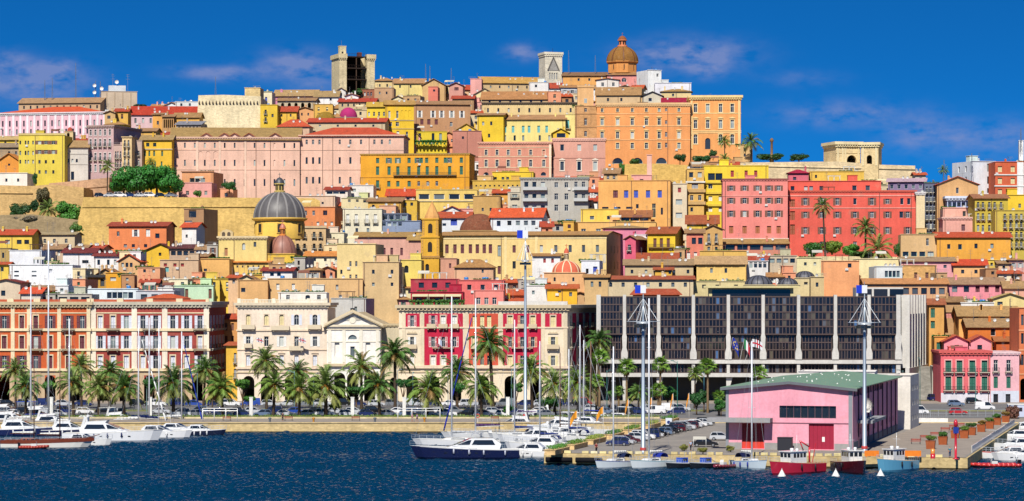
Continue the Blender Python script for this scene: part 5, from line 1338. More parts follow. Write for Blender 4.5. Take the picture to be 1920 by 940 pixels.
b('salmon-pink palace with cream window frames and white strings', 897, 1034, 271, 335, 'DD957A', [('g', [911.5, 932, 953, 974, 995], 5, [(281, 291)], {'sur': 'F0D8B0'}), ('s', [1019.5], 5, [(281, 291)], {'fc': 'DD957A', 'sur': 'F0D8B0'}), ('g', [911.5, 932, 953, 974, 995, 1019.5], 5.5, [(300, 313)], {'sur': 'F0D8B0'}), ('p', [911.5, 953, 1019], 10, [(323, 330)], {'arch': 1})], d=985, rz=3, D=14, name='palace', cat='palace', cor=(266, 271, 'E6A88C', .4), bands=[(293.5, 294.5, 'F0D8B0'), (314, 315, 'F0D8B0'), (276, 277, 'F0D8B0')], pil=[(1031.5, 4, 271, 335, 'F2E0BE')])
b('dusky pink palace with navy windows and white hoods', 1037, 1135, 265, 330, 'DFA28C', [('p', [1054, 1086, 1116], 7, [(271, 283)], {'fc': 'white'}), ('p', [1054, 1086, 1116], 7, [(303, 320)], {'fc': 'white', 'sur': 'F2E2CC', 'hood': 1})], d=988, rz=2, D=14, name='palace', cat='palace', cor=(259, 265, 'E9B49E', .4), bands=[(296, 297, 'C98E7A')])
b('flat yellow house with aerials in front of the salmon palace', 923, 1000, 323, 345, 'EBC62A', [('p', [929, 943, 952], 5, [(332, 337)], Dk)], d=958, clut=6)
b('tan low terrace house left of the flat yellow one', 875, 924, 330, 350, 'DFB878', [], d=952, clut=3)
b('long yellow terrace house with glazed loggia', 780, 895, 356, 388, 'EBC968', [('p', L(4, 795, 880), 20, [(364, 374)], {'fc': 'white'})], d=912, rz=1, clut=6, bands=[(376, 378, 'E6D3A0', .3)])
b('long flat ochre wall with scalloped coping', 886, 976, 339, 362, 'E0B548', [('p', L(10, 893, 970), 3, [(347, 350)], Dk)], d=938)
c = b('grey concrete apartment block with stacked balconies', 976, 1103, 337, 412, 'BDB8AC', [('p', [987, 1002, 1018], 8, [(341, 353), (363, 375), (385, 395)], {}), ('g', [1043, 1062], 7, [(342, 352), (363, 375), (384, 396)], {}), ('g', [1080, 1094], 6, [(341, 353), (363, 375)], {})], d=872, rz=2, D=14, name='apartment_block', cat='apartments', cor=(333, 337, '9AA09A', .4), clut=5, sw=[('p', [.5], 1.5, [(345, 352), (366, 373)], {})])
for y_ in (356, 377):
 for (x_, ww) in ((1003, 46), (1089, 26)): O('balcony', mk_balcony(ww * 872 / F, True, 1.3), c.o, (c.lx(x_), -.02, c.lz(y_)), color=H('C6C8C4'))
b('small white house with balconies left of the concrete block', 952, 978, 361, 395, 'D9CDB4', [('g', [965], 10, [(364, 370), (384, 392)], {'bal': True})], d=890)
b('tan ruin wall with dish right of the spire', 887, 938, 368, 400, 'CFA35E', [('p', [905, 920], 4, [(390, 396)], Dk)], d=886, roof='flat', clut=3)
b('tiny orange house with red roof by the tan ruin wall', 925, 955, 362, 382, 'E5A94A', [('p', [932], 6, [(359 + 4, 366)], Dk)], d=905, roof='gx', rh=6, rc=TC)
b('white house with long orange-red roof and blue rooflights', 920, 1016, 407, 435, 'DDE3E6', [('p', [955, 971, 986, 1000], 8, [(414, 423)], {'fc': 'white'}), ('p', [935], 7, [(414, 424)], {'fc': 'blue'})], d=852, rz=9, D=13, roof='gx', rh=16, rc='DB5A2A')
b('white house with terracotta roof left of the brick dome', 822, 882, 408, 432, 'E3E6E8', [('p', [833], 7, [(419, 424)], {'fc': 'white'}), ('s', [851], 12, [(411, 423)], {'fc': 'blue'})], d=862, roof='gx', rh=10, rc='B9522F', clut=1)
b('white gable wall with red roof behind the spire', 826, 870, 398, 420, 'EFEAE2', [], d=885, roof='gy', rh=11, rc='C4492A')
b('blue-grey modern block beside the spire', 716, 788, 415, 434, '8C9AB4', [('p', L(4, 720, 750), 7, [(416 - 14 + 15, 424)], {'fc': 'white'})], d=858, rz=5, clut=2, D=12)
b('glass box storey of the blue-grey modern block', 716, 765, 401, 415, '7C869A', [('p', L(4, 722, 758), 9, [(403, 412)], {'fc': 'white'})], d=861, rz=5)
b('cream tall house with white shutters above the tan church roof', 643, 716, 392, 440, 'E9DFC0', [('s', [652, 668, 688, 704], 6, [(402, 418)], {'fc': 'white', 'bal': True}), ('p', [669, 690], 5, [(428, 438)], {'fc': 'blue'})], d=858, rz=3, D=14, clut=3)
b('orange house with brown windows right of the lead dome', 562, 628, 389, 425, 'E28A52', [('g', [573, 588], 5, [(395, 404)], {}), ('g', [609.5], 8, [(395, 404)], {'fc': 'brown'}), ('p', [566], 9, [(413, 424)], {'fc': 'turq'}), ('s', [596, 610, 622], 5, [(416, 423)], {'fc': 'white'})], d=868, rz=14, D=14)
b('pale peach low block above the orange house', 552, 628, 368, 392, 'E2BFA0', [('p', L(5, 568, 605), 4, [(379, 383)], Dk)], d=905, rz=6, clut=2)
b('tan balconied town house right of the copper dome', 553, 611, 428, 482, 'D9B684', [('g', [558, 571, 589, 601], 5, [(435, 445), (457, 466)], {'bal': True, 'fc': 'dark'})], d=822, rz=4, bands=[(424, 428, 'CDB48C', .3)], clut=3)
b('cream house with plants on the roof right of the balconied one', 611, 645, 437, 458, 'E9DDB8', [('p', [626], 5, [(445, 452)], {'fc': 'blue', 'arch': 1})], d=832, clut=4)
b('white house with dark red awning roof below the college', 610, 652, 356, 376, 'E6DCCB', [('p', L(3, 618, 642), 11, [(359, 364)], Dk)], d=920, roof='gx', rh=5, rc='A8402A')
b('white terrace house with pergola left of the amber house', 652, 700, 348, 372, 'EFE7DA', [('g', [664], 7, [(354, 360)], {})], d=930, clut=4)
b('cream house with dark terrace above the blue-grey block', 640, 700, 372, 396, 'E5D3A0', [('p', [655, 670], 5, [(374, 379)], {'fc': 'white'}), ('p', [688], 14, [(365 + 9, 380)], Dk)], d=900, clut=3)
b('ochre shed house left of the spire', 690, 752, 378, 404, 'D9A94A', [('p', [700, 730], 5, [(384, 389)], Dk)], d=892, roof='shed', rh=7, rc=BR)
b('pink gable house with red roof under the amber house', 725, 778, 367, 392, 'E3AFA0', [('p', [765], 6, [(370, 376)], {'fc': 'white'})], d=918, roof='gx', rh=12, rc='C94A26')
b('ochre narrow house with dark windows near the pink gable house', 752, 782, 376, 396, 'E3B93E', [('p', [760, 772], 5, [(380, 386)], Dk)], d=898)
b('peach box house on the roofs left of the spire', 711, 742, 386, 404, 'E9B08C', [], d=882)
b('dusty pink long house with maroon shutters below the cream shutters house', 665, 772, 444, 488, 'DFA996', [('s', [707, 720.5, 734.5, 753], 5, [(465, 479)], {'fc': 'maroon'})], d=806, rz=2, D=14, roof='gx', rh=8, rc='B08A4E', pipes=[767])
b('pale rose house end beside the bell tower', 766, 790, 450, 486, 'D8A08C', [('p', [783], 3, [(470, 480)], Dk)], d=800, roof='gx', rh=9, rc='B5904F')
b('salmon house with brown hipped roof in front of the convent', 852, 925, 502, 530, 'E3B08A', [('p', [905], 4, [(506, 512)], Dk)], d=762, rz=4, roof='hip', rh=16, rc='B0804A', clut=2)
b('dusty rose house right of the bell tower foot', 826, 856, 485, 528, 'D79C80', [('s', [844], 4, [(494, 503)], {'fc': 'maroon'})], d=772, clut=1)
# --- right centre
b('golden orange house with bright blue shutters', 1122, 1257, 339, 426, 'EDAF5E', [('s', [1174, 1192.5, 1215, 1237], 8, [(357, 371)], {'fc': 'blue'}), ('s', [1154], 9, [(357, 371)], {'fc': 'maroon'}), ('p', L(3, 1135, 1180), 12, [(388, 392)], Dk), ('p', [1195], 5, [(383, 391)], {'fc': 'tan'}), ('g', [1226], 7, [(382, 409)], {'fc': 'cream'}), ('p', [1241], 4, [(390, 403)], Mr)], d=868, rz=6, D=16, pipes=[1184], clut=4)
b('pink roof storey with white chimney stack above the golden orange house', 1184, 1222, 329, 343, 'EBA79C', [('p', [1203], 7, [(336, 339)], {'fc': 'white'})], d=876, base=40)
b('tall pale pink chimney tower', 1213, 1222, 291, 330, 'EDB8A6', [], d=885, D=2.4, name='chimney_tower', cat='chimney')
b('yellow terrace house with brown roof strip below the golden orange house', 1089, 1160, 393, 418, 'F0CB50', [('p', [1110, 1142], 8, [(405, 412)], {'fc': 'white'})], d=858, rz=2, clut=2)
b('dark loggia house with brown roof beside the yellow terrace house', 1160, 1220, 407, 418, 'E3A85A', [('p', L(3, 1172, 1208), 16, [(408, 414)], Dk)], d=856, roof='shed', rh=12, rc='A86A40')
b('ochre long parapet house above the convent end', 1078, 1230, 417, 440, 'E9B76A', [('g', [1094, 1122], 9, [(429, 436)], {})], d=846, rz=4, clut=4)
b('narrow pale house with wide windows beside the golden orange house', 1262, 1288, 345, 425, 'E6D3B0', [('s', [1274], 6, [(352, 361)], {'fc': 'red'}), ('p', [1273], 12, [(374, 384), (399, 409)], {'fc': 'grey'})], d=866, rz=2)
b('tan apartment house with brown terraces beside the yellow one', 1288, 1320, 317, 423, 'E2B45E', [('p', [1296, 1312], 8, [(323, 333)], {'fc': 'cream'}), ('s', [1303], 12, [(345, 354)], {'fc': 'grey'}), ('g', [1297, 1312], 6, [(366, 376)], {}), ('p', [1297], 5, [(389, 397)], {'fc': 'grey'})], d=869, rz=1, name='apartment_house', bands=[(340, 343, 'E8E4D8', .4), (355, 361, 'D0A86A', .5), (378, 384, 'D0A86A', .5)])
b('bright yellow apartment house with dark loggia and red shutters', 1320, 1441, 311, 423, 'F1CF2C', [('p', L(2, 1334, 1348), 13, [(325, 338)], Dk), ('s', [1373, 1399, 1417], 6, [(320, 332)], {'fc': 'red'}), ('g', [1332], 8, [(345, 354)], {}), ('s', [1332, 1351], 7, [(368, 377), (389, 397)], {'fc': 'white'})], d=874, rz=1, D=14, name='apartment_house', clut=3, bands=[(341, 344, 'E3C43A', .5), (360, 364, 'E3C43A', .5), (383, 387, 'E3C43A', .5)])
RP = {'sc': 'brown'}
b('tall coral-pink house with brown shutters', 1355, 1477, 339, 478, 'F08C80', [('g', [1371, 1396, 1420.5, 1442, 1460], 7, [(348, 358), (371, 382), (395, 407)], RP), ('s', [1371, 1396, 1420.5, 1442, 1460], 8, [(424, 438)], {'fc': 'B0622E'})], d=834, rz=3, D=15, name='apartment_house', bands=[(366.5, 368, 'EFA090'), (447, 449, 'F2D9C8', .3)], cor=(335, 339, '9A5A54', .3), clut=3)
b('brown-roofed dark glazed terrace below the coral-pink house', 1355, 1477, 457, 478, 'D98A72', [('p', L(5, 1368, 1464), 20, [(459, 469)], {'fc': 'maroon'})], d=822, rz=2, roof='shed', rh=8, rc='B08A50', D=8)
b('long vermilion house with brown shutters behind two palms', 1478, 1718, 361, 482, 'E5604F', [('g', [1510, 1541, 1570, 1635], 7, [(371, 385)], RP), ('g', [1664], 7, [(373, 383)], RP), ('p', [1603, 1691, 1704], 6, [(372, 384)], {}), ('g', [1510, 1541, 1570, 1603, 1635, 1664, 1702], 7, [(397, 409)], RP), ('p', [1690], 7, [(397, 409)], {'fc': 'grey'}), ('g', [1510, 1541, 1570, 1603, 1635, 1664, 1702], 7, [(426, 439)], RP), ('g', [1541, 1603], 7, [(453, 462)], {}), ('s', [1486], 9, [(374, 388), (396, 413), (421, 440)], {'fc': 'A0502A'})],
 d=838, rz=3, D=16, name='apartment_house', bands=[(366, 368, 'E9A090'), (389.5, 391, 'E9A090')], pipes=[1649], cor=(357, 361, 'D0604A', .3))
b('vermilion attic storey with air conditioners', 1478, 1652, 340, 362, 'E6614F', [('p', [1486, 1511, 1521, 1540], 7, [(349, 360)], {'fc': 'maroon'}), ('p', [1602, 1627], 8, [(348, 361)], {'fc': 'turq'})], d=843, rz=3, D=10, base=40, clut=4)
b('golden flat house with terracotta wall above the vermilion attic', 1518, 1620, 322, 345, 'EFC04A', [('p', [1530], 4, [(328, 334)], Dk)], d=905, clut=4)
b('crimson-roofed small houses left of the golden flat house', 1478, 1516, 325, 345, 'D86A78', [('p', [1490], 6, [(332, 338)], Dk)], d=900, roof='hip', rh=7, rc='B01E3E', clut=1)
b('cream strip house end with frieze beside the vermilion house', 1718, 1734, 361, 445, 'E9D3A4', [], d=834, cor=(360, 366, 'D8D4D0', .4))
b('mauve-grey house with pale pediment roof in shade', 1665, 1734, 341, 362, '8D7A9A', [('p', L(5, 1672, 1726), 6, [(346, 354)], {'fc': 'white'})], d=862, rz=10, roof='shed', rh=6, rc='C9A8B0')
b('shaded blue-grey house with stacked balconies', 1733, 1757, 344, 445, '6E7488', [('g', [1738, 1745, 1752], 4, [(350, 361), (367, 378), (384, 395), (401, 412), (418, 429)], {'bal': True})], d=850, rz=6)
b('tall tan gable house with round vent', 1757, 1834, 346, 445, 'D8A66C', [('p', [1795], 5, [(352, 363)], {'fc': 'white'}), ('p', [1795], 5, [(338 + 8, 351)], Dk)], d=844, rz=3, roof='gy', rh=15, rc='C9522E', D=14)
b('pink terrace house with maroon doors', 1768, 1867, 412, 445, 'E6A998', [('s', [1806, 1828], 7, [(421, 433)], {'fc': 'maroon'})], d=820, rz=3, cor=(407, 412, 'E3B8A8', .4))
b('pink upper storey with single cream window', 1768, 1820, 390, 412, 'E8AE9A', [('p', [1808], 6, [(396, 406)], Cr)], d=832, rz=3)
b('pale blue penthouse with dark glazing on the pink storey', 1776, 1820, 376, 392, 'B9C4DC', [('p', L(5, 1781, 1815), 7, [(377, 388)], {'fc': 'blue'})], d=838, rz=3, cor=(368, 376, 'D3DAE8', .8))
b('white and brick apartment block with white chimney stack', 1822, 1866, 303, 368, 'E3E6EA', [('p', [1856], 10, [(307, 322), (331, 345), (353, 362)], {'fc': 'grey'})], d=905, rz=-18, D=14, name='apartment_block', cat='apartments', clut=5, lw=[('p', [.3, .65], 1.2, [(311, 322), (331, 340)], {})])
b('brick-red front of the white apartment block', 1866, 1930, 304, 368, 'D9653E', [('s', [1875, 1899], 8, [(312, 323), (334, 345), (355, 364)], {'fc': 'cream'}), ('p', [1915], 10, [(309, 326), (332, 345)], {})], d=897, rz=-4, name='apartment_block', cat='apartments', bands=[(327, 329, 'EFE9E2', .3), (348, 350, 'EFE9E2', .3)], pil=[(1913, 12, 304, 368, 'EDEBE6')], clut=5)
b('slim white chimney above the brick-red apartments', 1911, 1919, 264, 306, 'F0F0EC', [], d=906, D=2.5, name='chimney_tower', cat='chimney')
b('olive-yellow apartment house with rows of white windows', 1828, 1890, 372, 470, 'C9B23C', [('g', [1834, 1843, 1855, 1865, 1877], 4.5, [(379, 390), (400, 412), (422, 434), (442, 452)], {'bal': {0, 1}})], d=815, rz=1, D=14, name='apartment_house', roof='gx', rh=7, rc='A9704C')
b('brighter yellow stair block of the olive apartments', 1888, 1930, 366, 400, 'EDC524', [('g', [1912], 5, [(382, 390)], {})], d=826, rz=1)
b('second olive-yellow apartment house at the edge of the picture', 1866, 1935, 395, 480, 'CFB64A', [('g', [1884, 1895, 1906, 1915], 4.5, [(401, 411), (416, 427), (435, 446), (453, 463)], {'bal': True})], d=808, rz=0, name='apartment_house')
b('plain tan block with one tall window', 1689, 1757, 440, 482, 'D9B27C', [('g', [1739], 5, [(447, 461)], {}), ('p', L(4, 1698, 1745), 11, [(472, 481)], {'fc': 'turq'})], d=802, rz=3, clut=2)
b('orange house with long red roof below the pink terrace house', 1757, 1895, 445, 484, 'EDA83A', [('p', [1779], 6, [(458, 467)], {'fc': 'grey'}), ('p', [1800], 7, [(458, 468)], {'fc': 'turq'}), ('p', [1830, 1860], 6, [(457, 466)], Dk)], d=800, rz=2, roof='gx', rh=9, rc='C4502C', D=13, clut=3)
# --- lower centre right
b('hot pink house with small balcony beside the convent end', 1172, 1192, 448, 492, 'E0607A', [('g', [1180], 6, [(459, 470)], {'bal': True})], d=790, rz=16, D=14, roof='gy', rh=6, rc=BR)
b('pink hipped row of roofs above the hot pink house', 1130, 1215, 428, 448, 'E78AA4', [('p', [1145, 1190], 5, [(434, 440)], {'fc': 'white'})], d=822, roof='hip', rh=5, rc='A98A5A', clut=3)
b('sunny yellow house with brown shutters and long iron balcony', 1214, 1266, 438, 494, 'E9C422', [('s', [1228, 1240, 1253], 6, [(447, 464)], {'fc': 'brown'})], d=792, rz=14, D=13, roof='gx', rh=12, rc='A8582E', sw=[('p', [.5], .9, [(447, 458), (473, 484)], {})])
yo = [o for o in COL.objects if o.get('label', '').startswith('sunny yellow')][0]
O('balcony', mk_balcony(7.6), yo, (0, -.02, PZ(464.5, 792) - yo.location.z), color=H('8A6A3A'))
b('salmon house with dark loggia right of the sunny yellow house', 1287, 1319, 437, 490, 'E5836A', [('p', [1301, 1313], 8, [(446, 458)], Dk), ('s', [1291, 1304], 6, [(473, 487)], {'fc': 'white'})], d=798, roof='gx', rh=7, rc=BR, clut=1)
b('tan house with balconies below the tan apartments', 1319, 1355, 430, 476, 'D6A864', [('g', [1329, 1343], 5, [(438, 454)], {'bal': True}), ('p', [1329, 1343], 5, [(463, 472)], Dk)], d=812, rz=4, roof='gy', rh=8, rc='B98A5A')
b('brown-roofed yellow house above the salmon loggia', 1288, 1346, 420, 440, 'E6C33E', [], d=835, roof='shed', rh=16, rc='A85A34')
b('cream chapel with blind arches and brown roof', 1306, 1398, 495, 535, 'EFC76E', [('p', [1334, 1361], 5, [(503, 512)], {'fc': 'grey'}), ('n', L(5, 1316, 1380), 13, [(496, 502)], {'arch': .9, 'rev': .12})], d=762, rz=4, D=12, roof='gx', rh=14, rc='C09A6A', name='chapel', cat='chapel')
b('tan flat-roofed wall behind the cream chapel', 1312, 1400, 471, 500, 'DDB258', [], d=782)
b('long brown roof house left of the cream chapel', 1172, 1300, 497, 520, 'CDB58A', [('p', L(5, 1185, 1290), 5, [(506, 513)], Dk)], d=768, rz=2, roof='gx', rh=10, rc='A98A62', clut=5)
b('house with red-brown roof in front of the sunny yellow house', 1196, 1270, 487, 505, 'D9B98A', [('p', [1215, 1250], 5, [(492, 498)], Dk)], d=780, roof='gx', rh=12, rc='A8502E', clut=2)
b('small ochre house with flat terracotta eaves by the brown roof', 1228, 1260, 506, 526, 'E3B03E', [('p', [1230, 1256], 5, [(507, 514)], Dk)], d=758, roof='gx', rh=4, rc='B05A34')
b('white and navy small house right of the cream chapel', 1400, 1440, 490, 520, 'E6E3E0', [('p', L(4, 1408, 1434), 6, [(484 + 8, 502)], Dk)], d=770, clut=3)
b('low grey studio with dark glazing beside the white and navy house', 1440, 1494, 480, 510, 'C9B79C', [('p', L(4, 1448, 1486), 9, [(485, 493)], Dk)], d=778, clut=4)
b('cream long parapet house below the garden', 1494, 1540, 484, 520, 'E9DBA4', [('p', [1510, 1528], 5, [(492, 498)], Dk)], d=776, clut=3)
b('plain salmon block below the garden', 1540, 1611, 490, 545, 'F0A66E', [('p', [1593], 7, [(494, 502)], Dk)], d=748, rz=6, clut=1)
b('cream long wall house right of the salmon block', 1606, 1690, 486, 520, 'EFDDA4', [], d=772, rz=1, clut=4)
b('white sun-terrace house with grey shed right of the salmon block', 1640, 1692, 500, 530, 'DDE0DE', [('p', L(4, 1662, 1684), 6, [(508, 520)], {'fc': 'turq'})], d=756, rz=-3, clut=2)
b('peeling tan house with two windows near the tent roofs', 1692, 1756, 498, 530, 'DDAA66', [('s', [1717, 1738], 6, [(511, 522)], {'fc': 'brown'})], d=758, mat=STONE)
b('long pink house with brown roof above the tent roofs', 1690, 1790, 490, 510, 'E8A2A8', [('p', [1772], 6, [(497, 503)], {'fc': 'grey'})], d=768, roof='gx', rh=7, rc='A98A66', clut=1)
b('orange house with bright red roof at the right middle', 1788, 1850, 497, 520, 'F0B878', [('p', [1805, 1830], 6, [(506, 513)], Dk)], d=766, roof='gx', rh=10, rc='D04A26', clut=2)
b('long low pavilion with tiled eaves behind the office', 1622, 1776, 532, 580, 'D9A77A', [('p', L(9, 1632, 1766), 11, [(540, 552)], {'fc': 'maroon'})], d=725, rz=2, roof='gx', rh=9, rc='C98A52', D=10)
# lower right
b('pink loggia house with tall posts', 1776, 1884, 533, 560, 'E5909A', [('p', [1790, 1812], 10, [(536, 548)], Dk), ('s', [1833, 1850, 1870], 8, [(536, 548)], {'fc': 'maroon'})], d=728, rz=3, roof='gx', rh=12, rc='A98462', clut=1)
b('dusty pink house at the far right with tan roof', 1884, 1935, 540, 590, 'DDA48C', [], d=722, roof='gx', rh=12, rc='B08A5A')
b('brown-roofed tan house with green shutters beside the office', 1742, 1770, 571, 630, 'E3A95A', [('s', [1749], 8, [(578, 596), (602, 616)], {'fc': 'green'})], d=708, roof='gx', rh=10, rc='A8603C')
b('grey-roofed brick house with tall chimney beside the office', 1768, 1804, 566, 600, 'C49A6A', [('s', [1779], 12, [(586, 597)], {'fc': 'DD8A7A'})], d=714, roof='gx', rh=9, rc='A07A50', clut=2)
b('white roof terrace house with blue tanks', 1802, 1864, 568, 600, 'E6E3DC', [('p', [1809], 5, [(576, 583)], {})], d=712, clut=6)
b('cream gabled house with wide awning at the far right', 1862, 1925, 560, 590, 'E9D28C', [('p', [1875], 10, [(566, 573)], Dk)], d=716, roof='gy', rh=10, rc='C9A86A')
b('white and orange house with long tan roof', 1798, 1910, 592, 620, 'EFB060', [('p', [1830, 1880], 10, [(594, 598)], {'fc': 'white'})], d=703, rz=2, roof='gx', rh=17, rc='B08A56', D=11)
b('deep orange house with mottled brown roof', 1815, 1908, 613, 650, 'E0782A', [('p', [1862], 9, [(616, 630)], {'fc': 'white'}), ('p', [1882], 4, [(622, 630)], Dk)], d=694, rz=2, roof='gx', rh=15, rc='A88458', D=11)
b('terracotta-roofed tail of the deep orange house', 1868, 1908, 640, 660, 'C9602E', [], d=688, roof='gx', rh=8, rc='B06A3A')
b('orange house with green door and blue awning by the stairs', 1752, 1775, 632, 700, 'DF9A48', [('s', [1760], 8, [(642, 660)], {'fc': 'green'})], d=684, clut=1)
b('left pink gabled roof house above the coral apartment house', 1770, 1815, 640, 662, 'EF97A0', [('p', [1794], 8, [(647, 655)], {'fc': 'green'})], d=678, base=10, roof='gy', rh=11, rc='C9603A')
b('right pink gabled roof house above the coral apartment house', 1817, 1859, 640, 662, 'EF97A0', [('p', [1837], 9, [(647, 656)], {'fc': 'green'})], d=678, base=10, roof='gy', rh=11, rc='C9603A')
b('coral-pink apartment house with green shuttered balconies', 1764, 1857, 666, 764, 'E96A70', [('s', [1778, 1799, 1823, 1846], 11, [(676, 698)], {'fc': 'green', 'bal': True, 'sur': 'F2B0A8'}), ('s', [1778, 1799, 1823, 1846], 11, [(706, 732)], {'fc': 'green', 'bal': True, 'sur': 'F2B0A8'})], d=660, rz=2, D=16, name='apartment_house', cor=(658, 666, 'D9605A', .5), base=2, clut=5, panels=[(1764.5, 1856.5, 737, 764, 'D9D6DC')])
b('pale pink apartment house with green doors at the right', 1857, 1911, 666, 764, 'F0B6BC', [('g', [1867, 1891], 8, [(675, 697)], {'bal': True}), ('s', [1867, 1891], 8, [(706, 728)], {'fc': 'green'}), ('p', [1867, 1890], 9, [(739, 756)], Dk)], d=660, rz=2, D=16, name='apartment_house', cor=(660, 666, 'E6C4C4', .4), base=2, panels=[(1857.5, 1910.5, 733, 764, 'D3D8E4')], clut=3)
b('terracotta building with dark lantern at the right edge', 1911, 1940, 578, 764, 'DD7A4A', [('p', [1917], 5, [(590, 610), (625, 645), (665, 685)], Dk), ('o', [1919], 12, [(710, 750)], ARC)], d=662, rz=2, D=16, name='apartment_house', base=2, bands=[(618, 621, 'E9A070'), (655, 658, 'E9A070'), (700, 703, 'E9A070')])
# --- lower left
b('coral house with white window doors below the yellow bastion', 204, 312, 424, 470, 'EE8A50', [('g', [221.5], 5, [(434, 443)], {}), ('g', [254.5], 6, [(431, 444)], Wt), ('s', [277.5], 8, [(430, 444)], {'fc': 'white'}), ('p', [295], 8, [(438, 447)], {'fc': 'red'}), ('p', [235, 250, 273], 6, [(458, 464)], Mr)], d=812, rz=4, D=13, roof='gx', rh=7, rc='A84A30', ridge=.5)
b('white modern house with flat roof in the lower left town', 18, 78, 470, 500, 'EDEDF0', [('p', [64, 71], 3, [(485, 494)], Dk)], d=792, rz=12, D=11)
b('long white rendered house with slot windows', 18, 136, 497, 534, 'F0F0F0', [('p', [31, 64], 9, [(508, 511), (516, 519)], {'fc': 'grey'}), ('s', [95], 6, [(505, 512)], {'fc': 'lgrey'})], d=762, rz=2, D=12, clut=2)
b('white narrow house with red roof beside the coral house', 341, 368, 426, 460, 'EDE9E4', [('p', [350], 4, [(440, 446)], Dk)], d=822, rz=10, roof='gx', rh=8, rc='D4552C')
b('yellow gabled house with maroon roof and roof garden', 272, 330, 470, 496, 'EBBC2A', [('p', [300], 5, [(474, 480)], Dk)], d=802, roof='gy', rh=13, rc='6A3436', clut=2)
b('wooden pergola house with dark terrace right of the yellow gable', 318, 370, 466, 486, 'C9A98A', [('p', L(4, 325, 360), 9, [(471, 479)], Dk)], d=800, roof='shed', rh=7, rc='6A3A3A', clut=4)
b('white houses row with maroon roof in the lower left', 118, 178, 474, 500, 'EDE9E6', [('p', [160], 12, [(488, 494)], Dk)], d=788, roof='gx', rh=8, rc='7A3230', clut=2)
b('white villa with grilles and small red gable', 176, 226, 480, 502, 'EEEAE6', [('p', [185, 203, 216], 5, [(487, 497)], {'fc': 'maroon'})], d=784, roof='gx', rh=6, rc='8A3A34', clut=3)
b('tan house with dark arched windows and orange roof', 222, 262, 490, 512, 'E0B078', [('p', [230, 238, 246], 5, [(493, 501)], Dk)], d=778, roof='gy', rh=13, rc='D0552E', clut=1)
b('orange cube house with sun terrace', 198, 227, 512, 542, 'EDA81E', [('p', [212], 11, [(520, 527)], {'fc': 'white'})], d=748, rz=4, clut=1)
b('dark timber terrace with awning beside the orange cube house', 162, 198, 520, 540, 'C99A3A', [('p', L(3, 168, 192), 8, [(524, 537)], Dk)], d=750, roof='shed', rh=7, rc='3A3A3E', clut=2)
b('salmon house with pale blue door right of the orange cube house', 258, 300, 502, 522, 'E9A67A', [('p', [271, 288], 5, [(505, 511)], {'fc': 'turq'})], d=764, rz=3, clut=4)
b('tan long house with red shutters in the lower left', 300, 372, 488, 520, 'D3B08C', [('s', [310, 328, 342], 6, [(494, 500)], {'fc': 'red'}), ('s', [313], 7, [(501, 510)], {'fc': 'turq'})], d=772, rz=2, clut=3)
b('pale orange blocky house with one window left of the pale church', 372, 430, 486, 520, 'EDB566', [('p', [385], 6, [(504, 509)], Dk)], d=776, rz=3, clut=3, roof='flat')
b('mint green house with brown shutters', 326, 400, 536, 575, 'C9E6C0', [('s', [350, 394], 6, [(542, 560)], {'fc': 'brown'}), ('p', [334], 8, [(547, 553)], Dk)], d=735, rz=2, D=12, clut=4)
b('white long penthouse with navy windows above the rose palace', 142, 258, 542, 572, 'E3ECEE', [('p', L(5, 205, 245), 9, [(548, 560)], {'fc': 'white'})], d=724, rz=1, D=10, clut=3)
b('red tiled low roof house on the rose palace roof', 272, 345, 560, 572, 'C9B49C', [('p', [310], 14, [(564, 568)], Dk)], d=706, roof='hip', rh=9, rc='CE5A2C', base=12)
b('grey and white terrace house with dark awning above the rose palace', 255, 326, 546, 572, 'C9CFD4', [('p', L(3, 270, 310), 12, [(552, 562)], Dk)], d=716, clut=4)
b('yellow-awning terrace house above the orange palace', 108, 172, 552, 572, 'C9C0B0', [('p', L(3, 118, 160), 16, [(557, 566)], Dk)], d=712, clut=4)
b('house with orange-red roof behind the tall mast at the left', 40, 76, 550, 572, 'DCCFC0', [], d=716, roof='gx', rh=10, rc='D9522A')
b('beige house with maroon beams at the left edge above the palace', -15, 38, 530, 572, 'D9C4A8', [('p', [6], 8, [(545, 555)], Dk)], d=722, clut=3, roof='gy', rh=6, rc='8A3A34')
b('yellow house with maroon awnings at the left edge', -15, 60, 440, 470, 'EBC84A', [('p', [14, 36, 50], 9, [(450, 458)], Dk)], d=818, roof='gx', rh=9, rc='C4502C', clut=3)
b('grey-beige house with pale windows below the fortress', 60, 140, 440, 465, 'D9C39C', [('g', [84, 102, 124], 5, [(448, 456)], {})], d=826, rz=3, roof='gx', rh=4, rc='B09A70', clut=2)
b('olive small house at the far left', -15, 20, 466, 490, 'B99A5A', [('p', [6], 4, [(474, 484)], Dk)], d=804, clut=1)
b('tan house with two grey doors and washing line', 82, 118, 467, 490, 'CFB294', [('s', [97, 110], 5, [(470, 480)], {'fc': 'white'})], d=803, roof='gx', rh=8, rc='A9825C')
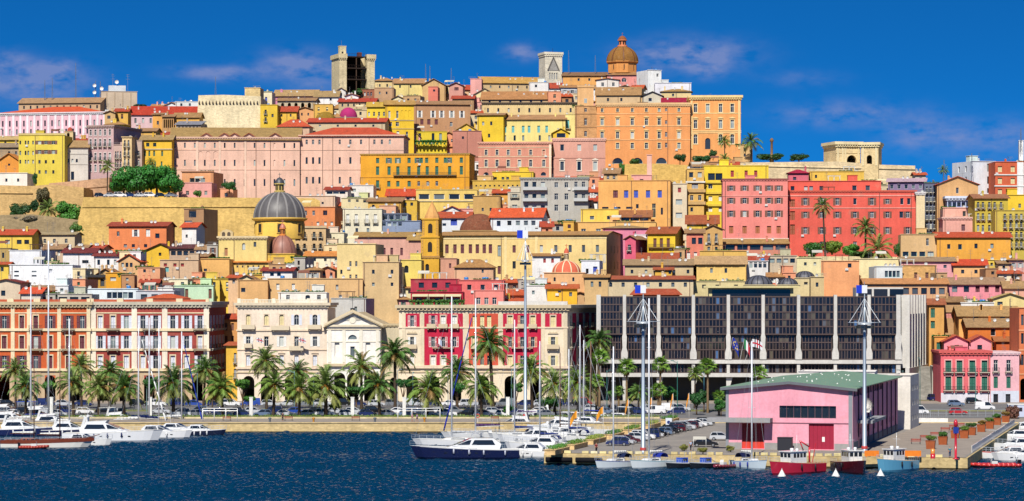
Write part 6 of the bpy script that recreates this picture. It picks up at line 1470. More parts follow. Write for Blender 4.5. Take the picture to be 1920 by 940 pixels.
# big tan blocks above the cream palace
b('tall blank tan block behind the cream palace', 446, 502, 526, 580, 'E6B271', [('p', [456], 8, [(540, 548)], {'fc': 'grey'})], d=716, rz=2, clut=2)
b('wide blank tan apartment wall behind the church pediment', 502, 680, 523, 580, 'E3B77C', [('s', [521, 550], 6, [(532, 544)], {'fc': 'white'}), ('p', [590], 7, [(533, 540)], {'fc': 'maroon'}), ('g', [632], 5, [(534, 544)], {'fc': 'maroon'})], d=718, rz=2, D=14, clut=6)
b('taller cream-tan block with two slit windows', 632, 704, 458, 580, 'EBD08C', [('g', [657, 668], 4, [(490, 500), (515, 525)], {}), ('p', [620 + 20, 700], 4, [(506, 514)], Dk)], d=721, rz=8, D=12, clut=3)
b('flat tan block right of the taller cream one', 680, 748, 492, 580, 'D9B883', [('p', [700, 735], 5, [(506, 514), (530, 537)], {'fc': 'white'})], d=719, rz=3, clut=3)
b('orange house with red roof in the gap beside the rose palace', 414, 450, 598, 660, 'DB9A5A', [('s', [424, 436], 5, [(606, 620), (630, 645)], {'fc': 'brown'})], d=692, rz=3, roof='gx', rh=9, rc='C4512E')
b('white penthouse with arched window and dishes on the cream palace roof', 522, 612, 549, 566, 'E9E4DA', [('p', [577], 9, [(553, 563)], {'arch': 1}), ('g', [540, 598], 7, [(553, 563)], {})], d=678, rz=1, D=8, base=20, clut=9)
b('cream low house with orange roof below the copper dome', 572, 648, 480, 498, 'EFE3C0', [('p', [590, 610, 630], 5, [(484, 490)], Dk)], d=796, roof='gx', rh=8, rc='D98A3E', clut=2)
b('white house with dark red roof below the copper dome', 492, 548, 508, 528, 'EDEAE6', [('p', [510, 523], 7, [(511, 518)], {'fc': 'blue'})], d=752, roof='gx', rh=6, rc='9A3A2E', clut=2)
b('yellow row house with golden tiled roof left of the copper dome', 420, 505, 492, 512, 'E9C266', [('p', L(6, 445, 495), 3, [(498, 502)], Dk)], d=782, roof='gx', rh=6, rc='DD8A3A', clut=3)
b('yellow cube house with tall glazed door by the bell tower', 750, 790, 488, 535, 'EFD468', [('p', [762], 8, [(498, 512)], {'arch': 1, 'fc': 'grey'})], d=765, rz=3, clut=2)
b('white town house with arched doors below the tan block', 726, 752, 500, 540, 'DCCFB8', [('g', [733, 742], 5, [(505, 518)], {'arch': 1})], d=758, clut=2)
b('pink penthouse with white window doors beside the crimson one', 888, 944, 545, 575, 'EB8A80', [('g', [897, 912, 927], 8, [(558, 571)], {})], d=684, rz=2, base=18, clut=3)
b('coral upper terrace house with planters', 860, 945, 526, 560, 'E6706A', [('p', [880, 905, 930], 8, [(534, 544)], {'fc': 'white'})], d=706, rz=2, clut=4)
b('yellow small house with red roof above the red palace', 1026, 1082, 541, 570, 'EBB320', [('p', [1049], 6, [(545, 549)], {'fc': 'white'}), ('p', [1070], 6, [(548, 556)], {'fc': 'tan'})], d=700, rz=2, roof='gx', rh=7, rc='C4602E', base=12, clut=2)
b('white block with dishes left of the yellow small house', 985, 1028, 536, 570, 'E6E3DE', [('p', [1000], 5, [(545, 552)], Dk)], d=704, clut=4)
b('white villa with red shutters in front of the convent', 998, 1050, 480, 500, 'F0ECE8', [('s', [1021, 1036], 5, [(485, 493)], {'fc': 'red'})], d=788, roof='gx', rh=4, rc='B0804A', clut=2)
b('white house with blue balcony in front of the convent side', 1090, 1124, 489, 545, 'EDEFF2', [('p', [1101], 5, [(504, 513)], {'fc': 'brown'}), ('s', [1116], 8, [(500, 520)], {'fc': 'blue'})], d=752, rz=8, clut=3)
b('tan house with tiled roof between orange dome and office', 1096, 1140, 520, 556, 'D9B37A', [('p', [1110, 1125], 5, [(528, 538)], Dk)], d=728, roof='gx', rh=5, rc='B5854E', clut=3)
b('crimson terrace house with maroon awnings left of the yellow cube', 770, 860, 524, 560, 'B93A4A', [('p', [790, 815, 840], 10, [(530, 540)], Dk)], d=712, rz=2, clut=4)
b('long pale house with red roof just behind the office block', 1130, 1300, 524, 560, 'D9C49C', [('p', L(7, 1145, 1285), 6, [(530, 538)], Dk)], d=728, rz=2, roof='gx', rh=6, rc='B05A38', clut=5)
b('cream studio house with chimneys right of the orange dome', 1300, 1400, 528, 560, 'D8C68E', [('p', [1320, 1345, 1380], 7, [(534, 541)], Dk)], d=730, clut=4)
b('sand-coloured villa left of the salmon block', 1520, 1545, 520, 560, 'DCC088', [('p', [1532], 5, [(530, 538)], Dk)], d=726, clut=2)
# ------------------------------------------------------------------ small houses closing the gaps between the listed ones
SKYL = [(-20, 222), (200, 205), (250, 202), (372, 184), (490, 178), (620, 172), (700, 158), (880, 158), (1015, 150), (1205, 158), (1295, 178), (1388, 190), (1391, 312), (1480, 318), (1720, 322), (1735, 345), (1800, 340), (1812, 318), (1930, 316)]
CELL = 4
GW, GH = 490, 145
occ = [[0] * GW for _ in range(GH)]
COVER += [(200, 338, 306, 374, 900), (1508, 1690, 440, 488, 780), (1388, 1520, 282, 308, 985), (120, 160, 372, 456, 890), (0, 120, 345, 430, 890), (1130, 1300, 295, 312, 970)]
for (x0, x1, yt, yb, dd_) in COVER:
 for j in range(max(0, int(yt // CELL)), min(GH, int(yb // CELL) + 1)):
  for i in range(max(0, int((x0 + 20) // CELL)), min(GW, int((x1 + 20) // CELL))): occ[j][i] = max(occ[j][i], dd_)
LANDM = [(60, 235, 'the orange-roofed barracks'), (75, 300, 'the olive-yellow apartment house'), (190, 290, 'the mauve palace'), (270, 340, 'the pine trees'), (430, 210, 'the cream bastion'), (440, 310, 'the pink college'), (660, 310, "the college's red roof"),
   (663, 130, 'the open-backed tower'), (650, 212, 'the magenta dome'), (608, 217, 'the gold dome'), (750, 240, 'the blind-arched yellow house'), (830, 215, 'the wooden balcony'), (1035, 125, 'the gothic-gabled tower'), (1166, 100, 'the great tiled dome'),
   (1005, 240, 'the turquoise shutters'), (1200, 250, 'the wide orange palace'), (1340, 230, 'the crest palace with balustrade'), (960, 300, 'the salmon-pink palace'), (790, 320, 'the amber house'), (300, 410, 'the yellow bastion'), (500, 380, 'the lead-grey dome'), (524, 460, 'the copper dome'),
   (805, 440, 'the pointed spire'), (889, 418, 'the brick dome'), (1040, 370, 'the concrete apartments'), (1190, 380, 'the blue-shuttered house'), (1380, 325, 'the red-shuttered yellow apartments'), (1415, 400, 'the coral-pink house'), (1600, 410, 'the vermilion house'), (1608, 285, 'the triumphal arch'),
   (1795, 390, 'the tan gable house'), (1880, 335, 'the brick-red apartments'), (1880, 430, 'the olive apartments'), (1000, 475, 'the cream-yellow convent'), (1059, 500, 'the ribbed orange dome'), (1240, 465, 'the sunny yellow house'), (1350, 500, 'the blind-arched chapel'), (1470, 520, 'the dark ribbed domes'),
   (1575, 510, 'the salmon block'), (1830, 465, 'the red-roofed orange house'), (1830, 540, 'the pink loggia house'), (1860, 620, 'the deep orange house'), (255, 445, 'the coral house'), (75, 510, 'the long white house'), (290, 480, 'the maroon-roofed yellow gable'), (365, 550, 'the mint green house'),
   (90, 570, 'the orange-red palace'), (280, 570, 'the rose palace'), (530, 570, 'the cream palace'), (590, 530, 'the blank tan wall'), (900, 560, 'the red palace'), (1300, 550, 'the black office'), (1700, 540, 'the tiled-eaves pavilion')]
PAL = [('cream', 'EAD9A8'), ('cream', 'EBDDB8'), ('tan', 'D6AE74'), ('tan', 'CBA272'), ('ochre', 'E3B24C'), ('yellow', 'EBC84A'), ('white', 'EDEBE6'), ('white', 'E6E6E4'), ('pink', 'E5A69C'), ('salmon', 'E79A72'), ('grey', 'BDB6AA'), ('peach', 'E9BE92'), ('beige', 'DCC7A0'), ('brown', 'B9875C')]
ROOFS = [('flat', None, 'flat roof'), ('flat', None, 'flat roof'), ('flat', None, 'roof terrace'), ('gx', 'B8834E', 'brown tiled roof'), ('gx', 'A98258', 'brown tiled roof'), ('gx', 'CC5A2E', 'orange tiled roof'), ('gx', 'B6492E', 'red tiled roof'), ('gy', 'B07C4E', 'brown gable'), ('hip', 'B58650', 'hipped tan roof')]
rf = random.Random(21)
def place_words(x, y):
 c = sorted(LANDM, key=lambda q: (q[0] - x) ** 2 + 2.2 * (q[1] - y) ** 2)[:5]
 out = []
 for q in c:
  dx, dy = x - q[0], y - q[1]
  if abs(dx) > abs(dy) * 1.3: w = ['left of', 'beside the left side of', 'a little left of'] if dx < 0 else ['right of', 'beside the right side of', 'a little right of']
  else: w = ['above', 'just above', 'behind'] if dy < 0 else ['below', 'just below', 'in front of']
  out += [f'{k} {q[2]}' for k in w]
 return out
nfill = 0
HIDDEN = {3,8,11,14,17,19,20,22,23,26,30,31,32,33,34,36,40,42,46,47,49,51,53,60,61,63,64,65,67,72,73,75,77,80,82,84,86,88,89,90,92,97,98,99,100,101,103,104,106,113,115,118,121,122,128,129,130,133,136,138,144,148,149,151,152,155,156,160,161,163,167,168,169,182,183,189,193,194,196,198,199,200,202,205,206,207}   # plots wholly behind their neighbours
for j in range(36, GH):
 i = 0
 while i < GW:
  x = i * CELL - 20; y = j * CELL
  if occ[j][i] or y < lerp_tab(SKYL, x + 2) or y > 566:
   i += 1; continue
  k = i
  while k < GW and not occ[j][k] and k - i < 14: k += 1
  run = k - i
  wcell = run if run < 7 else rf.randint(5, min(run, 10))
  x0, x1 = x, x + wcell * CELL
  if x1 - x0 < 18: x0 -= 8; x1 += 8
  hpx = rf.randint(16, 28)
  col = rf.choice(PAL)
  rt = rf.choice(ROOFS)
  rh = 0 if rt[0] == 'flat' else rf.randint(4, 9)
  yt, yb = y + rh, y + hpx
  wins = []
  nc = max(1, int((x1 - x0) / 13))
  kind = rf.choice(['p', 'g', 'g', 's', 'p', 'r'])
  fc = rf.choice(['white', 'brown', 'green', 'cream', 'dark', 'grey', 'maroon'])
  cols = [x0 + (q + .5) * (x1 - x0) / nc + rf.uniform(-2, 2) for q in range(nc)]
  rr = [(yt + 5, yt + 5 + rf.randint(6, 9))]
  if hpx - rh > 20: rr.append((yt + 16, yt + 22))
  opt = {'fc': fc}
  if kind == 'g' and rf.random() < .4: opt = {'fc': 'white', 'sc': rf.choice(['brown', 'green', 'white', 'grey'])}
  wins = [(kind, cols, rf.choice([4, 5, 5, 6]), rr, opt)]
  lab = None
  dn = depth_at(yb)
  for jj in range(j, min(GH, int(yb // CELL) + 1)):
   for ii in range(max(0, int((x0 + 20) // CELL)), min(GW, int((x1 + 20) // CELL))):
    if occ[jj][ii] > dn: dn = occ[jj][ii] + 5
  for size in (('small', 'little', 'low', 'tiny') if wcell < 9 else ('wide', 'broad', 'long')):
   for pw_ in place_words((x0 + x1) / 2, y + 8):
    lb = f'{size} {col[0]} house with {rt[2]} {pw_}'
    if lb not in LABELS: lab = lb; break
   if lab: break
  cl_ = rf.uniform(-7, 14), rf.randint(1, 4)
  if nfill not in HIDDEN: bld(lab or f'{col[0]} house with {rt[2]} among the hill roofs', x0, x1, yt, yb, col[1], wins, d=dn, rz=cl_[0], roof=rt[0], rh=rh, rc=rt[1] or 'B9703F', clut=cl_[1], group=None if lab else 'houses among the hill roofs')
  nfill += 1
  for jj in range(j, min(GH, int(yb // CELL))):
   for ii in range(max(0, int((x0 + 20) // CELL)), min(GW, int((x1 + 20) // CELL))): occ[jj][ii] = occ[jj][ii] or dn
  i += wcell
# ------------------------------------------------------------------ palms, trees, shrubs
def frond_mesh(e0, curl, seed):
 r = random.Random(seed); m = MB(); n = 9; pts = []; x = z = 0.0
 for i in range(n + 1):
  t = i / n; e = radians(e0) - curl * t ** 1.5
  pts.append((x, z, e)); x += cos(e) / n; z += sin(e) / n
 for i in range(n):
  w = .014 * (1 - i / n) + .004
  a, b_ = pts[i], pts[i + 1]
  m.poly([(a[0], -w, a[1]), (a[0], w, a[1]), (b_[0], w * .8, b_[1]), (b_[0], -w * .8, b_[1])])
 k = 22
 for i in range(k):
  t = .14 + .86 * i / (k - 1); f = t * n; q = min(int(f), n - 1); fr = f - q
  px, pz, e = [pts[q][j] + (pts[q + 1][j] - pts[q][j]) * fr for j in range(3)]
  ln = .30 * (1 - .65 * abs(t - .45) ** 1.2 * 1.6) * r.uniform(.85, 1.1)
  for s in (-1, 1):
   fw = .62 + .3 * t; dx, dz = cos(e), sin(e)
   tip = (px + ln * fw * dx, s * ln * .72, pz + ln * fw * dz - ln * (.25 + .35 * r.random()))
   w = .021
   m.poly([(px - w * dx, 0, pz - w * dz), (px + w * dx, 0, pz + w * dz), (tip[0] + w * .5, tip[1], tip[2]), (tip[0] - w * .5, tip[1], tip[2])])
 return m.mesh('frond', LEAF)
FR = [[frond_mesh(e, c, 10 * i + j) for j in range(2)] for i, (e, c) in enumerate(((84, .9), (66, 1.25), (48, 1.45), (30, 1.5), (12, 1.35), (-8, 1.0), (-30, .7)))]
def trunk_mesh(r0, r1, seed):
 r = random.Random(seed); m = MB(); n = 14
 pr = []
 for i in range(n + 1):
  t = i / n; k = r0 + (r1 - r0) * t
  pr += [(k * (1.12 if i % 2 else .94), t)]
 m.lathe(pr, 8); return m.mesh('trunk', BARK)
TRK = [trunk_mesh(1, .8, 1), trunk_mesh(1, .7, 2)]
m = MB(); r_ = random.Random(9)
for i in range(26):
 a, rr = r_.uniform(0, 2 * pi), r_.uniform(.10, .3)
 m.cyl((.05 * cos(a), .05 * sin(a), .02), (rr * cos(a), rr * sin(a), -.05 - rr * .5 * r_.random()), .012, .03, n=4)
FRUIT = m.mesh('fruit_stalks', PAINT)
PALMG = [H('7A9A3C'), H('6A9040'), H('86A04A'), H('5A8438')]
def date_palm(px, py, r_px, d, label, group='date palms along the quay road', base=None, n=44, fruit=True, lean=0, name='date_palm', gcol=None):
 X = PX(px, d); z = PZ(py, d); s = d / F; R = r_px * s * 1.2
 bz_ = (2.0 if d < 683 else terr(X, d)) if base is None else base
 rz_ = random.uniform(0, 6)
 p = thing(name, label, 'palm tree', (X, d, bz_ - .1), rz_, group)
 hgt = z - bz_ - R * .12
 p.rotation_euler = (random.uniform(-.05, .05), random.uniform(-.05, .05), rz_)
 n += random.randint(-6, 4)
 O('trunk', random.choice(TRK), p, (0, 0, 0), 0, (.25 * R / 3.5 + .06, .25 * R / 3.5 + .06, hgt + .2), H('54463A'))
 g = gcol or random.choice(PALMG)
 for i in range(n):
  t = i / n; cl = min(6, int(t * 7)); a = i * 2.39996 + random.uniform(-.2, .2)
  cg = (g if random.random() > .05 else H('A8844A')) if cl < 5 else tuple(a_ * .6 + b_ * .4 for a_, b_ in zip(g, H('A8924A')))
  sc = R * random.uniform(.75, 1.15) * (.9 if cl == 0 else 1)
  O('frond', FR[cl][i % 2], p, (.08 * R * cos(a) * .4, .08 * R * sin(a) * .4, hgt + .12 * R * (1 - t)), a, (sc, sc, sc), cg)
 if fruit: O('fruit_stalks', FRUIT, p, (0, 0, hgt + .12 * R), 0, (R * 1.5,) * 3, H('E39A34'))
 return p
def fan_mesh(seed):
 r = random.Random(seed); m = MB()
 m.poly([(0, -.012, 0), (0, .012, 0), (.5, .012, .05), (.5, -.012, .05)])
 k = 13
 for i in range(k):
  a = -1.75 + 3.5 * i / (k - 1); ln = .5 * (1 - .12 * abs(a)) * r.uniform(.9, 1.08)
  da = .13
  b0 = (.5, 0, .05)
  m.poly([b0, (.5 + ln * .6 * cos(a - da), ln * .6 * sin(a - da), .02), (.5 + ln * cos(a), ln * sin(a), -.10 - .10 * r.random()), (.5 + ln * .6 * cos(a + da), ln * .6 * sin(a + da), .05)])
 return m.mesh('fan_leaf', LEAF)
FAN = [fan_mesh(i) for i in range(3)]
def fan_palm(px, py, r_px, d, label, base=None, group='fan palms along the quay road', n=40, skirt=True):
 X = PX(px, d); z = PZ(py, d); s = d / F; R = r_px * s * 1.1
 bz_ = (2.0 if d < 683 else terr(X, d)) if base is None else base
 p = thing('fan_palm', label, 'palm tree', (X, d, bz_ - .1), random.uniform(0, 6), group)
 hgt = z - bz_
 O('trunk', TRK[0], p, (0, 0, 0), 0, (.27, .27, hgt), H('8A7254'))
 for i in range(n):
  t = i / n; e = 1.35 - 2.35 * t; a = i * 2.39996
  dead = skirt and t > .82
  if dead: e = -1.25
  sc = R * random.uniform(.8, 1.1) * (.75 if dead else 1)
  O('fan_leaf', FAN[i % 3], p, (0, 0, hgt), rot=(random.uniform(-.5, .5), -e, a), scale=(sc, sc, sc), color=H('B07A3A') if dead else (H('7FA832') if i % 3 else H('5F8F30')))
 return p
def crown_mesh(seed, n, size, flat=1.0, lobes=11):
 r = random.Random(seed); m = MB(); L_ = []
 for i in range(lobes):
  a = r.uniform(0, 2 * pi); q = r.uniform(.25, .68); e = r.uniform(-.45, .75)
  L_.append((q * cos(a), q * sin(a), e * .7 * flat, r.uniform(.28, .48)))
 L_.append((0, 0, .1, .6))
 for i in range(n):
  l = r.choice(L_)
  v = Vector((r.gauss(0, 1), r.gauss(0, 1), r.gauss(0, 1))).normalized()
  k = l[3] * r.uniform(.7, 1.05)
  p = Vector((l[0] + v.x * k, l[1] + v.y * k, l[2] + v.z * k * (.85 if flat == 1 else flat)))
  nn = (v + Vector((r.uniform(-.6, .6), r.uniform(-.6, .6), r.uniform(-.3, .8)))).normalized()
  u = nn.orthogonal().normalized(); w = nn.cross(u)
  a = r.uniform(0, pi); u, w = u * cos(a) + w * sin(a), w * cos(a) - u * sin(a)
  su, sw_ = size * r.uniform(.6, 1.2), size * r.uniform(.4, .8)
  m.poly([p - u * su, p - w * sw_, p + u * su, p + w * sw_])
 return m.mesh('crown', LEAF)
CRN = [crown_mesh(i, 2300, .095) for i in range(4)]
PINE = [crown_mesh(20 + i, 4200, .062, .55, 16) for i in range(2)]
def tree(px, py, rx, ry, d, label, col='4A7A2C', base=None, kind=0, name='leafy_tree', group=None, cat='tree', trunk=True):
 X = PX(px, d); z = PZ(py, d); s = d / F
 bz_ = (2.0 if d < 683 else terr(X, d)) if base is None else base
 bz_ = min(bz_, z - ry * s) if d < 683 else z - ry * s * (.9 if cat == 'bush' else 1.05) if not kind else PZ(373, d)
 p = thing(name, label, cat, (X, d, bz_ - .1), random.uniform(0, 6), group)
 cz = z - bz_ + .1
 m = MB(); hr = max(cz, .4); w = .07 * rx * s + .05
 m.cyl((0, 0, 0), (0, 0, hr * .6), w, w * .75, 7)
 for i in range(5):
  a = i * 1.257; m.cyl((0, 0, hr * .5), (rx * s * .5 * cos(a), rx * s * .5 * sin(a), cz + ry * s * .15), w * .6, w * .2, 5)
 O('trunk', m.mesh('trunk', BARK), p, color=H('6A5540'))
 O('crown', (PINE if kind else CRN)[random.randrange(2 if kind else 4)], p, (0, 0, cz - (.25 * ry * s if cat == 'bush' else 0)), random.uniform(0, 6), (rx * s * 1.15, rx * s, ry * s * (1.35 if cat == 'bush' else 1.15)), H(col))
 return p
DP = [(30, 692, 22, 625, 'date palm at the left edge behind the tall white mast'), (48, 722, 26, 584, 'low date palm by the first tall mast'), (138, 716, 28, 585, 'date palm with orange fruit in front of the orange palace'),
  (153, 685, 24, 624, 'taller date palm behind the orange-fruited one'), (185, 724, 26, 583, 'date palm where the orange and rose palaces meet'), (205, 694, 24, 622, 'tall date palm behind it in front of the rose palace'), (232, 724, 31, 584, 'broad date palm with golden fruit before the rose palace'),
  (325, 716, 35, 586, 'widest date palm before the rose palace'), (381, 692, 26, 622, 'slim tall date palm at the rose palace corner'), (418, 726, 28, 583, 'date palm in front of the narrow yellow house'), (500, 675, 28, 624, 'tall date palm before the cream palace flags'),
  (512, 720, 29, 585, 'low date palm before the cream palace'), (555, 696, 23, 626, 'date palm behind the low ones by the cream palace'), (561, 728, 28, 582, 'date palm with drooping skirt before the cream palace door'), (611, 722, 37, 585, 'broad date palm at the left end of the church'),
  (678, 686, 29, 623, 'tall date palm before the church portico'), (712, 720, 29, 584, 'low date palm right of the church portico'), (741, 662, 31, 621, 'tallest date palm by the church, at the red palace corner'), (800, 728, 33, 583, 'broad low date palm at the left end of the red palace'),
  (857, 694, 31, 624, 'tall date palm before the middle of the red palace'), (903, 724, 30, 583, 'low date palm with orange fruit by the blue furled sail'), (925, 642, 33, 620, 'tallest palm before the red palace balconies'), (998, 692, 29, 622, 'tall date palm right of the big lamp mast'),
  (1040, 718, 29, 592, 'bushy date palm before the red palace street corner'), (1084, 716, 29, 590, 'date palm among the marina masts'), (1120, 637, 24, 626, 'tall date palm at the office block corner'), (1196, 735, 20, 600, 'dark date palm between the fan palms'), (1302, 700, 14, 628, 'small slender date palm before the office columns')]
for (x, y, r, d, lab) in DP: date_palm(x, y, r, d, lab)
for (x, y, r, d, lab) in ((1124, 672, 20, 604, 'fan palm with dead brown skirt at the office corner'), (1118, 716, 18, 596, 'lower fan palm beside the marina masts'), (1175, 690, 21, 600, 'fan palm left of the big lamp mast on the pier'), (1238, 685, 19, 612, 'fan palm right of the big lamp mast on the pier'),
       (1234, 733, 18, 598, 'short fan palm in front of the taller one'), (1327, 688, 20, 604, 'tall fan palm before the middle of the office'), (1424, 700, 17, 610, 'fan palm showing above the warehouse roof'), (1348, 742, 13, 590, 'young fan palm at the warehouse corner'), (1160, 735, 14, 606, 'small fan palm behind the parked cars')):
 fan_palm(x, y, r, d, lab)
HP = [(200, 310, 14, 936, 'tall palm by the mauve palace above the fortress wall'), (1410, 264, 18, 1000, 'tall palm standing against the sky by the crest palace'), (1360, 264, 12, 1010, 'smaller palm in front of the crest palace'), (93, 391, 18, 915, 'palm among the bushes below the fortress wall'), (285, 303, 9, 950, 'little palm behind the pine trees'),
  (1768, 318, 9, 1000, 'lone palm on the right skyline'), (1622, 426, 20, 800, 'shorter palm in front of the vermilion house'), (1551, 384, 17, 800, 'tall palm casting its shadow on the vermilion house'), (1648, 466, 28, 796, 'big drooping palm in the garden below the vermilion house'), (1362, 298, 12, 985, 'bushy palm on the terrace below the crest palace')]
for (x, y, r, d, lab) in HP: date_palm(x, y, r, d, lab, group='palms up in the town', fruit=False, n=30, base=None if d < 850 or d > 900 else None)
# trees and shrubs
for i, (x, y, rx, ry, d, col) in enumerate([(90, 724, 18, 13, 600, '4F8A2C'), (284, 722, 17, 15, 602, '3F7A2A'), (398, 722, 14, 12, 604, '4A7F2E'), (455, 724, 17, 15, 602, '5E9A2E'), (468, 750, 14, 8, 588, '4A8A2C'), (668, 735, 22, 11, 602, '3F7A30'), (628, 762, 12, 7, 587, '5A8A2A'),
           (756, 722, 15, 13, 606, '2F6A2A'), (857, 728, 15, 13, 604, '3F7F2E'), (953, 768, 11, 9, 585, '3F8A2A'), (1030, 755, 22, 14, 590, '3A7A2A'), (968, 728, 13, 12, 604, '4A7A2C'), (1252, 738, 20, 17, 618, '2F6F2E'), (1306, 752, 16, 17, 594, '2C5F2A'), (1352, 760, 13, 14, 588, '3A7A2A'),
           (1145, 740, 14, 10, 608, '4A7A2C'), (1320, 745, 14, 16, 606, '2A5A28')]):
 tree(x, y, rx, ry, d, ['round green tree before the orange palace arcade', 'round green tree before the rose palace arcade', 'small tree at the rose palace corner', 'bright round tree by the narrow yellow house', 'low bush under the bright round tree', 'broad clipped tree at the church portico', 'low bush between the parked cars by the church',
       'dark small tree at the red palace corner', 'small tree before the red palace arches', 'clipped bush by the blue furled sail', 'big dark bush by the big lamp mast', 'small tree behind the big lamp mast', 'dark tree behind the fan palms', 'dark bush at the foot of the tall fan palm', 'bright bush at the warehouse corner', 'bush behind the orange flags', 'dark tree under the office columns'][i], col, group='trees along the quay road', base=2.0)
for (x, y, rx, ry, lab) in ((232, 344, 35, 40, 'leftmost pine of the dark green clump on the yellow bastion'), (262, 338, 40, 46, 'second pine of the clump on the yellow bastion, the broadest'), (294, 336, 38, 46, 'third pine of the clump on the yellow bastion, the tallest'), (317, 346, 27, 38, 'rightmost pine of the clump on the yellow bastion')):
 tree(x, y, rx, ry, 922, lab, '3A8A2E', kind=1, name='pine_tree', group='pines on the yellow bastion', base=None)
for (x, y, rx, ry, d, lab, col, cat) in ((130, 402, 25, 28, 912, 'big green tree against the left end of the yellow bastion', '4A8A2A', 'tree'), (150, 428, 18, 18, 905, 'lower green bush at the foot of the yellow bastion', '5A8A32', 'bush'), (38, 392, 18, 17, 915, 'dark shrub on the fortress slope', '35602A', 'bush'), (66, 384, 9, 12, 918, 'upright dark shrub on the fortress slope', '2A5A2A', 'bush'),
           (80, 364, 15, 16, 922, 'dry brownish shrub on the fortress wall', '7A7048', 'bush'), (65, 337, 6, 14, 938, 'little cypress beside the white low house', '2A5A2A', 'tree'), (48, 412, 30, 9, 908, 'grey dry scrub below the fortress wall', '8A7E6A', 'bush'), (1275, 297, 11, 11, 1000, 'round dark tree under the wide orange palace', '2C5A2C', 'tree'),
           (1190, 305, 12, 9, 978, 'hedge bush on the golden terrace wall', '4A7A2C', 'bush'), (1166, 316, 9, 12, 980, 'ivy bush at the corner of the golden terrace wall', '3A7A24', 'bush'), (1318, 299, 17, 9, 1000, 'dark bush below the crest palace', '2F602C', 'bush'), (1337, 290, 8, 10, 1002, 'small tree below the crest palace door', '3A6A2C', 'tree'),
           (1447, 297, 24, 10, 1000, 'dark tree on the long pale terrace', '2F5F2C', 'tree'), (1498, 296, 17, 10, 1000, 'dark tree near the triumphal arch', '2F5A2C', 'tree'), (1524, 468, 22, 17, 804, 'dark green garden bush below the vermilion house', '3F7A2A', 'bush'), (1560, 464, 22, 15, 806, 'yellow-green garden bush below the tall palm', '7A9A2E', 'bush'),
           (1592, 468, 20, 13, 804, 'bright garden bush beside the shorter palm', '5A9A34', 'bush'), (1620, 476, 30, 8, 800, 'low hedge in front of the drooping palm', '4A7A2C', 'bush'), (1683, 466, 8, 14, 806, 'bush at the end of the vermilion house', '4A7A2A', 'bush'), (262, 202, 17, 7, 1150, 'dark tree on the skyline between the barracks roofs', '3A5A3A', 'tree'),
           (430, 350, 13, 12, 926, 'round tree beside the peach hut', '2F6A2A', 'tree'), (370, 362, 8, 8, 922, 'bush beside the pink box house', '4A7A2C', 'bush'), (672, 173, 12, 5, 1160, 'green bush at the foot of the open tower', '4A7A3A', 'bush')):
 tree(x, y, rx, ry, d, lab, col, name='leafy_tree' if cat == 'tree' else 'shrub', group='trees and shrubs up in the town', cat=cat, base=None)
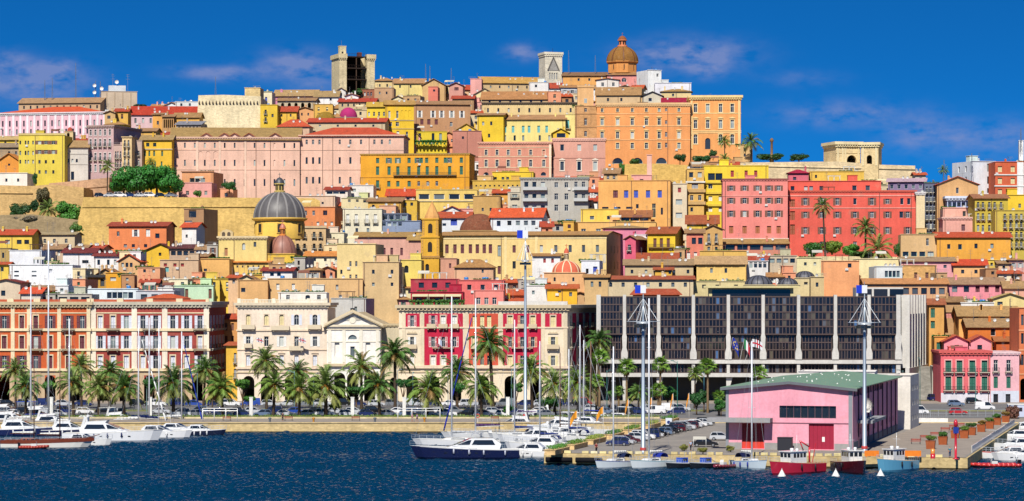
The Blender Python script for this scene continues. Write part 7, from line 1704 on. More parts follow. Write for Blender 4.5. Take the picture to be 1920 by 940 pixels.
# ------------------------------------------------------------------ cars
_t = NT('tyre_rubber'); RUBBER = _t.done((0.012, 0.012, 0.013), 0.8, 0.3)
CARS = {}
def mk_car(kind):
 L_, h1, h2 = {'hatch': (3.9, .82, 1.46), 'saloon': (4.5, .84, 1.42), 'van': (4.5, 1.0, 1.85), 'suv': (4.4, 1.0, 1.68)}[kind]
 a = L_ / 2; body = MB(); gl = MB()
 prof = {'hatch': [(-a, .35), (-a, .8), (-a * .93, .9), (-a * .35, .95), (a * .35, .93), (a * .88, .80), (a, .62), (a, .3)],
   'saloon': [(-a, .38), (-a, .88), (-a * .55, .95), (-a * .3, .95), (a * .35, .94), (a * .88, .80), (a, .62), (a, .3)],
   'van': [(-a, .35), (-a, 1.0), (-a * .3, 1.05), (a * .45, 1.05), (a * .9, .92), (a, .7), (a, .3)],
   'suv': [(-a, .42), (-a, 1.0), (-a * .3, 1.05), (a * .4, 1.05), (a * .9, .95), (a, .75), (a, .4)]}[kind]
 body.ext([(x, z) for x, z in [(-a, .3)] + [(a, .3)] + prof[::-1][1:]], -.83, .83)
 r0, r1, w0, w1 = {'hatch': (-a * .78, a * .12, -a * .95, a * .55), 'saloon': (-a * .42, a * .12, -a * .72, a * .5), 'van': (-a * .94, a * .42, -a * .98, a * .72), 'suv': (-a * .85, a * .12, -a * .96, a * .5)}[kind]
 hb = {'van': 1.05, 'suv': 1.05}.get(kind, .94)
 t = .62
 b = [(w0, -.78, hb), (w1, -.78, hb), (w1, .78, hb), (w0, .78, hb)]; u = [(r0, -t, h2), (r1, -t, h2), (r1, t, h2), (r0, t, h2)]
 for i in range(4):
  j = (i + 1) % 4; gl.poly([b[i], b[j], u[j], u[i]])
 body.poly(u)
 rl = .05
 for i in range(4):                                        # roof rails and pillars in body colour
  p, q = Vector(b[i]), Vector(u[i]); body.cyl(p, q, .06, n=4); body.cyl(Vector(u[i]), Vector(u[(i + 1) % 4]), .05, n=4)
 for s in (-1, 1):
  f = .45; p = Vector(b[0 if s < 0 else 3]).lerp(Vector(b[1 if s < 0 else 2]), f); q = Vector(u[0 if s < 0 else 3]).lerp(Vector(u[1 if s < 0 else 2]), f); body.cyl(p, q, .05, n=4)
 if kind == 'van':
  for s in (-1, 1): body.poly([(w0 + .05, s * .785, hb), (0, s * .785, hb), (0, s * .64, h2 - .05), (r0 + .05, s * .64, h2 - .05)])
 body.box(a - .02, a + .06, -.8, .8, .3, .5); body.box(-a - .06, -a + .02, -.8, .8, .3, .52)
 wh = MB(); wh.cyl((0, -.11, 0), (0, .11, 0), .31, n=12, m=0); wh.cyl((0, -.12, 0), (0, -.115, 0), .2, n=10, m=1); wh.cyl((0, .115, 0), (0, .12, 0), .2, n=10, m=1)
 hl = MB(); hl.box(-.02, .05, -.2, .2, -.07, .07)
 return body.mesh('body', GLOSS), gl.mesh('glazing', CARGL), wh.mesh('wheel', [RUBBER, METAL]), hl.mesh('headlight', GLOSS), a, L_
for k_ in ('hatch', 'saloon', 'van', 'suv'): CARS[k_] = mk_car(k_)
CCOL = {'silver': 'C9CDD2', 'white': 'F2F2F2', 'navy': '1E2E66', 'black': '16171B', 'grey': '80858C', 'blue': '2C4FA8', 'red': 'C21E28', 'slate blue': '6A7F9C', 'maroon': '5A1A28'}
KN = {'hatch': 'hatchback', 'saloon': 'saloon car', 'van': 'van', 'suv': 'estate car'}
def car(loc, rz_, kind, col, label, group):
 bm_, gm, wm_, hm, a, L_ = CARS[kind]
 c = thing('van' if kind == 'van' else 'car', label, 'van' if kind == 'van' else 'car', loc, rz_, group)
 O('body', bm_, c, color=H(CCOL[col])); O('glazing', gm, c)
 for sx_ in (-.62, .62):
  for sy_ in (-1, 1): O('wheel', wm_, c, (sx_ * a, sy_ * .76, .31), color=H('9A9CA0'))
 for sy_ in (-1, 1): O('headlight', hm, c, (a - .03, sy_ * .58, .68), color=H('F0F0E8')); O('tail_light', hm, c, (-a + .02, sy_ * .6, .75), color=H('B01820'))
 return c
ORD = ['first', 'second', 'third', 'fourth', 'fifth', 'sixth', 'seventh', 'eighth', 'ninth', 'tenth', 'eleventh', 'twelfth', 'thirteenth', 'fourteenth', 'fifteenth', 'sixteenth', 'seventeenth', 'eighteenth', 'nineteenth', 'twentieth', 'twenty-first', 'twenty-second', 'twenty-third', 'twenty-fourth', 'twenty-fifth', 'twenty-sixth', 'twenty-seventh', 'twenty-eighth', 'twenty-ninth', 'thirtieth']
rc_ = random.Random(4)
def car_row(d, xs, cols, kinds, row, grp, flip=.4):
 for i, x in enumerate(xs):
  col = cols[i % len(cols)]; kd = kinds[i % len(kinds)]
  car((PX(x, d), d + rc_.uniform(-.4, .4), 2.01), (pi if rc_.random() < flip else 0) + rc_.uniform(-.12, .12), kd, col, f'{col} {KN[kd]} parked {ORD[i]} from the left in {row}', grp)
car_row(586.5, [20, 64, 108, 222, 340, 372, 418, 455, 492, 534, 572, 610, 652, 690, 728, 766, 800, 838, 874, 908, 946, 985, 1020], ['white', 'black', 'silver', 'white', 'silver', 'grey', 'silver', 'navy', 'slate blue', 'silver', 'silver', 'white', 'silver', 'navy', 'silver', 'slate blue', 'silver'], ['hatch', 'saloon', 'hatch', 'van', 'suv', 'hatch', 'saloon', 'hatch', 'hatch', 'saloon', 'hatch', 'suv', 'hatch'], 'the row nearest the water', 'cars parked in the row nearest the water')
car_row(599, [10, 46, 88, 124, 160, 196, 300, 336, 372, 406, 440, 476, 512, 550, 588, 626, 664, 702, 742, 778, 816, 852, 888, 926, 964, 1006], ['grey', 'black', 'silver', 'navy', 'white', 'black', 'silver', 'grey', 'slate blue', 'navy', 'black', 'silver', 'navy', 'blue', 'black', 'silver', 'silver', 'black', 'white', 'slate blue', 'silver'], ['saloon', 'hatch', 'hatch', 'suv', 'hatch', 'hatch', 'saloon', 'hatch', 'suv'], 'the middle parking row', 'cars parked in the middle row')
car_row(641, [15, 50, 86, 120, 156, 260, 296, 330, 364, 398, 434, 470, 505, 538, 572, 606, 640, 672, 706, 740, 776, 810, 846, 880, 914, 948, 982, 1016, 1050, 1084], ['black', 'grey', 'navy', 'silver', 'navy', 'black', 'white', 'navy', 'blue', 'navy', 'white', 'blue', 'silver', 'silver', 'grey', 'silver', 'black', 'navy', 'silver', 'grey', 'silver', 'navy', 'white', 'silver'], ['hatch', 'suv', 'van', 'hatch', 'saloon', 'suv', 'suv', 'van', 'hatch'], 'the far row by the arcades', 'cars parked by the arcades')
car_row(612, [1112, 1150, 1182, 1216, 1258, 1276], ['silver', 'slate blue', 'black', 'silver', 'white', 'silver'], ['hatch', 'saloon', 'suv', 'hatch', 'van', 'suv'], 'the row under the fan palms', 'cars parked under the fan palms')
car_row(598, [1136, 1168, 1196, 1228, 1268], ['slate blue', 'black', 'navy', 'white', 'navy'], ['hatch', 'suv', 'hatch', 'van', 'hatch'], 'the row behind the orange flags', 'cars parked behind the orange flags')
# perpendicular row along the pier
p0, p1 = G(1158, 836), G(1322, 797)
pc = ['navy', 'silver', 'maroon', 'white', 'silver', 'white', 'navy', 'silver', 'black', 'slate blue', 'black', 'black', 'maroon', 'grey', 'silver', 'maroon', 'silver', 'white', 'silver', 'black', 'silver']
pk = ['hatch', 'hatch', 'saloon', 'hatch', 'hatch', 'suv', 'suv', 'hatch']
for i in range(20):
 if i == 3: continue
 p = p0.lerp(p1, i / 19)
 col, kd = pc[i], pk[i % 8]
 car((p.x, p.y, 2.01), atan2(PU.y, PU.x) + (0 if i % 3 else pi) + rc_.uniform(-.08, .08), kd, col, f'{col} {KN[kd]} parked {ORD[i]} from the water in the pier row', 'cars parked side by side on the pier')
for (x, y, kd, col, rz_, lab) in ((1322, 838, 'saloon', 'black', -.1, 'black saloon car parked alone left of the warehouse'), (1352, 826, 'hatch', 'silver', -.2, 'silver hatchback half hidden by the warehouse corner'), (1722, 777, 'van', 'white', -.1, 'white small van on the road right of the warehouse'), (1796, 778, 'hatch', 'red', 0, 'bright red hatchback on the road at the right'),
         (1846, 769, 'van', 'white', 0, 'white pickup van in front of the coral apartment house'), (1792, 762, 'hatch', 'slate blue', .1, 'light blue hatchback in front of the coral apartment house'), (1756, 752, 'suv', 'navy', .3, 'dark car beside the coral apartment house'), (1825, 757, 'hatch', 'black', 0, 'black hatchback against the coral apartment house'), (357, 752, 'hatch', 'red', 0, 'red hatchback by the rose palace corner'), (1092, 760, 'van', 'red', 0, 'red van among the marina masts')):
 g = G(x, y); car((g.x, g.y, 2.02), rz_, kd, col, lab, 'cars here and there')
# ------------------------------------------------------------------ boats
WOOD = m_flat('varnished_wood', .4, .5, .35, 3.0)
def hull_mesh(L_, B, fb, m_top=0, stripe=True, full=.62, rake=.10, transom=.82, sheer=.4):
 m = MB(); n = 14; rings = []
 for i in range(n + 1):
  t = i / n
  hb = B / 2 * (transom + (1 - transom) * min(1, t / .35)) if t < .35 else B / 2 * max(0.0, 1 - ((t - .35) / .65) ** 2.3) ** full
  zs = fb * (1 + sheer * t * t)
  x = -L_ / 2 + L_ * t
  ov = rake * L_ * t ** 4
  rings.append([(x + ov, hb, zs), (x + ov * .9, hb * .99, zs - .12), (x + ov * .4, hb * .93, fb * .22), (x, hb * .82, -.05), (x - ov * .5, hb * .3, -.45), (x - ov * .5, 0, -.5)])
 for s in (1, -1):
  for a, b_ in zip(rings, rings[1:]):
   for k in range(5):
    q = [(a[k][0], s * a[k][1], a[k][2]), (b_[k][0], s * b_[k][1], b_[k][2]), (b_[k + 1][0], s * b_[k + 1][1], b_[k + 1][2]), (a[k + 1][0], s * a[k + 1][1], a[k + 1][2])]
    m.poly(q if s < 0 else q[::-1], 1 if (k == 0 and stripe) else (2 if k >= 3 else 0), True)
 r = rings[0]
 m.poly([(p[0], p[1], p[2]) for p in r] + [(p[0], -p[1], p[2]) for p in reversed(r)], 0)
 dk = MB()
 dk.poly([(q[0][0], -q[0][1] + .02, q[0][2] - .04) for q in rings] + [(q[0][0], q[0][1] - .02, q[0][2] - .04) for q in reversed(rings)])
 return m, dk, rings
class RP_: pass
_hm = {}
STRIPE = {}
def paint_of(hexc):
 if hexc not in STRIPE:
  t = NT('boat_paint_' + str(len(STRIPE))); STRIPE[hexc] = t.done(H(hexc), .3, .5)
 return STRIPE[hexc]
def boat(loc, ang_, L_, B, fb, hullc, label, group=None, stripe='F0F0EC', boot='6A2028', name='motor_boat', cat='boat', deckc='E6E2D6', **k):
 o = thing(name, label, cat, (loc[0], loc[1], 0.02), ang_, group)
 key = (L_, B, fb, stripe, boot, k.get('rake', .1))
 if key not in _hm:
  m, dk, rg = hull_mesh(L_, B, fb, rake=k.get('rake', .1))
  _hm[key] = (m.mesh('hull', [GLOSS, paint_of(stripe), paint_of(boot)]), dk.mesh('deck', PAINT), rg)
 hm, dm, rg = _hm[key]
 O('hull', hm, o, color=H(hullc)); O('deck', dm, o, color=H(deckc))
 return o, rg
def rail(o, rg, a, b_, h=.7, col='D8DCE0'):
 m = MB(); n = len(rg)
 for s in (-1, 1):
  pts = [Vector((q[0][0], s * (q[0][1] - .06), q[0][2])) for q in rg[int(a * (n - 1)):int(b_ * (n - 1)) + 1]]
  for p, q in zip(pts, pts[1:]):
   m.cyl(p + Vector((0, 0, h)), q + Vector((0, 0, h)), .022, n=4); m.cyl(p + Vector((0, 0, h * .5)), q + Vector((0, 0, h * .5)), .014, n=4)
  for p in pts: m.cyl(p, p + Vector((0, 0, h)), .02, n=4)
 O('guard_rail', m.mesh('guard_rail', METAL), o, color=H(col))
def cabin(o, pts, hw, col, name='cabin', taper=.86, win=None, mat=None):
 """pts: side outline (x, z) counter-clockwise seen from starboard"""
 m = MB(); zs = [p[1] for p in pts]; z0, z1 = min(zs), max(zs)
 def hwz(z): return hw * (1 - (1 - taper) * (z - z0) / max(z1 - z0, .01))
 n = len(pts)
 L0 = [(x, -hwz(z), z) for x, z in pts]; R0 = [(x, hwz(z), z) for x, z in pts]
 m.poly(L0); m.poly(R0[::-1])
 for i in range(n):
  j = (i + 1) % n; m.poly([L0[j], L0[i], R0[i], R0[j]])
 c = O(name, m.mesh(name, mat or GLOSS), o, color=H(col))
 if win:
  for wp in win:
   for s in (-1, 1):
    wm_ = MB(); q = [(x, s * (hwz(z) + .02), z) for x, z in wp]; wm_.poly(q if s < 0 else q[::-1])
    O('window', wm_.mesh('window', CARGL), c)
 return c
def front_window(c, x0, z0, x1, z1, hw):
 m = MB(); m.poly([(x0, -hw, z0), (x0, hw, z0), (x1, hw * .92, z1), (x1, -hw * .92, z1)]); O('windscreen', m.mesh('windscreen', CARGL), c)
def mast(o, x, z0, h, r=.12, col='E9ECEE', spread=(.45, .7), stays=None, boom=None, sailc=None, name='mast', lean=0.0, wood=False):
 m = MB(); m.cyl((x, 0, z0), (x + lean, 0, h), r, r * .65, 7)
 for f in spread:
  z = z0 + (h - z0) * f; w = .9 * (1.25 - f); m.cyl((x + lean * f, -w, z), (x + lean * f, w, z), .035, n=4)
 mo = O(name, m.mesh('mast', WOOD if wood else GLOSS), o, color=H(col))
 if stays:
  xf, xb, w, zf = stays; s_ = MB()
  s_.cyl((xf, 0, zf), (x + lean, 0, h * .98), .02, n=3); s_.cyl((xb, 0, z0), (x + lean, 0, h), .018, n=3)
  for sg in (-1, 1):
   s_.cyl((x - .3, sg * w, z0), (x + lean * .98, 0, h * .97), .016, n=3); s_.cyl((x, sg * w, z0), (x + lean * .6, sg * .55, z0 + (h - z0) * .6), .014, n=3)
  O('rigging', s_.mesh('rigging', METAL), mo, color=H('B9BEC4'))
 if boom:
  lb, zb = boom; b_ = MB(); b_.cyl((x, 0, zb), (x - lb, 0, zb + .1), .07, n=6); O('boom', b_.mesh('boom', GLOSS), o, color=H(col))
  if sailc:
   b_ = MB(); pr = [(x - .1, zb + .1), (x - lb * .95, zb + .15)]
   for q in range(6):
    xa_, xb_ = x - .1 - lb * .85 * q / 6, x - .1 - lb * .85 * (q + 1) / 6; ra, rb = .24 - .02 * q, .24 - .02 * (q + 1); b_.cyl((xa_, 0, zb + .3), (xb_, 0, zb + .3), ra, rb, 8)
   O('furled_sail', b_.mesh('furled_sail', FABRIC), o, color=H(sailc))
 return mo
def furl(o, p, q, col, r=.17):
 m = MB(); p, q = Vector(p), Vector(q)
 for i in range(8): m.cyl(p.lerp(q, i / 8), p.lerp(q, (i + 1) / 8), r * (.5 + .5 * (1 - i / 8)) , r * (.5 + .5 * (1 - (i + 1) / 8)), 7)
 O('furled_headsail', m.mesh('furled_headsail', FABRIC), o, color=H(col))
def fenders(o, rg, ts, side, col='2E3E9A'):
 m = MB(); m.lathe([(.03, -.42), (.14, -.34), (.14, .3), (.03, .42)], 8); me = m.mesh('fender', PAINT)
 n = len(rg)
 for t in ts:
  q = rg[int(t * (n - 1))]; O('fender', me, o, (q[0][0], side * (q[0][1] + .08), q[0][2] - .55), color=H(col))
def sailboat(px, py, ang_, L_, mh, hullc, label, mast_top=None, sailc='F0EEE4', canopy=None, group='sailing boats moored in the harbour', stripe='F0F0EC', furlc=None, wood=False, fb=1.0, z=0):
 g = G(px, py, 0.0)
 o, rg = boat(g, ang_, L_, L_ * .31, fb, hullc, label, group, stripe=stripe, name='sailing_boat')
 zd = fb
 c = cabin(o, [(-L_ * .12, zd - .1), (L_ * .24, zd + .1), (L_ * .16, zd + .5), (-L_ * .12, zd + .55)], L_ * .10, 'F2F2EE', win=[[(-L_ * .07, zd + .2), (L_ * .12, zd + .25), (L_ * .10, zd + .4), (-L_ * .07, zd + .42)]])
 x = L_ * .1
 if mast_top is not None: mh = PZ(mast_top, g.y)
 mast(o, x, zd, mh, .10 + mh * .003, '8A5A36' if wood else 'EEF0F2', stays=(L_ * .56, -L_ * .48, L_ * .14, fb * 1.4), boom=(L_ * .4, zd + 1.3), sailc=sailc, wood=wood)
 if furlc: furl(o, (L_ * .55, 0, fb * 1.5), (x + (L_ * .45) * .12, 0, mh * .86), furlc)
 rail(o, rg, 0, 1, .62)
 if canopy:
  m = MB()
  for i in range(6):
   a0, a1 = pi * i / 6, pi * (i + 1) / 6
   m.poly([(-L_ * .2 - .9 * cos(a0), -L_ * .11, zd + .6 + .75 * sin(a0)), (-L_ * .2 - .9 * cos(a1), -L_ * .11, zd + .6 + .75 * sin(a1)), (-L_ * .2 - .9 * cos(a1), L_ * .11, zd + .6 + .75 * sin(a1)), (-L_ * .2 - .9 * cos(a0), L_ * .11, zd + .6 + .75 * sin(a0))])
  O('spray_hood', m.mesh('spray_hood', FABRIC), o, color=H(canopy))
 fenders(o, rg, (.25, .45, .65), -1)
 return o
def cruiser(px, py, ang_, L_, hullc, label, top='F4F4F2', bimini=None, group='motor boats moored in the harbour', stripe='F0F0EC', fly=True, fb=None, fend='E6E6E6'):
 g = G(px, py, 0.0); fb = fb or .085 * L_ + .25; B = L_ * .29
 o, rg = boat(g, ang_, L_, B, fb, hullc, label, group, stripe=stripe, name='motor_yacht')
 h = L_ * .085 + .5; z0 = fb - .05
 c = cabin(o, [(-L_ * .30, z0), (L_ * .26, z0 + fb * .15), (L_ * .10, z0 + h * .55), (-L_ * .02, z0 + h), (-L_ * .24, z0 + h), (-L_ * .32, z0 + h * .5)], B * .36, top, 'superstructure',
    win=[[(-L_ * .26, z0 + h * .42), (-L_ * .02, z0 + h * .42), (-L_ * .05, z0 + h * .86), (-L_ * .23, z0 + h * .86)], [(L_ * .0, z0 + h * .42), (L_ * .13, z0 + h * .42), (L_ * .01, z0 + h * .84), (-L_ * .02, z0 + h * .86)]])
 front_window(c, L_ * .155, z0 + h * .42, L_ * .0, z0 + h * .97, B * .30)
 if fly:
  m = MB(); z1 = z0 + h
  m.ext([(-L_ * .26, z1), (-L_ * .03, z1), (-L_ * .01, z1 + .5), (-L_ * .05, z1 + .45), (-L_ * .26, z1 + .25)], -B * .3, B * .3); O('flybridge', m.mesh('flybridge', GLOSS), o, color=H(top))
  m = MB()
  for s in (-1, 1): m.ext([(-L_ * .30, z0 + h * .6), (-L_ * .27, z0 + h * .6), (-L_ * .23, z1 + 1.15), (-L_ * .26, z1 + 1.15)], s * B * .3 - .06, s * B * .3 + .06)
  m.box(-L_ * .265, -L_ * .215, -B * .3, B * .3, z1 + 1.08, z1 + 1.22); m.cyl((-L_ * .24, 0, z1 + 1.2), (-L_ * .24, 0, z1 + 2.6), .03, n=4); m.lathe([(.28, z1 + 1.22), (.3, z1 + 1.34), (.22, z1 + 1.5)], 10, -L_ * .24, .4); O('radar_arch', m.mesh('radar_arch', GLOSS), o, color=H('EFEFEC'))
 if bimini:
  z1 = z0 + h + 1.3; m = MB(); m.slab([(-L_ * .42, -B * .34, z1), (-L_ * .12, -B * .34, z1 + .1), (-L_ * .12, B * .34, z1 + .1), (-L_ * .42, B * .34, z1)], .05)
  for x_ in (-L_ * .4, -L_ * .14):
   for s in (-1, 1): m.cyl((x_, s * B * .32, fb), (x_, s * B * .32, z1), .025, n=4)
  O('bimini', m.mesh('bimini', FABRIC), o, color=H(bimini))
 m = MB()
 for t in (.45, .55, .65, .75):
  q = rg[int(t * 14)]
  for s in (-1, 1): m.box(q[0][0] - .25, q[0][0] + .25, s * (q[1][1] * .965) - .03, s * (q[1][1] * .965) + .03, fb * .62, fb * .74)
 O('portholes', m.mesh('portholes', CARGL), o)
 rail(o, rg, .45, 1, .75)
 fenders(o, rg, (.2, .4, .55, .7), -1, fend); fenders(o, rg, (.2, .4, .55, .7), 1, fend)
 return o
def fishing(px, py, ang_, L_, hullc, label, housec='F2F2EE', stripe='F0F0EC', trim=None, boot='6A2028', fb=1.35, group='small working boats along the pier front'):
 g = G(px, py, 0.0); B = L_ * .36
 o, rg = boat(g, ang_, L_, B, fb, hullc, label, group, stripe=stripe, boot=boot, name='fishing_boat', cat='fishing boat', deckc='B99A6A')
 z0 = fb - .05; x0, x1 = -L_ * .1, L_ * .24
 c = cabin(o, [(x0, z0), (x1, z0 + .1), (x1 + .1, z0 + 2.0), (x0, z0 + 2.0)], B * .3, housec, 'wheelhouse', 1.0, win=[[(x0 + .2 + i * .75, z0 + 1.1), (x0 + .75 + i * .75, z0 + 1.1), (x0 + .75 + i * .75, z0 + 1.75), (x0 + .2 + i * .75, z0 + 1.75)] for i in range(int((x1 - x0 - .2) / .75))])
 m = MB(); hw = B * .3
 for i in range(3):
  y_ = -hw * .68 + i * hw * .68; m.poly([(x1 + .08, y_ - hw * .26, z0 + 1.15), (x1 + .08, y_ + hw * .26, z0 + 1.15), (x1 + .115, y_ + hw * .26, z0 + 1.8), (x1 + .115, y_ - hw * .26, z0 + 1.8)])
 O('windscreen', m.mesh('windscreen', CARGL), c)
 m = MB(); m.box(x0 - .25, x1 + .3, -hw - .15, hw + .15, z0 + 2.0, z0 + 2.12); O('wheelhouse_roof', m.mesh('wheelhouse_roof', GLOSS), c, color=H(trim or housec))
 m = MB(); m.cyl((0, 0, z0 + 2.1), (0, 0, z0 + 4.6), .06, .03, 6); m.cyl((0, -.7, z0 + 3.6), (0, .7, z0 + 3.6), .03, n=4); m.lathe([(.25, z0 + 2.12), (.34, z0 + 2.3), (.25, z0 + 2.5)], 10, .6, -.5); m.lathe([(.2, z0 + 2.12), (.3, z0 + 2.3), (.2, z0 + 2.5)], 10, .6, .6); O('mast', m.mesh('mast', GLOSS), o, color=H('EDEDEA'))
 rail(o, rg, .5, 1, .6); rail(o, rg, 0, .4, .5)
 fenders(o, rg, (.3, .6), -1, '26262A'); fenders(o, rg, (.3, .6), 1, '26262A')
 return o, z0, rg
def rib(px, py, ang_, L_, tubec, label, group='inflatable boats'):
 g = G(px, py, 0.0); o = thing('inflatable_boat', label, 'dinghy', (g.x, g.y, .02), ang_, group); m = MB(); B = L_ * .36; n = 10; pts = []
 for i in range(n + 1):
  t = i / n; hb = B / 2 if t < .5 else B / 2 * max(0, 1 - ((t - .5) / .5) ** 2.2); pts.append((-L_ / 2 + L_ * t, hb, .42 + .35 * max(0, t - .4) ** 1.6))
 for s in (-1, 1):
  for p, q in zip(pts, pts[1:]): m.cyl((p[0], s * p[1], p[2]), (q[0], s * q[1], q[2]), .25, n=9)
 O('tube', m.mesh('tube', GLOSS), o, color=H(tubec))
 m = MB(); m.prism([(-L_ / 2, -B / 2), (0, -B / 2), (L_ * .44, 0), (0, B / 2), (-L_ / 2, B / 2)], -.2, .3); O('hull', m.mesh('hull', GLOSS), o, color=H('3A3C40'))
 m = MB(); m.box(-.5, .5, -.35, .35, .3, 1.05); m.poly([(.5, -.35, 1.05), (.5, .35, 1.05), (.35, .3, 1.45), (.35, -.3, 1.45)]); O('console', m.mesh('console', GLOSS), o, color=H('E6E6E2'))
 m = MB(); m.box(-L_ / 2 - .35, -L_ / 2 + .1, -.22, .22, .1, 1.05); m.box(-L_ / 2 - .4, -L_ / 2 + .05, -.26, .26, 1.0, 1.25); O('outboard_motor', m.mesh('outboard_motor', GLOSS), o, color=H('1A1A1E'))
 return o
# left basin
g = G(80, 841, 0)
o, rg = boat(g, -.06, 15.0, 3.9, 1.15, 'EDEAE0', 'old white wooden ketch with mahogany deckhouses at the lower left', 'sailing boats moored in the harbour', stripe='7A3A22', boot='5A1A1E', name='sailing_boat', deckc='8A4A28', rake=.14)
cabin(o, [(-3.8, 1.1), (-1.4, 1.1), (-1.4, 1.9), (-3.8, 1.9)], 1.0, '9A4E28', 'deckhouse', .95, [[(-3.5 + i * .8, 1.35), (-3.0 + i * .8, 1.35), (-3.0 + i * .8, 1.75), (-3.5 + i * .8, 1.75)] for i in range(3)], WOOD)
cabin(o, [(.2, 1.15), (3.0, 1.2), (3.0, 1.75), (.2, 1.75)], .85, '9A4E28', 'deckhouse', .95, [[(.5 + i * .8, 1.35), (.95 + i * .8, 1.35), (.95 + i * .8, 1.6), (.5 + i * .8, 1.6)] for i in range(3)], WOOD)
mast(o, -1.6, 1.2, PZ(690, g.y), .1, '6A3E22', stays=(8.2, -7.2, 1.7, 1.6), boom=(4.5, 2.6), sailc='EFEFE6', wood=True); mast(o, 3.2, 1.2, PZ(655, g.y), .11, '6A3E22', boom=(4.2, 2.4), sailc='F2F0E6', wood=True); rail(o, rg, 0, 1, .7)
m = MB()
for s in (-1, 1):
 for a, b_ in zip(rg, rg[1:]): m.poly([(a[0][0], s * a[0][1], a[0][2] - .25), (b_[0][0], s * b_[0][1], b_[0][2] - .25), (b_[0][0], s * (b_[0][1] + .04), b_[0][2] + .4), (a[0][0], s * (a[0][1] + .04), a[0][2] + .4)])
O('bulwark', m.mesh('bulwark', WOOD), o, color=H('7A3418'))
m = MB(); m.cyl((7.6, 0, 1.7), (10.6, 0, 2.6), .1, .06, 7); O('bowsprit', m.mesh('bowsprit', WOOD), o, color=H('7A4222'))
rib(64, 843, -.02, 5.2, 'B8442A', 'orange-red inflatable tender beside the white ketch')
o = cruiser(205, 829, -.05, 17.5, 'F4F5F6', 'large white motor yacht with wraparound dark windows in the left basin', bimini=None, fend='1C2A66')
cruiser(160, 836, -.25, 9.0, 'F0F0EE', 'white bow of a small motor boat beside the ketch', fly=False)
cruiser(45, 818, .1, 14.0, '1F2A5A', 'navy-hulled motor yacht behind the ketch at the left edge', stripe='F2F2F2', bimini='F0F0EC')
cruiser(28, 804, .05, 15.0, 'F2F3F4', 'white motor yacht with canvas roof at the far left', bimini='E9E6DC')
cruiser(105, 806, .15, 13.5, 'F4F4F4', 'white flybridge boat behind the large motor yacht', bimini='F4F4F0')
cruiser(175, 802, -.1, 11.0, 'F2F2F0', 'white boat with cream awning near the quay', bimini='D9C9A8', fly=False)
cruiser(18, 790, .02, 16.0, 'F2F3F4', 'white flybridge yacht close to the quay at the far left', bimini='F0F0EC')
cruiser(85, 792, -.05, 15.0, 'F4F4F4', 'white yacht with blue cockpit cover close to the left quay', bimini='2A4FB8')
cruiser(135, 818, .05, 12.0, '20284E', 'navy-hulled boat between the ketch and the large motor yacht', stripe='F2F2F2', bimini='1C2450')
cruiser(300, 822, -.15, 11.0, 'F4F4F4', 'white bow right of the large motor yacht', fly=False)
cruiser(230, 800, .1, 12.0, 'F2F2F2', 'white flybridge boat half hidden behind the large motor yacht', bimini='EDEDE8')
cruiser(378, 817, -.12, 8.5, '1C2440', 'navy-hulled cabin boat moored by the stone quay', fly=False, stripe='F2F2F2')
cruiser(335, 816, -.2, 10.0, 'F3F3F1', 'white boat between the large motor yacht and the navy cabin boat', fly=False, bimini='EDEDE8')
for (px, py, ang_, L_, mt, hc, lab, sc, fc) in ((46, 806, .1, 13, 536, 'F2F2F2', 'white sailing yacht with tall mast at the far left', 'F0F0EA', None), (78, 800, .12, 14.5, 452, 'F4F4F4', 'white sailing yacht with the tallest mast of the left basin', '2A3A8A', None), (120, 812, -.1, 11, 598, 'F0F0F0', 'sailing yacht with white mast in front of the orange palace', 'EFEFE8', None),
             (248, 808, .3, 13, 610, 'F4F4F2', 'white sailing yacht behind the large motor yacht', 'F2F0E8', 'F0F0EC'), (270, 803, .2, 11, 596, 'EFEFEF', 'grey-masted sailing yacht in front of the rose palace', '22305A', None), (288, 806, -.3, 12, 606, 'F2F2F2', 'sailing yacht with navy sail cover in front of the rose palace', '1E2A60', None), (332, 803, -.45, 11.5, 622, 'F4F4F4', 'sailing yacht with blue furled headsail by the stone quay', 'E9E9E4', '2A3E9E')):
 sailboat(px, py, ang_, L_, None, hc, lab, mast_top=mt, sailc=sc, furlc=fc)
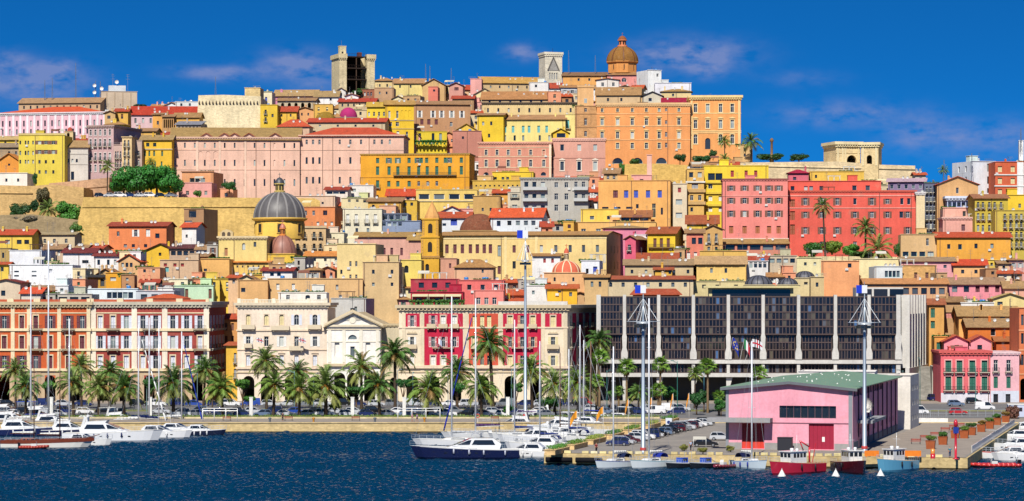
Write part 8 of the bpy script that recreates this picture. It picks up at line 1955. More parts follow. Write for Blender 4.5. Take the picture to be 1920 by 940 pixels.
# middle marina
o = cruiser(880, 861, pi + .04, 17.0, '18204A', 'long motor yacht with dark navy hull and white top moored stern-to', stripe='F4F4F4', fly=False, fb=1.7, fend='C9CCD8')
sailboat(862, 836, pi + .02, 15.0, None, 'F2F2F2', 'white sailing yacht with tall mast behind the navy motor yacht', mast_top=556, sailc='B9BCC0', canopy='B9BCC4')
sailboat(905, 822, pi + .15, 14.0, None, 'EDEDEB', 'sailing yacht with long blue furled headsail', mast_top=560, sailc='5A3A6A', furlc='22309A')
for (px, py, ang_, L_, hc, lab, bi, fl) in ((985, 858, 2.9, 10.5, 'F2F2F2', 'white cabin boat beside the navy motor yacht stern', None, False), (1010, 846, 2.8, 11, 'F4F4F4', 'white sport boat with open cockpit in the marina', 'E9E9E6', False), (1000, 832, 2.9, 12, 'F2F3F4', 'white flybridge boat in the middle of the marina', None, True), (1050, 826, 2.75, 11, 'F4F4F2', 'white boat under the first orange flag', 'F0EFEA', False),
           (1040, 812, 2.9, 13, 'F0F2F4', 'white flybridge boat with radar arch behind the marina row', 'F4F4F2', True), (1085, 806, 2.8, 12, 'F4F4F4', 'white cruiser with blue cockpit cover', '2A44A8', False), (1120, 800, 2.8, 11, 'EFEFEF', 'white boat with dark cockpit tent near the pier planters', '3A3E48', False), (960, 808, 3.0, 12, 'F2F2F2', 'white cruiser with purple awning near the quay', '6A4A86', True),
           (1150, 795, 2.8, 10, 'F2F2F0', 'small white cruiser where the marina meets the quay', 'F0F0EC', False), (1000, 797, 3.0, 13, 'F4F4F4', 'big white flybridge cruiser close to the quay wall', None, True)):
 cruiser(px, py, ang_, L_, hc, lab, bimini=bi, fly=fl)
for (px, py, ang_, L_, mt, lab, wd) in ((1098, 815, 2.8, 12, 610, 'sailing yacht with the tallest mast of the right marina', False), (1104, 806, 2.8, 11, 638, 'sailing yacht just right of the tallest marina mast', False), (1060, 818, 2.85, 11, 662, 'sailing boat with varnished wooden mast', True), (1116, 798, 2.8, 10, 640, 'second wooden-masted sailing boat near the pier flags', True)):
 sailboat(px, py, ang_, L_, None, 'F2F2F0', lab, mast_top=mt, wood=wd, sailc='EFEFEA')
for (px, py, L_, mt, lab) in ((1022, 840, 10, 640, 'sailing boat berthed between the white sport boats'), (1076, 828, 10, 655, 'sailing boat under the second orange flag'), (975, 826, 11, 600, 'sailing yacht right of the blue furled headsail')):
 sailboat(px, py, 2.85, L_, None, 'EFEFEC', lab, mast_top=mt, sailc='2A3A7A', canopy='2A3A7A')
# pier front, left to right
fa = -pi / 2
sailboat(1157, 878, fa - .85, 8.2, None, 'DDE6EA', 'small white sailing boat with blue fenders at the pier front', mast_top=650, stripe='2E4E9A', canopy='1E2A50', fb=1.05)
sailboat(1224, 878, fa - .85, 8.6, None, 'E3ECEE', 'white sailing boat with bow rails next along the pier front', mast_top=560, stripe='8ABBC8', canopy='22349A', fb=1.1)
for (px, lab) in ((1276, 'small dark workboat with blue cabin, the one nearer the sailing boats'), (1320, 'small dark workboat with blue cabin beside the inflatable')):
 g = G(px, 878, 0); o, rg = boat(g, fa - .8, 6.0, 2.4, .8, '22262E', lab, 'small working boats along the pier front', stripe='C9CED2', boot='14161A', name='workboat'); cabin(o, [(-1.2, .7), (.4, .75), (.4, 1.7), (-1.2, 1.7)], .6, '2A5AC8', 'blue_cabin', .95, [[(-.9, 1.15), (.1, 1.15), (.1, 1.55), (-.9, 1.55)]]); rail(o, rg, .5, 1, .5)
 m = MB()
 for s in (-1, 1): m.cyl((-1.8, s * .8, .7), (-1.8, s * .8, 2.6), .04, n=5)
 m.cyl((-1.8, -.8, 2.6), (-1.8, .8, 2.6), .04, n=5); O('gantry', m.mesh('gantry', METAL), o, color=H('C9C9C4'))
rib(1356, 879, fa - .6, 5.5, '8A2A34', 'dark red inflatable boat at the pier front')
sailboat(1404, 879, fa + .55, 8.2, None, 'D3E2EA', 'pale blue-white sailing boat moored bow-out left of the red boat', mast_top=640, stripe='7AA8D0', canopy='1A2248', fb=1.15)
o, z0, rg = fishing(1494, 889, fa - .85, 10.5, 'C01E3C', 'red work boat with white wheelhouse and folded red crane', stripe='D83A50', boot='7A1224', fb=1.6)
m = MB(); m.cyl((-2.6, .3, z0), (-2.6, .3, z0 + 2.6), .16, n=7); m.cyl((-2.6, .3, z0 + 2.6), (-1.0, -.3, z0 + 3.6), .13, n=6); m.cyl((-1.0, -.3, z0 + 3.6), (-2.4, -.6, z0 + 1.6), .1, n=6); m.cyl((-3.0, .5, z0), (-3.4, .9, z0 + 3.2), .07, n=5); O('crane', m.mesh('crane', GLOSS), o, color=H('D8242E'))
fishing(1594, 888, fa + .25, 10.0, '3E1018', 'dark maroon fishing boat with white wheelhouse seen bow-on', stripe='7A2430', boot='2A0C12', fb=1.7)
fishing(1681, 884, fa - .75, 9.0, '5FA9CC', 'light blue fishing boat with white wheelhouse', stripe='7ABBD8', boot='3A7A9A', fb=1.6)
rib(1864, 877, pi + .12, 8.2, 'D8382E', 'long red and grey inflatable patrol boat by the pier end')
for (px, py, ang_, L_, hc, lab, bi) in ((1890, 862, pi - .1, 9, 'F2F2F2', 'white boat with red waterline moored right of the pier', 'F0F0EE'), (1905, 846, 2.9, 10, 'F4F4F4', 'white cruiser in the right basin behind the red-waterline boat', None), (1900, 828, 2.9, 9, 'F2F2F4', 'white cabin boat farther up the right basin', 'E6E6E2'), (1912, 812, 2.9, 9, 'F4F4F2', 'farthest white boat in the right basin', None), (1925, 866, 2.9, 10, 'EDEDED', 'white boat cut off by the right edge of the picture', '2A44A0')):
 cruiser(px, py, ang_, L_, hc, lab, bimini=bi, fly=False, stripe='D83A34' if 'red water' in lab else 'F0F0EC')
# mooring buoys
m = MB(); m.lathe([(.62, -.1), (.66, .12), (.5, .35), (.08, 1.1)], 14); m.cyl((0, 0, 1.05), (0, 0, 1.3), .05, n=5)
by = m.mesh('buoy', GLOSS)
for (x, lab) in ((1466, 'white cone buoy in front of the red work boat'), (1567, 'white cone buoy in front of the maroon fishing boat'), (1651, 'white cone buoy in front of the light blue fishing boat')):
 tag(O('mooring_buoy', by, None, tuple(G(x, 894, 0)), color=WHITE), lab, 'buoy', 'mooring buoys')
# ------------------------------------------------------------------ tall lamp masts
def lamp_mast(px, d, base_z, y_ring, y_top, label, rpx=24, coloured='A4B2BE', r=.38):
 X = PX(px, d); s = d / F
 o = thing('lamp_mast', label, 'lamp mast', (X, d, base_z), 0, 'tall harbour lamp masts')
 zr, zt = PZ(y_ring, d) - base_z, PZ(y_top, d) - base_z; R = rpx * s
 m = MB(); m.lathe([(r * 1.35, 0), (r * 1.3, .5), (r, .6), (r * .62, zr), (r * .4, zr + .5), (r * .22, zt - 1.5)], 12); O('pole', m.mesh('pole', METAL), o, color=H(coloured))
 m = MB(); m.lathe([(r * 1.38, .55), (r * 1.34, .95), (r * 1.25, 1.0)], 12); m.v = [(a, b_, c + .02) for a, b_, c in m.v]; O('red_band', m.mesh('red_band', PAINT), o, color=H('C23A34'))
 m = MB(); n = 20
 for i in range(n):
  a0, a1 = 2 * pi * i / n, 2 * pi * (i + 1) / n; m.cyl((R * cos(a0), R * sin(a0), zr), (R * cos(a1), R * sin(a1), zr), .05, n=4)
  if i % 5 == 0: m.cyl((0, 0, zr), (R * cos(a0), R * sin(a0), zr), .05, n=4)
 m.lathe([(R * .42, zr - .35), (R * .42, zr - .1)], 12); O('ring', m.mesh('ring', METAL), o, color=H('C9D0D4'))
 m = MB()
 for i in range(8):
  a = 2 * pi * i / 8 + .3; m.cyl((R * cos(a), R * sin(a), zr), (0, 0, zt - 2.2), .025, n=4)
 for i in range(6):
  a = 2 * pi * i / 6; m.cyl((R * .4 * cos(a), R * .4 * sin(a), zr), (0, 0, zr + (zt - zr) * .45), .03, n=4)
 O('stay_cables', m.mesh('stay_cables', METAL), o, color=H('E6EAEC'))
 fm = MB(); fm.box(-.3, .3, -.16, .16, -.42, 0); fm.poly([(-.27, -.165, -.4), (.27, -.165, -.4), (.27, -.165, -.04), (-.27, -.165, -.04)], 1); fm = fm.mesh('floodlight', [PAINT, CARGL])
 for i in range(10):
  a = 2 * pi * i / 10; O('floodlight', fm, o, (R * .52 * cos(a), R * .52 * sin(a), zr - .5), a + pi / 2, (1.15,) * 3, H('4A4E52'))
 w, h = 10 * s, 15 * s
 m = MB(); m.box(-w * 1.05 - w * .5, -w * .5, -.05, .05, zt - h, zt); m.box(-w * .5, w * .5, -.05, .05, zt - h, zt, 1); O('marker_panel', m.mesh('marker_panel', [paint_of('1F3FD0'), paint_of('F4F4F4')]), o)
 m = MB(); m.cyl((0, 0, zt - 1.6), (0, 0, zt + .6), .05, n=5); O('lightning_rod', m.mesh('lightning_rod', METAL), o, color=H('B0B4B8'))
lamp_mast(985, 575, 2.0, 488, 432, 'tall lamp mast rising among the marina masts', 17)
p = G(1206, 851); lamp_mast(1206, p.y, 2.0, 603, 535, 'tall lamp mast at the pier corner with red band', 31)
p = G(1620, 848); lamp_mast(1621, p.y, 2.0, 605, 535, 'tall lamp mast in front of the warehouse corner', 31)
# slim street lamps
m = MB(); m.lathe([(.11, 0), (.09, .6), (.06, 7.6), (.05, 8)], 7); m.cyl((0, 0, 7.7), (.9, 0, 8.05), .04, n=5); m.box(.7, 1.35, -.12, .12, 8.0, 8.12)
sl = m.mesh('street_lamp', METAL)
for i, (x, d, hh, c_) in enumerate(((70, 606, 1.0, '8AA8A4'), (275, 606, 1.0, '8AA8A4'), (370, 606, 1.1, '8AA8A4'), (552, 606, 1.15, '7FA8AC'), (588, 606, 1.1, '8AA8A4'), (745, 606, 1.2, 'B9C4C8'), (774, 608, 1.1, '7FB0B0'), (840, 606, 1.0, '9FB0B0'), (959, 606, 1.2, '7FA8A8'), (1148, 600, 1.5, 'D0D4D8'), (1138, 598, 1.2, '3F8A86'), (1270, 600, 1.45, '3A8A7A'), (1320, 610, 1.1, '5AA0B0'), (1693, 600, 1.2, '6A8A86'), (1725, 610, 1.5, '5A8A80'), (1829, 625, 1.2, '5A9A8E'))):
 o = O('street_lamp', sl, None, (PX(x, d), d, 2.0), random.uniform(0, 6), (1.1, 1.1, hh), H(c_))
 tag(o, ['slim street lamp by the low palm at the left', 'slim street lamp before the rose palace', 'slim street lamp at the rose palace corner', 'pale teal street lamp before the cream palace', 'slim street lamp right of the cream palace door', 'tall street lamp by the tallest church palm', 'teal street lamp at the red palace corner', 'slim street lamp left of the white marina mast', 'teal street lamp before the right of the red palace',
    'white pole lamp at the office left end', 'green pole lamp behind it', 'tall green street lamp before the office', 'light blue pole by the tall fan palm', 'dark green pole lamp behind the warehouse', 'green pole at the foot of the stairs', 'green pole before the coral apartment house'][i], 'street lamp', 'street lamps')
# white square pillars and white tubular frames along the promenade
m = MB(); m.box(-.36, .36, -.36, .36, 0, 4.2); m.box(-.42, .42, -.42, .42, 4.2, 4.35); wp_ = m.mesh('pillar', PLASTER)
for i, x in enumerate((97, 282, 471, 661, 758, 952)):
 tag(O('pillar', wp_, None, (PX(x, 582), 582, 2.0), color=H('EDEBE4')), ['white square pillar by the left palms', 'white square pillar before the rose palace', 'white square pillar by the narrow yellow house', 'white square pillar in front of the church', 'white square pillar at the red palace corner', 'white square pillar near the blue furled sail'][i], 'pillar', 'white pillars by the road')
def frame(x0, x1, d, h, lab, n=4):
 a, b_ = PX(x0, d), PX(x1, d); o = thing('gate_frame', lab, 'gate frame', ((a + b_) / 2, d, 2.0), 0, 'white tubular frames'); w = b_ - a
 for i in range(n):
  m = MB(); x = -w / 2 + w * i / (n - 1); m.cyl((x, 0, 0), (x, 0, h), .09, n=6); O('post', m.mesh('post', GLOSS), o, color=WHITE)
 m = MB(); m.cyl((-w / 2, 0, h), (w / 2, 0, h), .1, n=6); m.cyl((-w / 2, 0, h - .5), (w / 2, 0, h - .5), .05, n=5); O('top_rail', m.mesh('top_rail', GLOSS), o, color=WHITE)
frame(380, 445, 563, 2.7, 'white tubular frame on the promenade by the navy cabin boat'); frame(746, 825, 563, 2.7, 'white tubular frame on the promenade left of the marina')
def bench(loc, rz_, lab, col='9A4A30'):
 o = thing('bench', lab, 'bench', loc, rz_, 'benches')
 for i in range(3): m = MB(); m.box(-.9, .9, -.25 + i * .17, -.11 + i * .17, .42, .47); O('slat', m.mesh('slat', WOOD), o, color=H(col))
 for i in range(2): m = MB(); m.box(-.9, .9, .27, .31, .6 + i * .18, .74 + i * .18); O('slat', m.mesh('slat', WOOD), o, color=H(col))
 for s in (-1, 1): m = MB(); m.box(s * .75 - .04, s * .75 + .04, -.25, .3, 0, .42); m.box(s * .75 - .04, s * .75 + .04, .26, .3, .42, .95); O('leg', m.mesh('leg', PAINT), o, color=H('4A4A4A'))
for (x, lab) in ((541, 'brown bench on the promenade by the bollard'), (667, 'brown bench on the promenade in front of the church'), (928, 'brown bench on the promenade behind the sailing yachts'), (425, 'brown bench under the white frame')): bench((PX(x, 566), 566, 2.0), 0, lab)
m = MB(); m.lathe([(.22, 0), (.2, .5), (.34, .7), (.34, .85), (.1, .95)], 10); bo_ = m.mesh('bollard', PAINT)
for i, x in enumerate((506, 703, 588, 796)): tag(O('mooring_bollard', bo_, None, (PX(x, 558.5), 558.5, 2.1), color=H('6A7078') if i < 2 else H('C98A2A')), ['grey mooring bollard near the brown bench', 'grey mooring bollard in front of the church', 'rusty orange bollard with blue cap on the quay edge', 'rusty bollard by the marina end of the quay'][i], 'bollard', 'mooring bollards')
# low planting along the promenade bed and median: nobody could count it
def planting(name, lab, x0, x1, y0, y1, z, n, seed, col, h=.6):
 r = random.Random(seed); m = MB()
 for i in range(n):
  x, y = r.uniform(x0, x1), r.uniform(y0, y1); hh = h * r.uniform(.3, 1) * (.5 + .5 * sin(x * .7) ** 2)
  p = Vector((x, y, z + r.uniform(0, hh))); u = Vector((r.uniform(-1, 1), r.uniform(-.4, .4), r.uniform(-.3, 1))).normalized() * .22; w = Vector((r.uniform(-1, 1), r.uniform(-1, 1), 0)).normalized() * .1
  m.poly([p - w, p + w, p + u + w * .3, p + u - w * .3])
 tag(O(name, m.mesh(name, LEAF), None, color=H(col)), lab, 'planting', kind='stuff')
planting('bed_planting', 'low green and yellow planting in the promenade bed', PX(-10, 578), PX(1240, 578), 576.9, 580.1, 2.34, 5200, 3, '7A9A34', .5)
planting('median_grass', 'rough grass on the road median', PX(-10, 614), PX(1400, 614), 612.1, 615.4, 2.15, 3000, 4, '6F8A34', .5)
# ------------------------------------------------------------------ pier furniture
def flag_pole(loc, h, lab, col='F2A01E', w=1.5, hh=.9, droop=.5, rz_=.3, group='orange marina flags'):
 o = thing('flag', lab, 'flag', loc, rz_, group); m = MB(); m.cyl((0, 0, 0), (0, 0, h), .05, .035, 6); O('pole', m.mesh('pole', GLOSS), o, color=WHITE)
 m = MB(); n = 8
 for i in range(n):
  a, b_ = i / n, (i + 1) / n
  def pt(t, v): return (-w * t * (1 - droop * .3), .12 * sin(t * 7), h - .1 - v * hh - droop * w * t * t - (1 - v) * .0)
  m.poly([pt(a, 0), pt(b_, 0), pt(b_, 1), pt(a, 1)], 0, True)
 O('cloth', m.mesh('cloth', FABRIC), o, color=H(col))
for i, (x, y, yt, dr) in enumerate(((1082, 838, 770, .9), (1131, 826, 762, .9), (1178, 815, 748, 1.6), (1222, 808, 745, 1.7), (1262, 798, 738, 1.7), (1292, 792, 737, 1.7))):
 p = G(x, y); flag_pole((p.x, p.y, 2.0), PZ(yt, p.y) - 2, f'orange marina flag, {ORD[i]} along the pier edge from the water', droop=dr, w=1.7 if i < 2 else 1.2, hh=1.2)
planters = [G(1022 + 36 * i, 850 - 9.5 * i) for i in range(7)]
for i, p in enumerate(planters):
 o = thing('planter', f'long stone planter with low shrubs, {ORD[i]} along the marina edge of the pier', 'planter', (p.x + 2.0, p.y, 2.0), atan2(PV.y, PV.x), 'stone planters on the marina edge')
 m = MB(); m.box(-5.2, 5.2, -.9, .9, 0, .75); m.box(-5.3, 5.3, -1.0, 1.0, .75, .85); O('trough', m.mesh('trough', STONE), o, color=H('E3BE82'))
 m = MB(); r = random.Random(i)
 for q in range(420):
  c_ = Vector((r.uniform(-5, 5), r.uniform(-.8, .8), .85 + r.uniform(0, .55))); u = Vector((r.uniform(-1, 1), r.uniform(-1, 1), r.uniform(-.2, 1))).normalized() * .24; w = u.orthogonal().normalized() * .12; m.poly([c_ - w, c_ + w, c_ + u])
 O('shrubs', m.mesh('shrubs', LEAF), o, color=H(['4F8A2C', '6F9A34', '8A9A3A'][i % 3]))
# rusty steel planters along the right edge
rp = [(1745, 842), (1768, 834), (1791, 822), (1808, 822), (1822, 816), (1840, 810), (1856, 804), (1870, 797), (1886, 793)]
for i, (x, y) in enumerate(rp):
 p = G(x, y); o = thing('planter', f'rusty steel tub planter with a shrub, {ORD[i]} along the right promenade', 'planter', (p.x, p.y, 2.0), -.25, 'rusty planters on the right promenade')
 m = MB(); m.lathe([(.95, 0), (1.12, 1.3), (1.18, 1.32), (1.18, 1.42)], 4, smooth=False, a0=pi / 4); O('tub', m.mesh('tub', PLASTER), o, color=H('A8582E'))
 O('shrub', CRN[i % 4], o, (0, 0, 1.75), i, (1.05, 1.05, .7), H(['6A8A2E', '4A7A2C', '9A7A34'][i % 3]))
for i, (x, y) in enumerate(((1717, 833), (1734, 826), (1753, 820), (1772, 811), (1788, 806), (1800, 802))):
 p = G(x, y); bench((p.x, p.y, 2.01), -.25, f'red-brown bench on the right promenade, {ORD[i]} from the water', 'A8442E')
# white railing along the right edge of the pier
r_o = thing('railing', 'white railing along the right edge of the pier', 'railing', tuple(pier(PLEN - .5, 14)), atan2(PV.y, PV.x))
m = MB(); m.box(-.03, .03, -.03, .03, 0, 1.1); bar = m.mesh('baluster', GLOSS)
for i in range(120): O('baluster', bar, r_o, (i * .85, 0, 0), color=WHITE)
m = MB(); m.box(0, 102, -.05, .05, 1.1, 1.2); m.box(0, 102, -.03, .03, .12, .17); O('handrail', m.mesh('handrail', GLOSS), r_o, color=WHITE)
# red harbour light and orange post
p = G(1792, 861); o = thing('harbour_light', 'red harbour light column with blue panel at the pier end', 'harbour light', tuple(p)); m = MB(); m.lathe([(.5, 0), (.5, .12), (.2, .15), (.2, 5.2), (.34, 5.3), (.34, 5.9), (.12, 6.3)], 10); O('column', m.mesh('column', GLOSS), o, color=H('D01E30')); m = MB(); m.box(-.42, .42, -.3, -.24, 4.1, 5.1); O('panel', m.mesh('panel', GLOSS), o, color=H('2A3E9A'))
p = G(1749, 860); o = thing('bollard_post', 'red and orange post on the pier end', 'bollard', tuple(p)); m = MB(); m.lathe([(.38, 0), (.38, .8)], 10); O('base', m.mesh('base', GLOSS), o, color=H('D01E2A')); m = MB(); m.lathe([(.36, .8), (.36, 1.5), (.1, 1.6)], 10); O('cap', m.mesh('cap', GLOSS), o, color=H('E8922A'))
for i, (x0, x1) in enumerate(((1621, 1648), (1696, 1727))):
 p, q = G(x0, 858), G(x1, 858); o = tag(O('barrier', MB().box(-(q.x - p.x) / 2, (q.x - p.x) / 2, -.06, .06, .2, 1.1).box(-.9, -.8, -.3, .3, 0, .2).box(.8, .9, -.3, .3, 0, .2).mesh('barrier', FABRIC), None, tuple((p + q) / 2), -.15, color=H('F2841E')), ['orange barrier sheet right of the maroon fishing boat', 'orange barrier sheet right of the light blue fishing boat'][i], 'barrier', 'orange barriers')
# white information board, blue logo
p = G(1254, 802); o = thing('info_board', 'white board with blue emblem at the pier entrance', 'sign', tuple(p), -.2); m = MB(); m.box(-.62, .62, -.1, .1, .2, 1.9); O('panel', m.mesh('panel', GLOSS), o, color=H('E3E9F2')); m = MB(); m.cyl((0, -.13, 1.05), (0, -.1, 1.05), .34, n=14); O('emblem', m.mesh('emblem', GLOSS), o, color=H('2A3A7A')); m = MB(); m.box(-.5, .5, -.08, .08, 0, .2); O('foot', m.mesh('foot', PAINT), o, color=H('8A8A8A'))
# life ring, dark skip, portal frame
p = G(896, 792); o = thing('life_ring_post', 'red and white life ring on a post at the quay', 'life ring', (p.x, 557.6, 2.1)); m = MB(); m.cyl((0, 0, 0), (0, 0, 1.2), .05, n=5); O('post', m.mesh('post', PAINT), o, color=WHITE)
m = MB(); n = 14
for i in range(n):
 a0, a1 = 2 * pi * i / n, 2 * pi * (i + 1) / n; m.cyl((.36 * cos(a0), -.1, 1.3 + .36 * sin(a0)), (.36 * cos(a1), -.1, 1.3 + .36 * sin(a1)), .1, n=6, m=0)
O('ring', m.mesh('ring', GLOSS), o, color=H('E0402A'))
p = G(1472, 845); tag(O('dark_container', MB().box(-1.2, 1.2, -.8, .8, .1, 2.1).box(-1.25, 1.25, -.85, .85, 2.1, 2.25).mesh('dark_container', PAINT), None, tuple(p), -.25, color=H('2A2A32')), 'dark waste container behind the red work boat', 'container')
p = G(1312, 848); o = thing('goal_frame', 'white metal portal frame on the pier by the black car', 'frame', tuple(p), -.2)
for x in (-1.05, 1.05): m = MB(); m.cyl((x, 0, 0), (x, 0, 2.6), .06, n=6); O('post', m.mesh('post', METAL), o, color=H('C9CBC6'))
m = MB(); m.box(-1.1, 1.1, -.06, .06, 2.1, 2.6); O('board', m.mesh('board', PAINT), o, color=H('D8D3C4'))
for i, (x, y) in enumerate(((1283, 846), (1370, 848), (1318, 852))): tree(x, y - 8, 9, 6, G(x, y).y, ['dry weed bush growing by the portal frame', 'dry weed bush at the warehouse plinth', 'tuft of weeds on the pier edge'][i], '8A8A3A', base=2.0, name='shrub', cat='bush', group='weeds on the pier')
p = G(1899, 785); tree(1899, 775, 17, 18, p.y, 'oleander bush with pink flowers at the right', '8A5A4A', base=2.0, name='shrub', cat='bush')
# stone stairs between the office and the coral house
o = thing('stone_stairs', 'broad grey stone stairs rising beside the office block', 'stairs', (PX(1733, 680), 680, 2.0), -.1)
st = MB().box(-1.9, 1.9, 0, .5, 0, .33).mesh('step', STONE)
for i in range(24): O('step', st, o, (0, i * .46, i * .33), 0, (1, 1, 1), H('9A968E'))
m = MB(); m.box(-1.9, 1.9, 11.4, 16, 0, 8); O('landing', m.mesh('landing', STONE), o, color=H('A8A296'))
m = MB(); m.box(1.95, 2.4, 0, 12, 0, 8.4); O('side_wall', m.mesh('side_wall', PLASTER), o, color=H('C9C4B8'))
# fence along the road on the right
o = thing('fence', 'grey metal fence beside the road at the right', 'fence', (PX(1700, 585), 585, 2.0))
fp = MB().box(-.04, .04, -.04, .04, 0, 1.5).mesh('post', METAL)
for i in range(16): O('post', fp, o, (i * 1.7, 0, 0), color=H('B9BEC0'))
m = MB(); m.box(0, 25.6, -.02, .02, 1.42, 1.5); m.box(0, 25.6, -.02, .02, .7, .75); m.box(0, 25.6, -.02, .02, .1, .15); O('rails', m.mesh('rails', METAL), o, color=H('B9BEC0'))
o = thing('terrace_fence', 'white parapet with grey fence above the right promenade', 'fence', (PX(1695, 560), 560, 2.0), -.25)
m = MB(); m.box(0, 9, -.15, .15, 0, .9); O('parapet', m.mesh('parapet', PLASTER), o, color=H('E9E6E0'))
for i in range(22): O('post', fp, o, (i * .42, 0, .9), 0, (.5, .5, .8), H('AEB4B8'))
bp = thing('site_hut', 'pale blue and white cabin beside the oleander', 'cabin', tuple(G(1908, 782)), -.1); m = MB(); m.box(-2, 2, 0, 3, 0, 2.6); O('wall', m.mesh('wall', PAINT), bp, color=H('C9D0E6')); m = MB(); m.box(-2.1, 2.1, -.1, 3.1, 2.6, 2.75); O('roof', m.mesh('roof', PAINT), bp, color=WHITE); O('window', WM['p'], bp, (.4, -.05, 1.6), 0, (1.2, 1, .8), H('7A3A4A'))
# ------------------------------------------------------------------ flags on buildings
def cloth_flag(name, loc, rz_, pole, size, cells, lab, sag=1.0, group='flags on the waterfront'):
 """cells: list of columns/rows colour grid drawn by real strips of cloth"""
 o = thing(name, lab, 'flag', loc, rz_, group); m = MB(); m.cyl((0, 0, 0), pole, .05, n=5); O('pole', m.mesh('pole', GLOSS), o, color=WHITE)
 P0 = Vector(pole); nu, nv = len(cells[0]), len(cells); w, h = size; cols = sorted({c for r in cells for c in r}); m = MB()
 def pt(i, j):
  t = i / nu; v = j / nv
  return (P0.x + w * t, P0.y + .15 * sin(t * 6), P0.z - h * v - sag * t * t * w * .8)
 for j in range(nv):
  for i in range(nu): m.poly([pt(i, j), pt(i + 1, j), pt(i + 1, j + 1), pt(i, j + 1)], cols.index(cells[j][i]))
 O('cloth', m.mesh('cloth', [paint_of(c) for c in cols]), o)
Wf, Rf, Bf, Kf, Gf, Yf = 'F4F4F4', 'C8202E', '24369A', '2A2224', '1E8A4A', 'F0D040'
SAR = [[Wf, Wf, Kf, Wf, Rf, Wf, Kf, Wf, Wf], [Wf, Wf, Kf, Wf, Rf, Wf, Kf, Wf, Wf], [Rf] * 9, [Wf, Wf, Kf, Wf, Rf, Wf, Kf, Wf, Wf], [Wf, Wf, Kf, Wf, Rf, Wf, Kf, Wf, Wf]]
ITA = [[Gf, Gf, Wf, Wf, Rf, Rf]]
EU = [[Bf] * 9 for _ in range(7)]
for (j, i) in ((1, 4), (2, 2), (2, 6), (3, 1), (3, 7), (4, 2), (4, 6), (5, 4)): EU[j][i] = Yf
zf = PZ(676, 660)
cloth_flag('eu_flag', (PX(1366, 660), 661, zf), 0, (.9, -1.6, 5.6), (1.5, 2.6), EU, 'blue flag with ring of yellow stars on the office front', 1.9)
cloth_flag('tricolour_flag', (PX(1388, 660), 661, zf), 0, (.9, -1.6, 5.2), (1.4, 2.4), ITA, 'green white and red flag on the office front', 1.9)
cloth_flag('regional_flag', (PX(1398, 660), 661, zf), 0, (1.6, -1.6, 5.2), (2.4, 1.9), SAR, 'white flag with red cross and four dark heads on the office front', .5)
for (x, y, lab) in ((470, 646, 'white and red flag over the left balcony of the cream palace'), (549, 646, 'white and red flag over the right balcony of the cream palace')):
 cloth_flag('regional_flag', (PX(x, 667), 666.6, PZ(y, 667)), 0, (1.6, -1.3, 1.7), (1.7, 1.1), SAR, lab, .3)
cloth_flag('red_white_flag', (PX(822, 667), 666.5, PZ(650, 667)), 0, (-.4, -1.2, 2.2), (1.3, 1.4), [[Rf, Wf, 'B9C4DC']], 'red and white flag over the red palace balcony', .8)
# ------------------------------------------------------------------ aerial masts on the skyline
def aerial(px, ybot, ytop, d, lab, r=.12, dishes=0):
 X = PX(px, d); z0, z1 = PZ(ybot, d) - 3, PZ(ytop, d); o = thing('aerial_mast', lab, 'aerial', (X, d, z0), 0, 'aerials on the skyline'); h = z1 - z0; m = MB()
 for a in (0, 2.09, 4.19): m.cyl((.5 * cos(a), .5 * sin(a), 0), (.06 * cos(a), .06 * sin(a), h), r * .5, n=4)
 n = int(h / 1.2)
 for i in range(n):
  q = .5 * (1 - i / n) + .06; z = i * h / n
  for a in (0, 2.09, 4.19): m.cyl((q * cos(a), q * sin(a), z), (q * cos(a + 2.09), q * sin(a + 2.09), z + h / n), .03, n=3)
 O('lattice', m.mesh('lattice', METAL), o, color=H('7A8290'))
 for i in range(dishes): O('dish', DISH, o, (-.5, -.4, h * (.35 + .3 * i)), .3, (1.6,) * 3, WHITE)
for (x, yb_, yt, d, lab, dd) in ((84, 192, 150, 1190, 'lattice aerial mast left on the barracks skyline', 0), (98, 190, 146, 1190, 'slim aerial mast right beside the first one', 0), (142, 185, 118, 1192, 'tallest lattice aerial on the left skyline', 0), (179, 182, 152, 1190, 'aerial mast with two round dishes', 2), (188, 180, 153, 1190, 'slim aerial by the concrete block', 0), (404, 180, 144, 1150, 'slim aerial above the cream bastion', 0),
         (798, 150, 120, 1200, 'thin aerial on the ridge left of the black one', 0), (806, 150, 124, 1200, 'short white aerial on the ridge', 0), (846, 158, 128, 1200, 'black aerial on the middle ridge', 0), (1066, 140, 95, 1205, 'tall white aerial right of the gothic-gabled tower', 0), (1116, 140, 104, 1205, 'aerial left of the great tiled dome', 0), (1770, 330, 300, 905, 'thin aerial on the right skyline', 0), (1822, 306, 288, 900, 'aerial on the white apartment roof', 0), (1914, 268, 240, 905, 'aerial above the slim white chimney', 0)):
 aerial(x, yb_, yt, d, lab, dishes=dd)
# rigid column on the crest terrace
o = thing('stone_column', 'slim stone column on the crest terrace', 'column', (PX(1447, 1000), 1000, PZ(305, 1000))); m = MB(); m.lathe([(.8, 0), (.8, .8), (.5, 1), (.42, 7.5), (.7, 7.8), (.7, 8.4), (.2, 9)], 10); O('shaft', m.mesh('shaft', STONE), o, color=H('8A6A4A'))
# cars parked under the pines
for i in range(8):
 x = 188 + i * 19; car((PX(x, 912), 912, PZ(370, 912)), rc_.uniform(-.1, .1), ['hatch', 'saloon', 'suv'][i % 3], ['black', 'silver', 'white', 'navy', 'silver', 'white', 'black', 'grey'][i], f'car parked {ORD[i]} from the left under the pines on the bastion', 'cars under the pines')
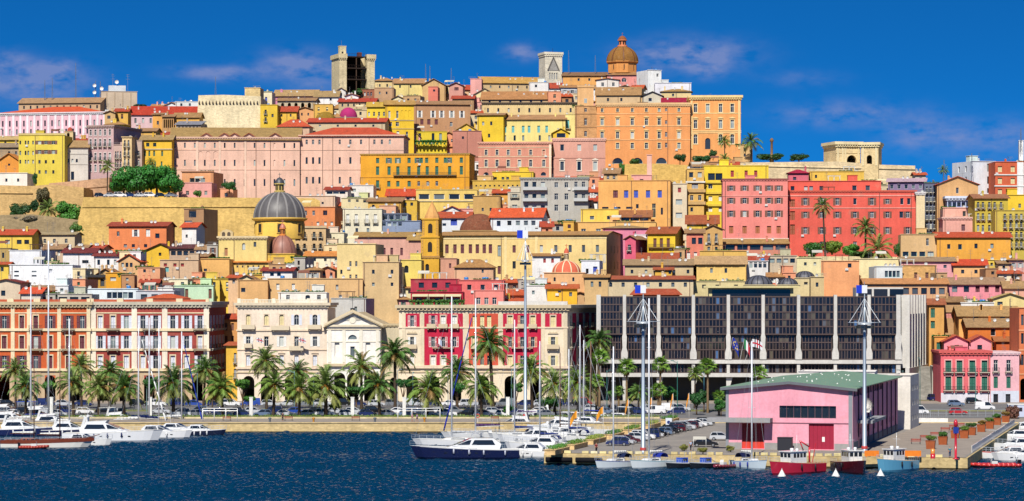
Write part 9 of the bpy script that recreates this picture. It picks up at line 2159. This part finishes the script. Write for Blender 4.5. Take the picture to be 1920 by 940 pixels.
# ------------------------------------------------------------------ people
def person(loc, rz_, lab, shirt, trousers, hair='2A1E18', stride=.22, h=1.75, shorts=False):
 k = h / 1.75
 o = thing('person', lab, 'person', loc, rz_, None)
 def skin(name, V, E, Rr, mat, col, parent, root=0):
  me = bpy.data.meshes.new(name); me.from_pydata([tuple(Vector(v) * k) for v in V], E, []); me.materials.append(mat)
  ob = O(name, me, parent, color=H(col)); md = ob.modifiers.new('Skin', 'SKIN'); md.use_smooth_shade = True
  sk_ = me.skin_vertices[0].data
  for i, r in enumerate(Rr): sk_[i].radius = (r * k, r * k)
  sk_[root].use_root = True
  s_ = ob.modifiers.new('Sub', 'SUBSURF'); s_.levels = s_.render_levels = 1
  return ob
 s = stride
 V = [(0, 0, .95), (0, 0, 1.2), (0, 0, 1.42), (0, 0, 1.52), (0, -.02, 1.62), (0, -.02, 1.72), (-.2, 0, 1.40), (-.27, s * .5, 1.12), (-.25, s * .4 - .1, .86), (.2, 0, 1.40), (.27, -s * .5, 1.12), (.25, -s * .4 - .1, .86),
   (-.1, 0, .9), (-.11, -s * .6, .5), (-.11, -s, .08), (-.11, -s - .16, .03), (.1, 0, .9), (.11, s * .35, .5), (.11, s, .1), (.11, s - .14, .04), (-.25, s * .4 - .17, .76), (.25, -s * .4 - .17, .76)]
 E = [(0, 1), (1, 2), (2, 3), (3, 4), (4, 5), (2, 6), (6, 7), (7, 8), (2, 9), (9, 10), (10, 11), (0, 12), (12, 13), (13, 14), (14, 15), (0, 16), (16, 17), (17, 18), (18, 19), (8, 20), (11, 21)]
 R_ = [.14, .13, .15, .055, .095, .085, .065, .045, .035, .065, .045, .035, .09, .06, .042, .04, .09, .06, .042, .04, .03, .03]
 body = skin('body', V, E, R_, PAINT, 'C89070', o)
 skin('shirt', [(0, 0, .92), (0, 0, 1.2), (0, 0, 1.42), (-.2, 0, 1.40), (-.245, s * .3, 1.22), (.2, 0, 1.40), (.245, -s * .3, 1.22)], [(0, 1), (1, 2), (2, 3), (3, 4), (2, 5), (5, 6)], [.17, .16, .175, .085, .07, .085, .07], FABRIC, shirt, body)
 kz = .55 if shorts else .12; f = (.9 - kz) / .85
 skin('trousers', [(0, 0, .97), (-.1, 0, .88), (-.11, -s * .6, .5) if not shorts else (-.11, -s * .45, .56), (.1, 0, .88), (.11, s * .35, .5) if not shorts else (.11, s * .3, .56)] + ([] if shorts else [(-.11, -s, .13), (.11, s, .14)]), [(0, 1), (1, 2), (0, 3), (3, 4)] + ([] if shorts else [(2, 5), (4, 6)]), [.165, .11, .082, .11, .082] + ([] if shorts else [.065, .065]), FABRIC, trousers, body)
 skin('hair', [(0, .02, 1.68), (0, .01, 1.75)], [(0, 1)], [.1, .085], PAINT, hair, body)
p = G(1295, 846); person((p.x, p.y, 2.01), .6, 'person in pale blue shirt and dark trousers walking on the pier', 'AFC4E0', '2A2E3A')
p = G(773, 792); person((p.x, p.y, 2.01), 1.3, 'person in pink top walking on the promenade', 'E8A0B8', 'D8C8B8', shorts=True)
p = G(782, 792); person((p.x, p.y, 2.01), -1.2, 'person in violet top and shorts walking beside the one in pink', 'B08AC8', '5A4A7A', shorts=True)
p = G(530, 790); person((p.x, p.y, 2.01), .3, 'person in dark clothes by the bench on the promenade', '22242E', '1E2026', stride=.05)
p = G(1781, 858); person((p.x, p.y, 2.01), .2, 'person in teal shirt at the red harbour light', '3A8A9A', '3A4A6A', stride=.08)
p = G(1118, 850); person((p.x, p.y, 2.01), .5, 'person in dark red shirt at the pier corner', '8A2A34', '26262E', stride=.1)
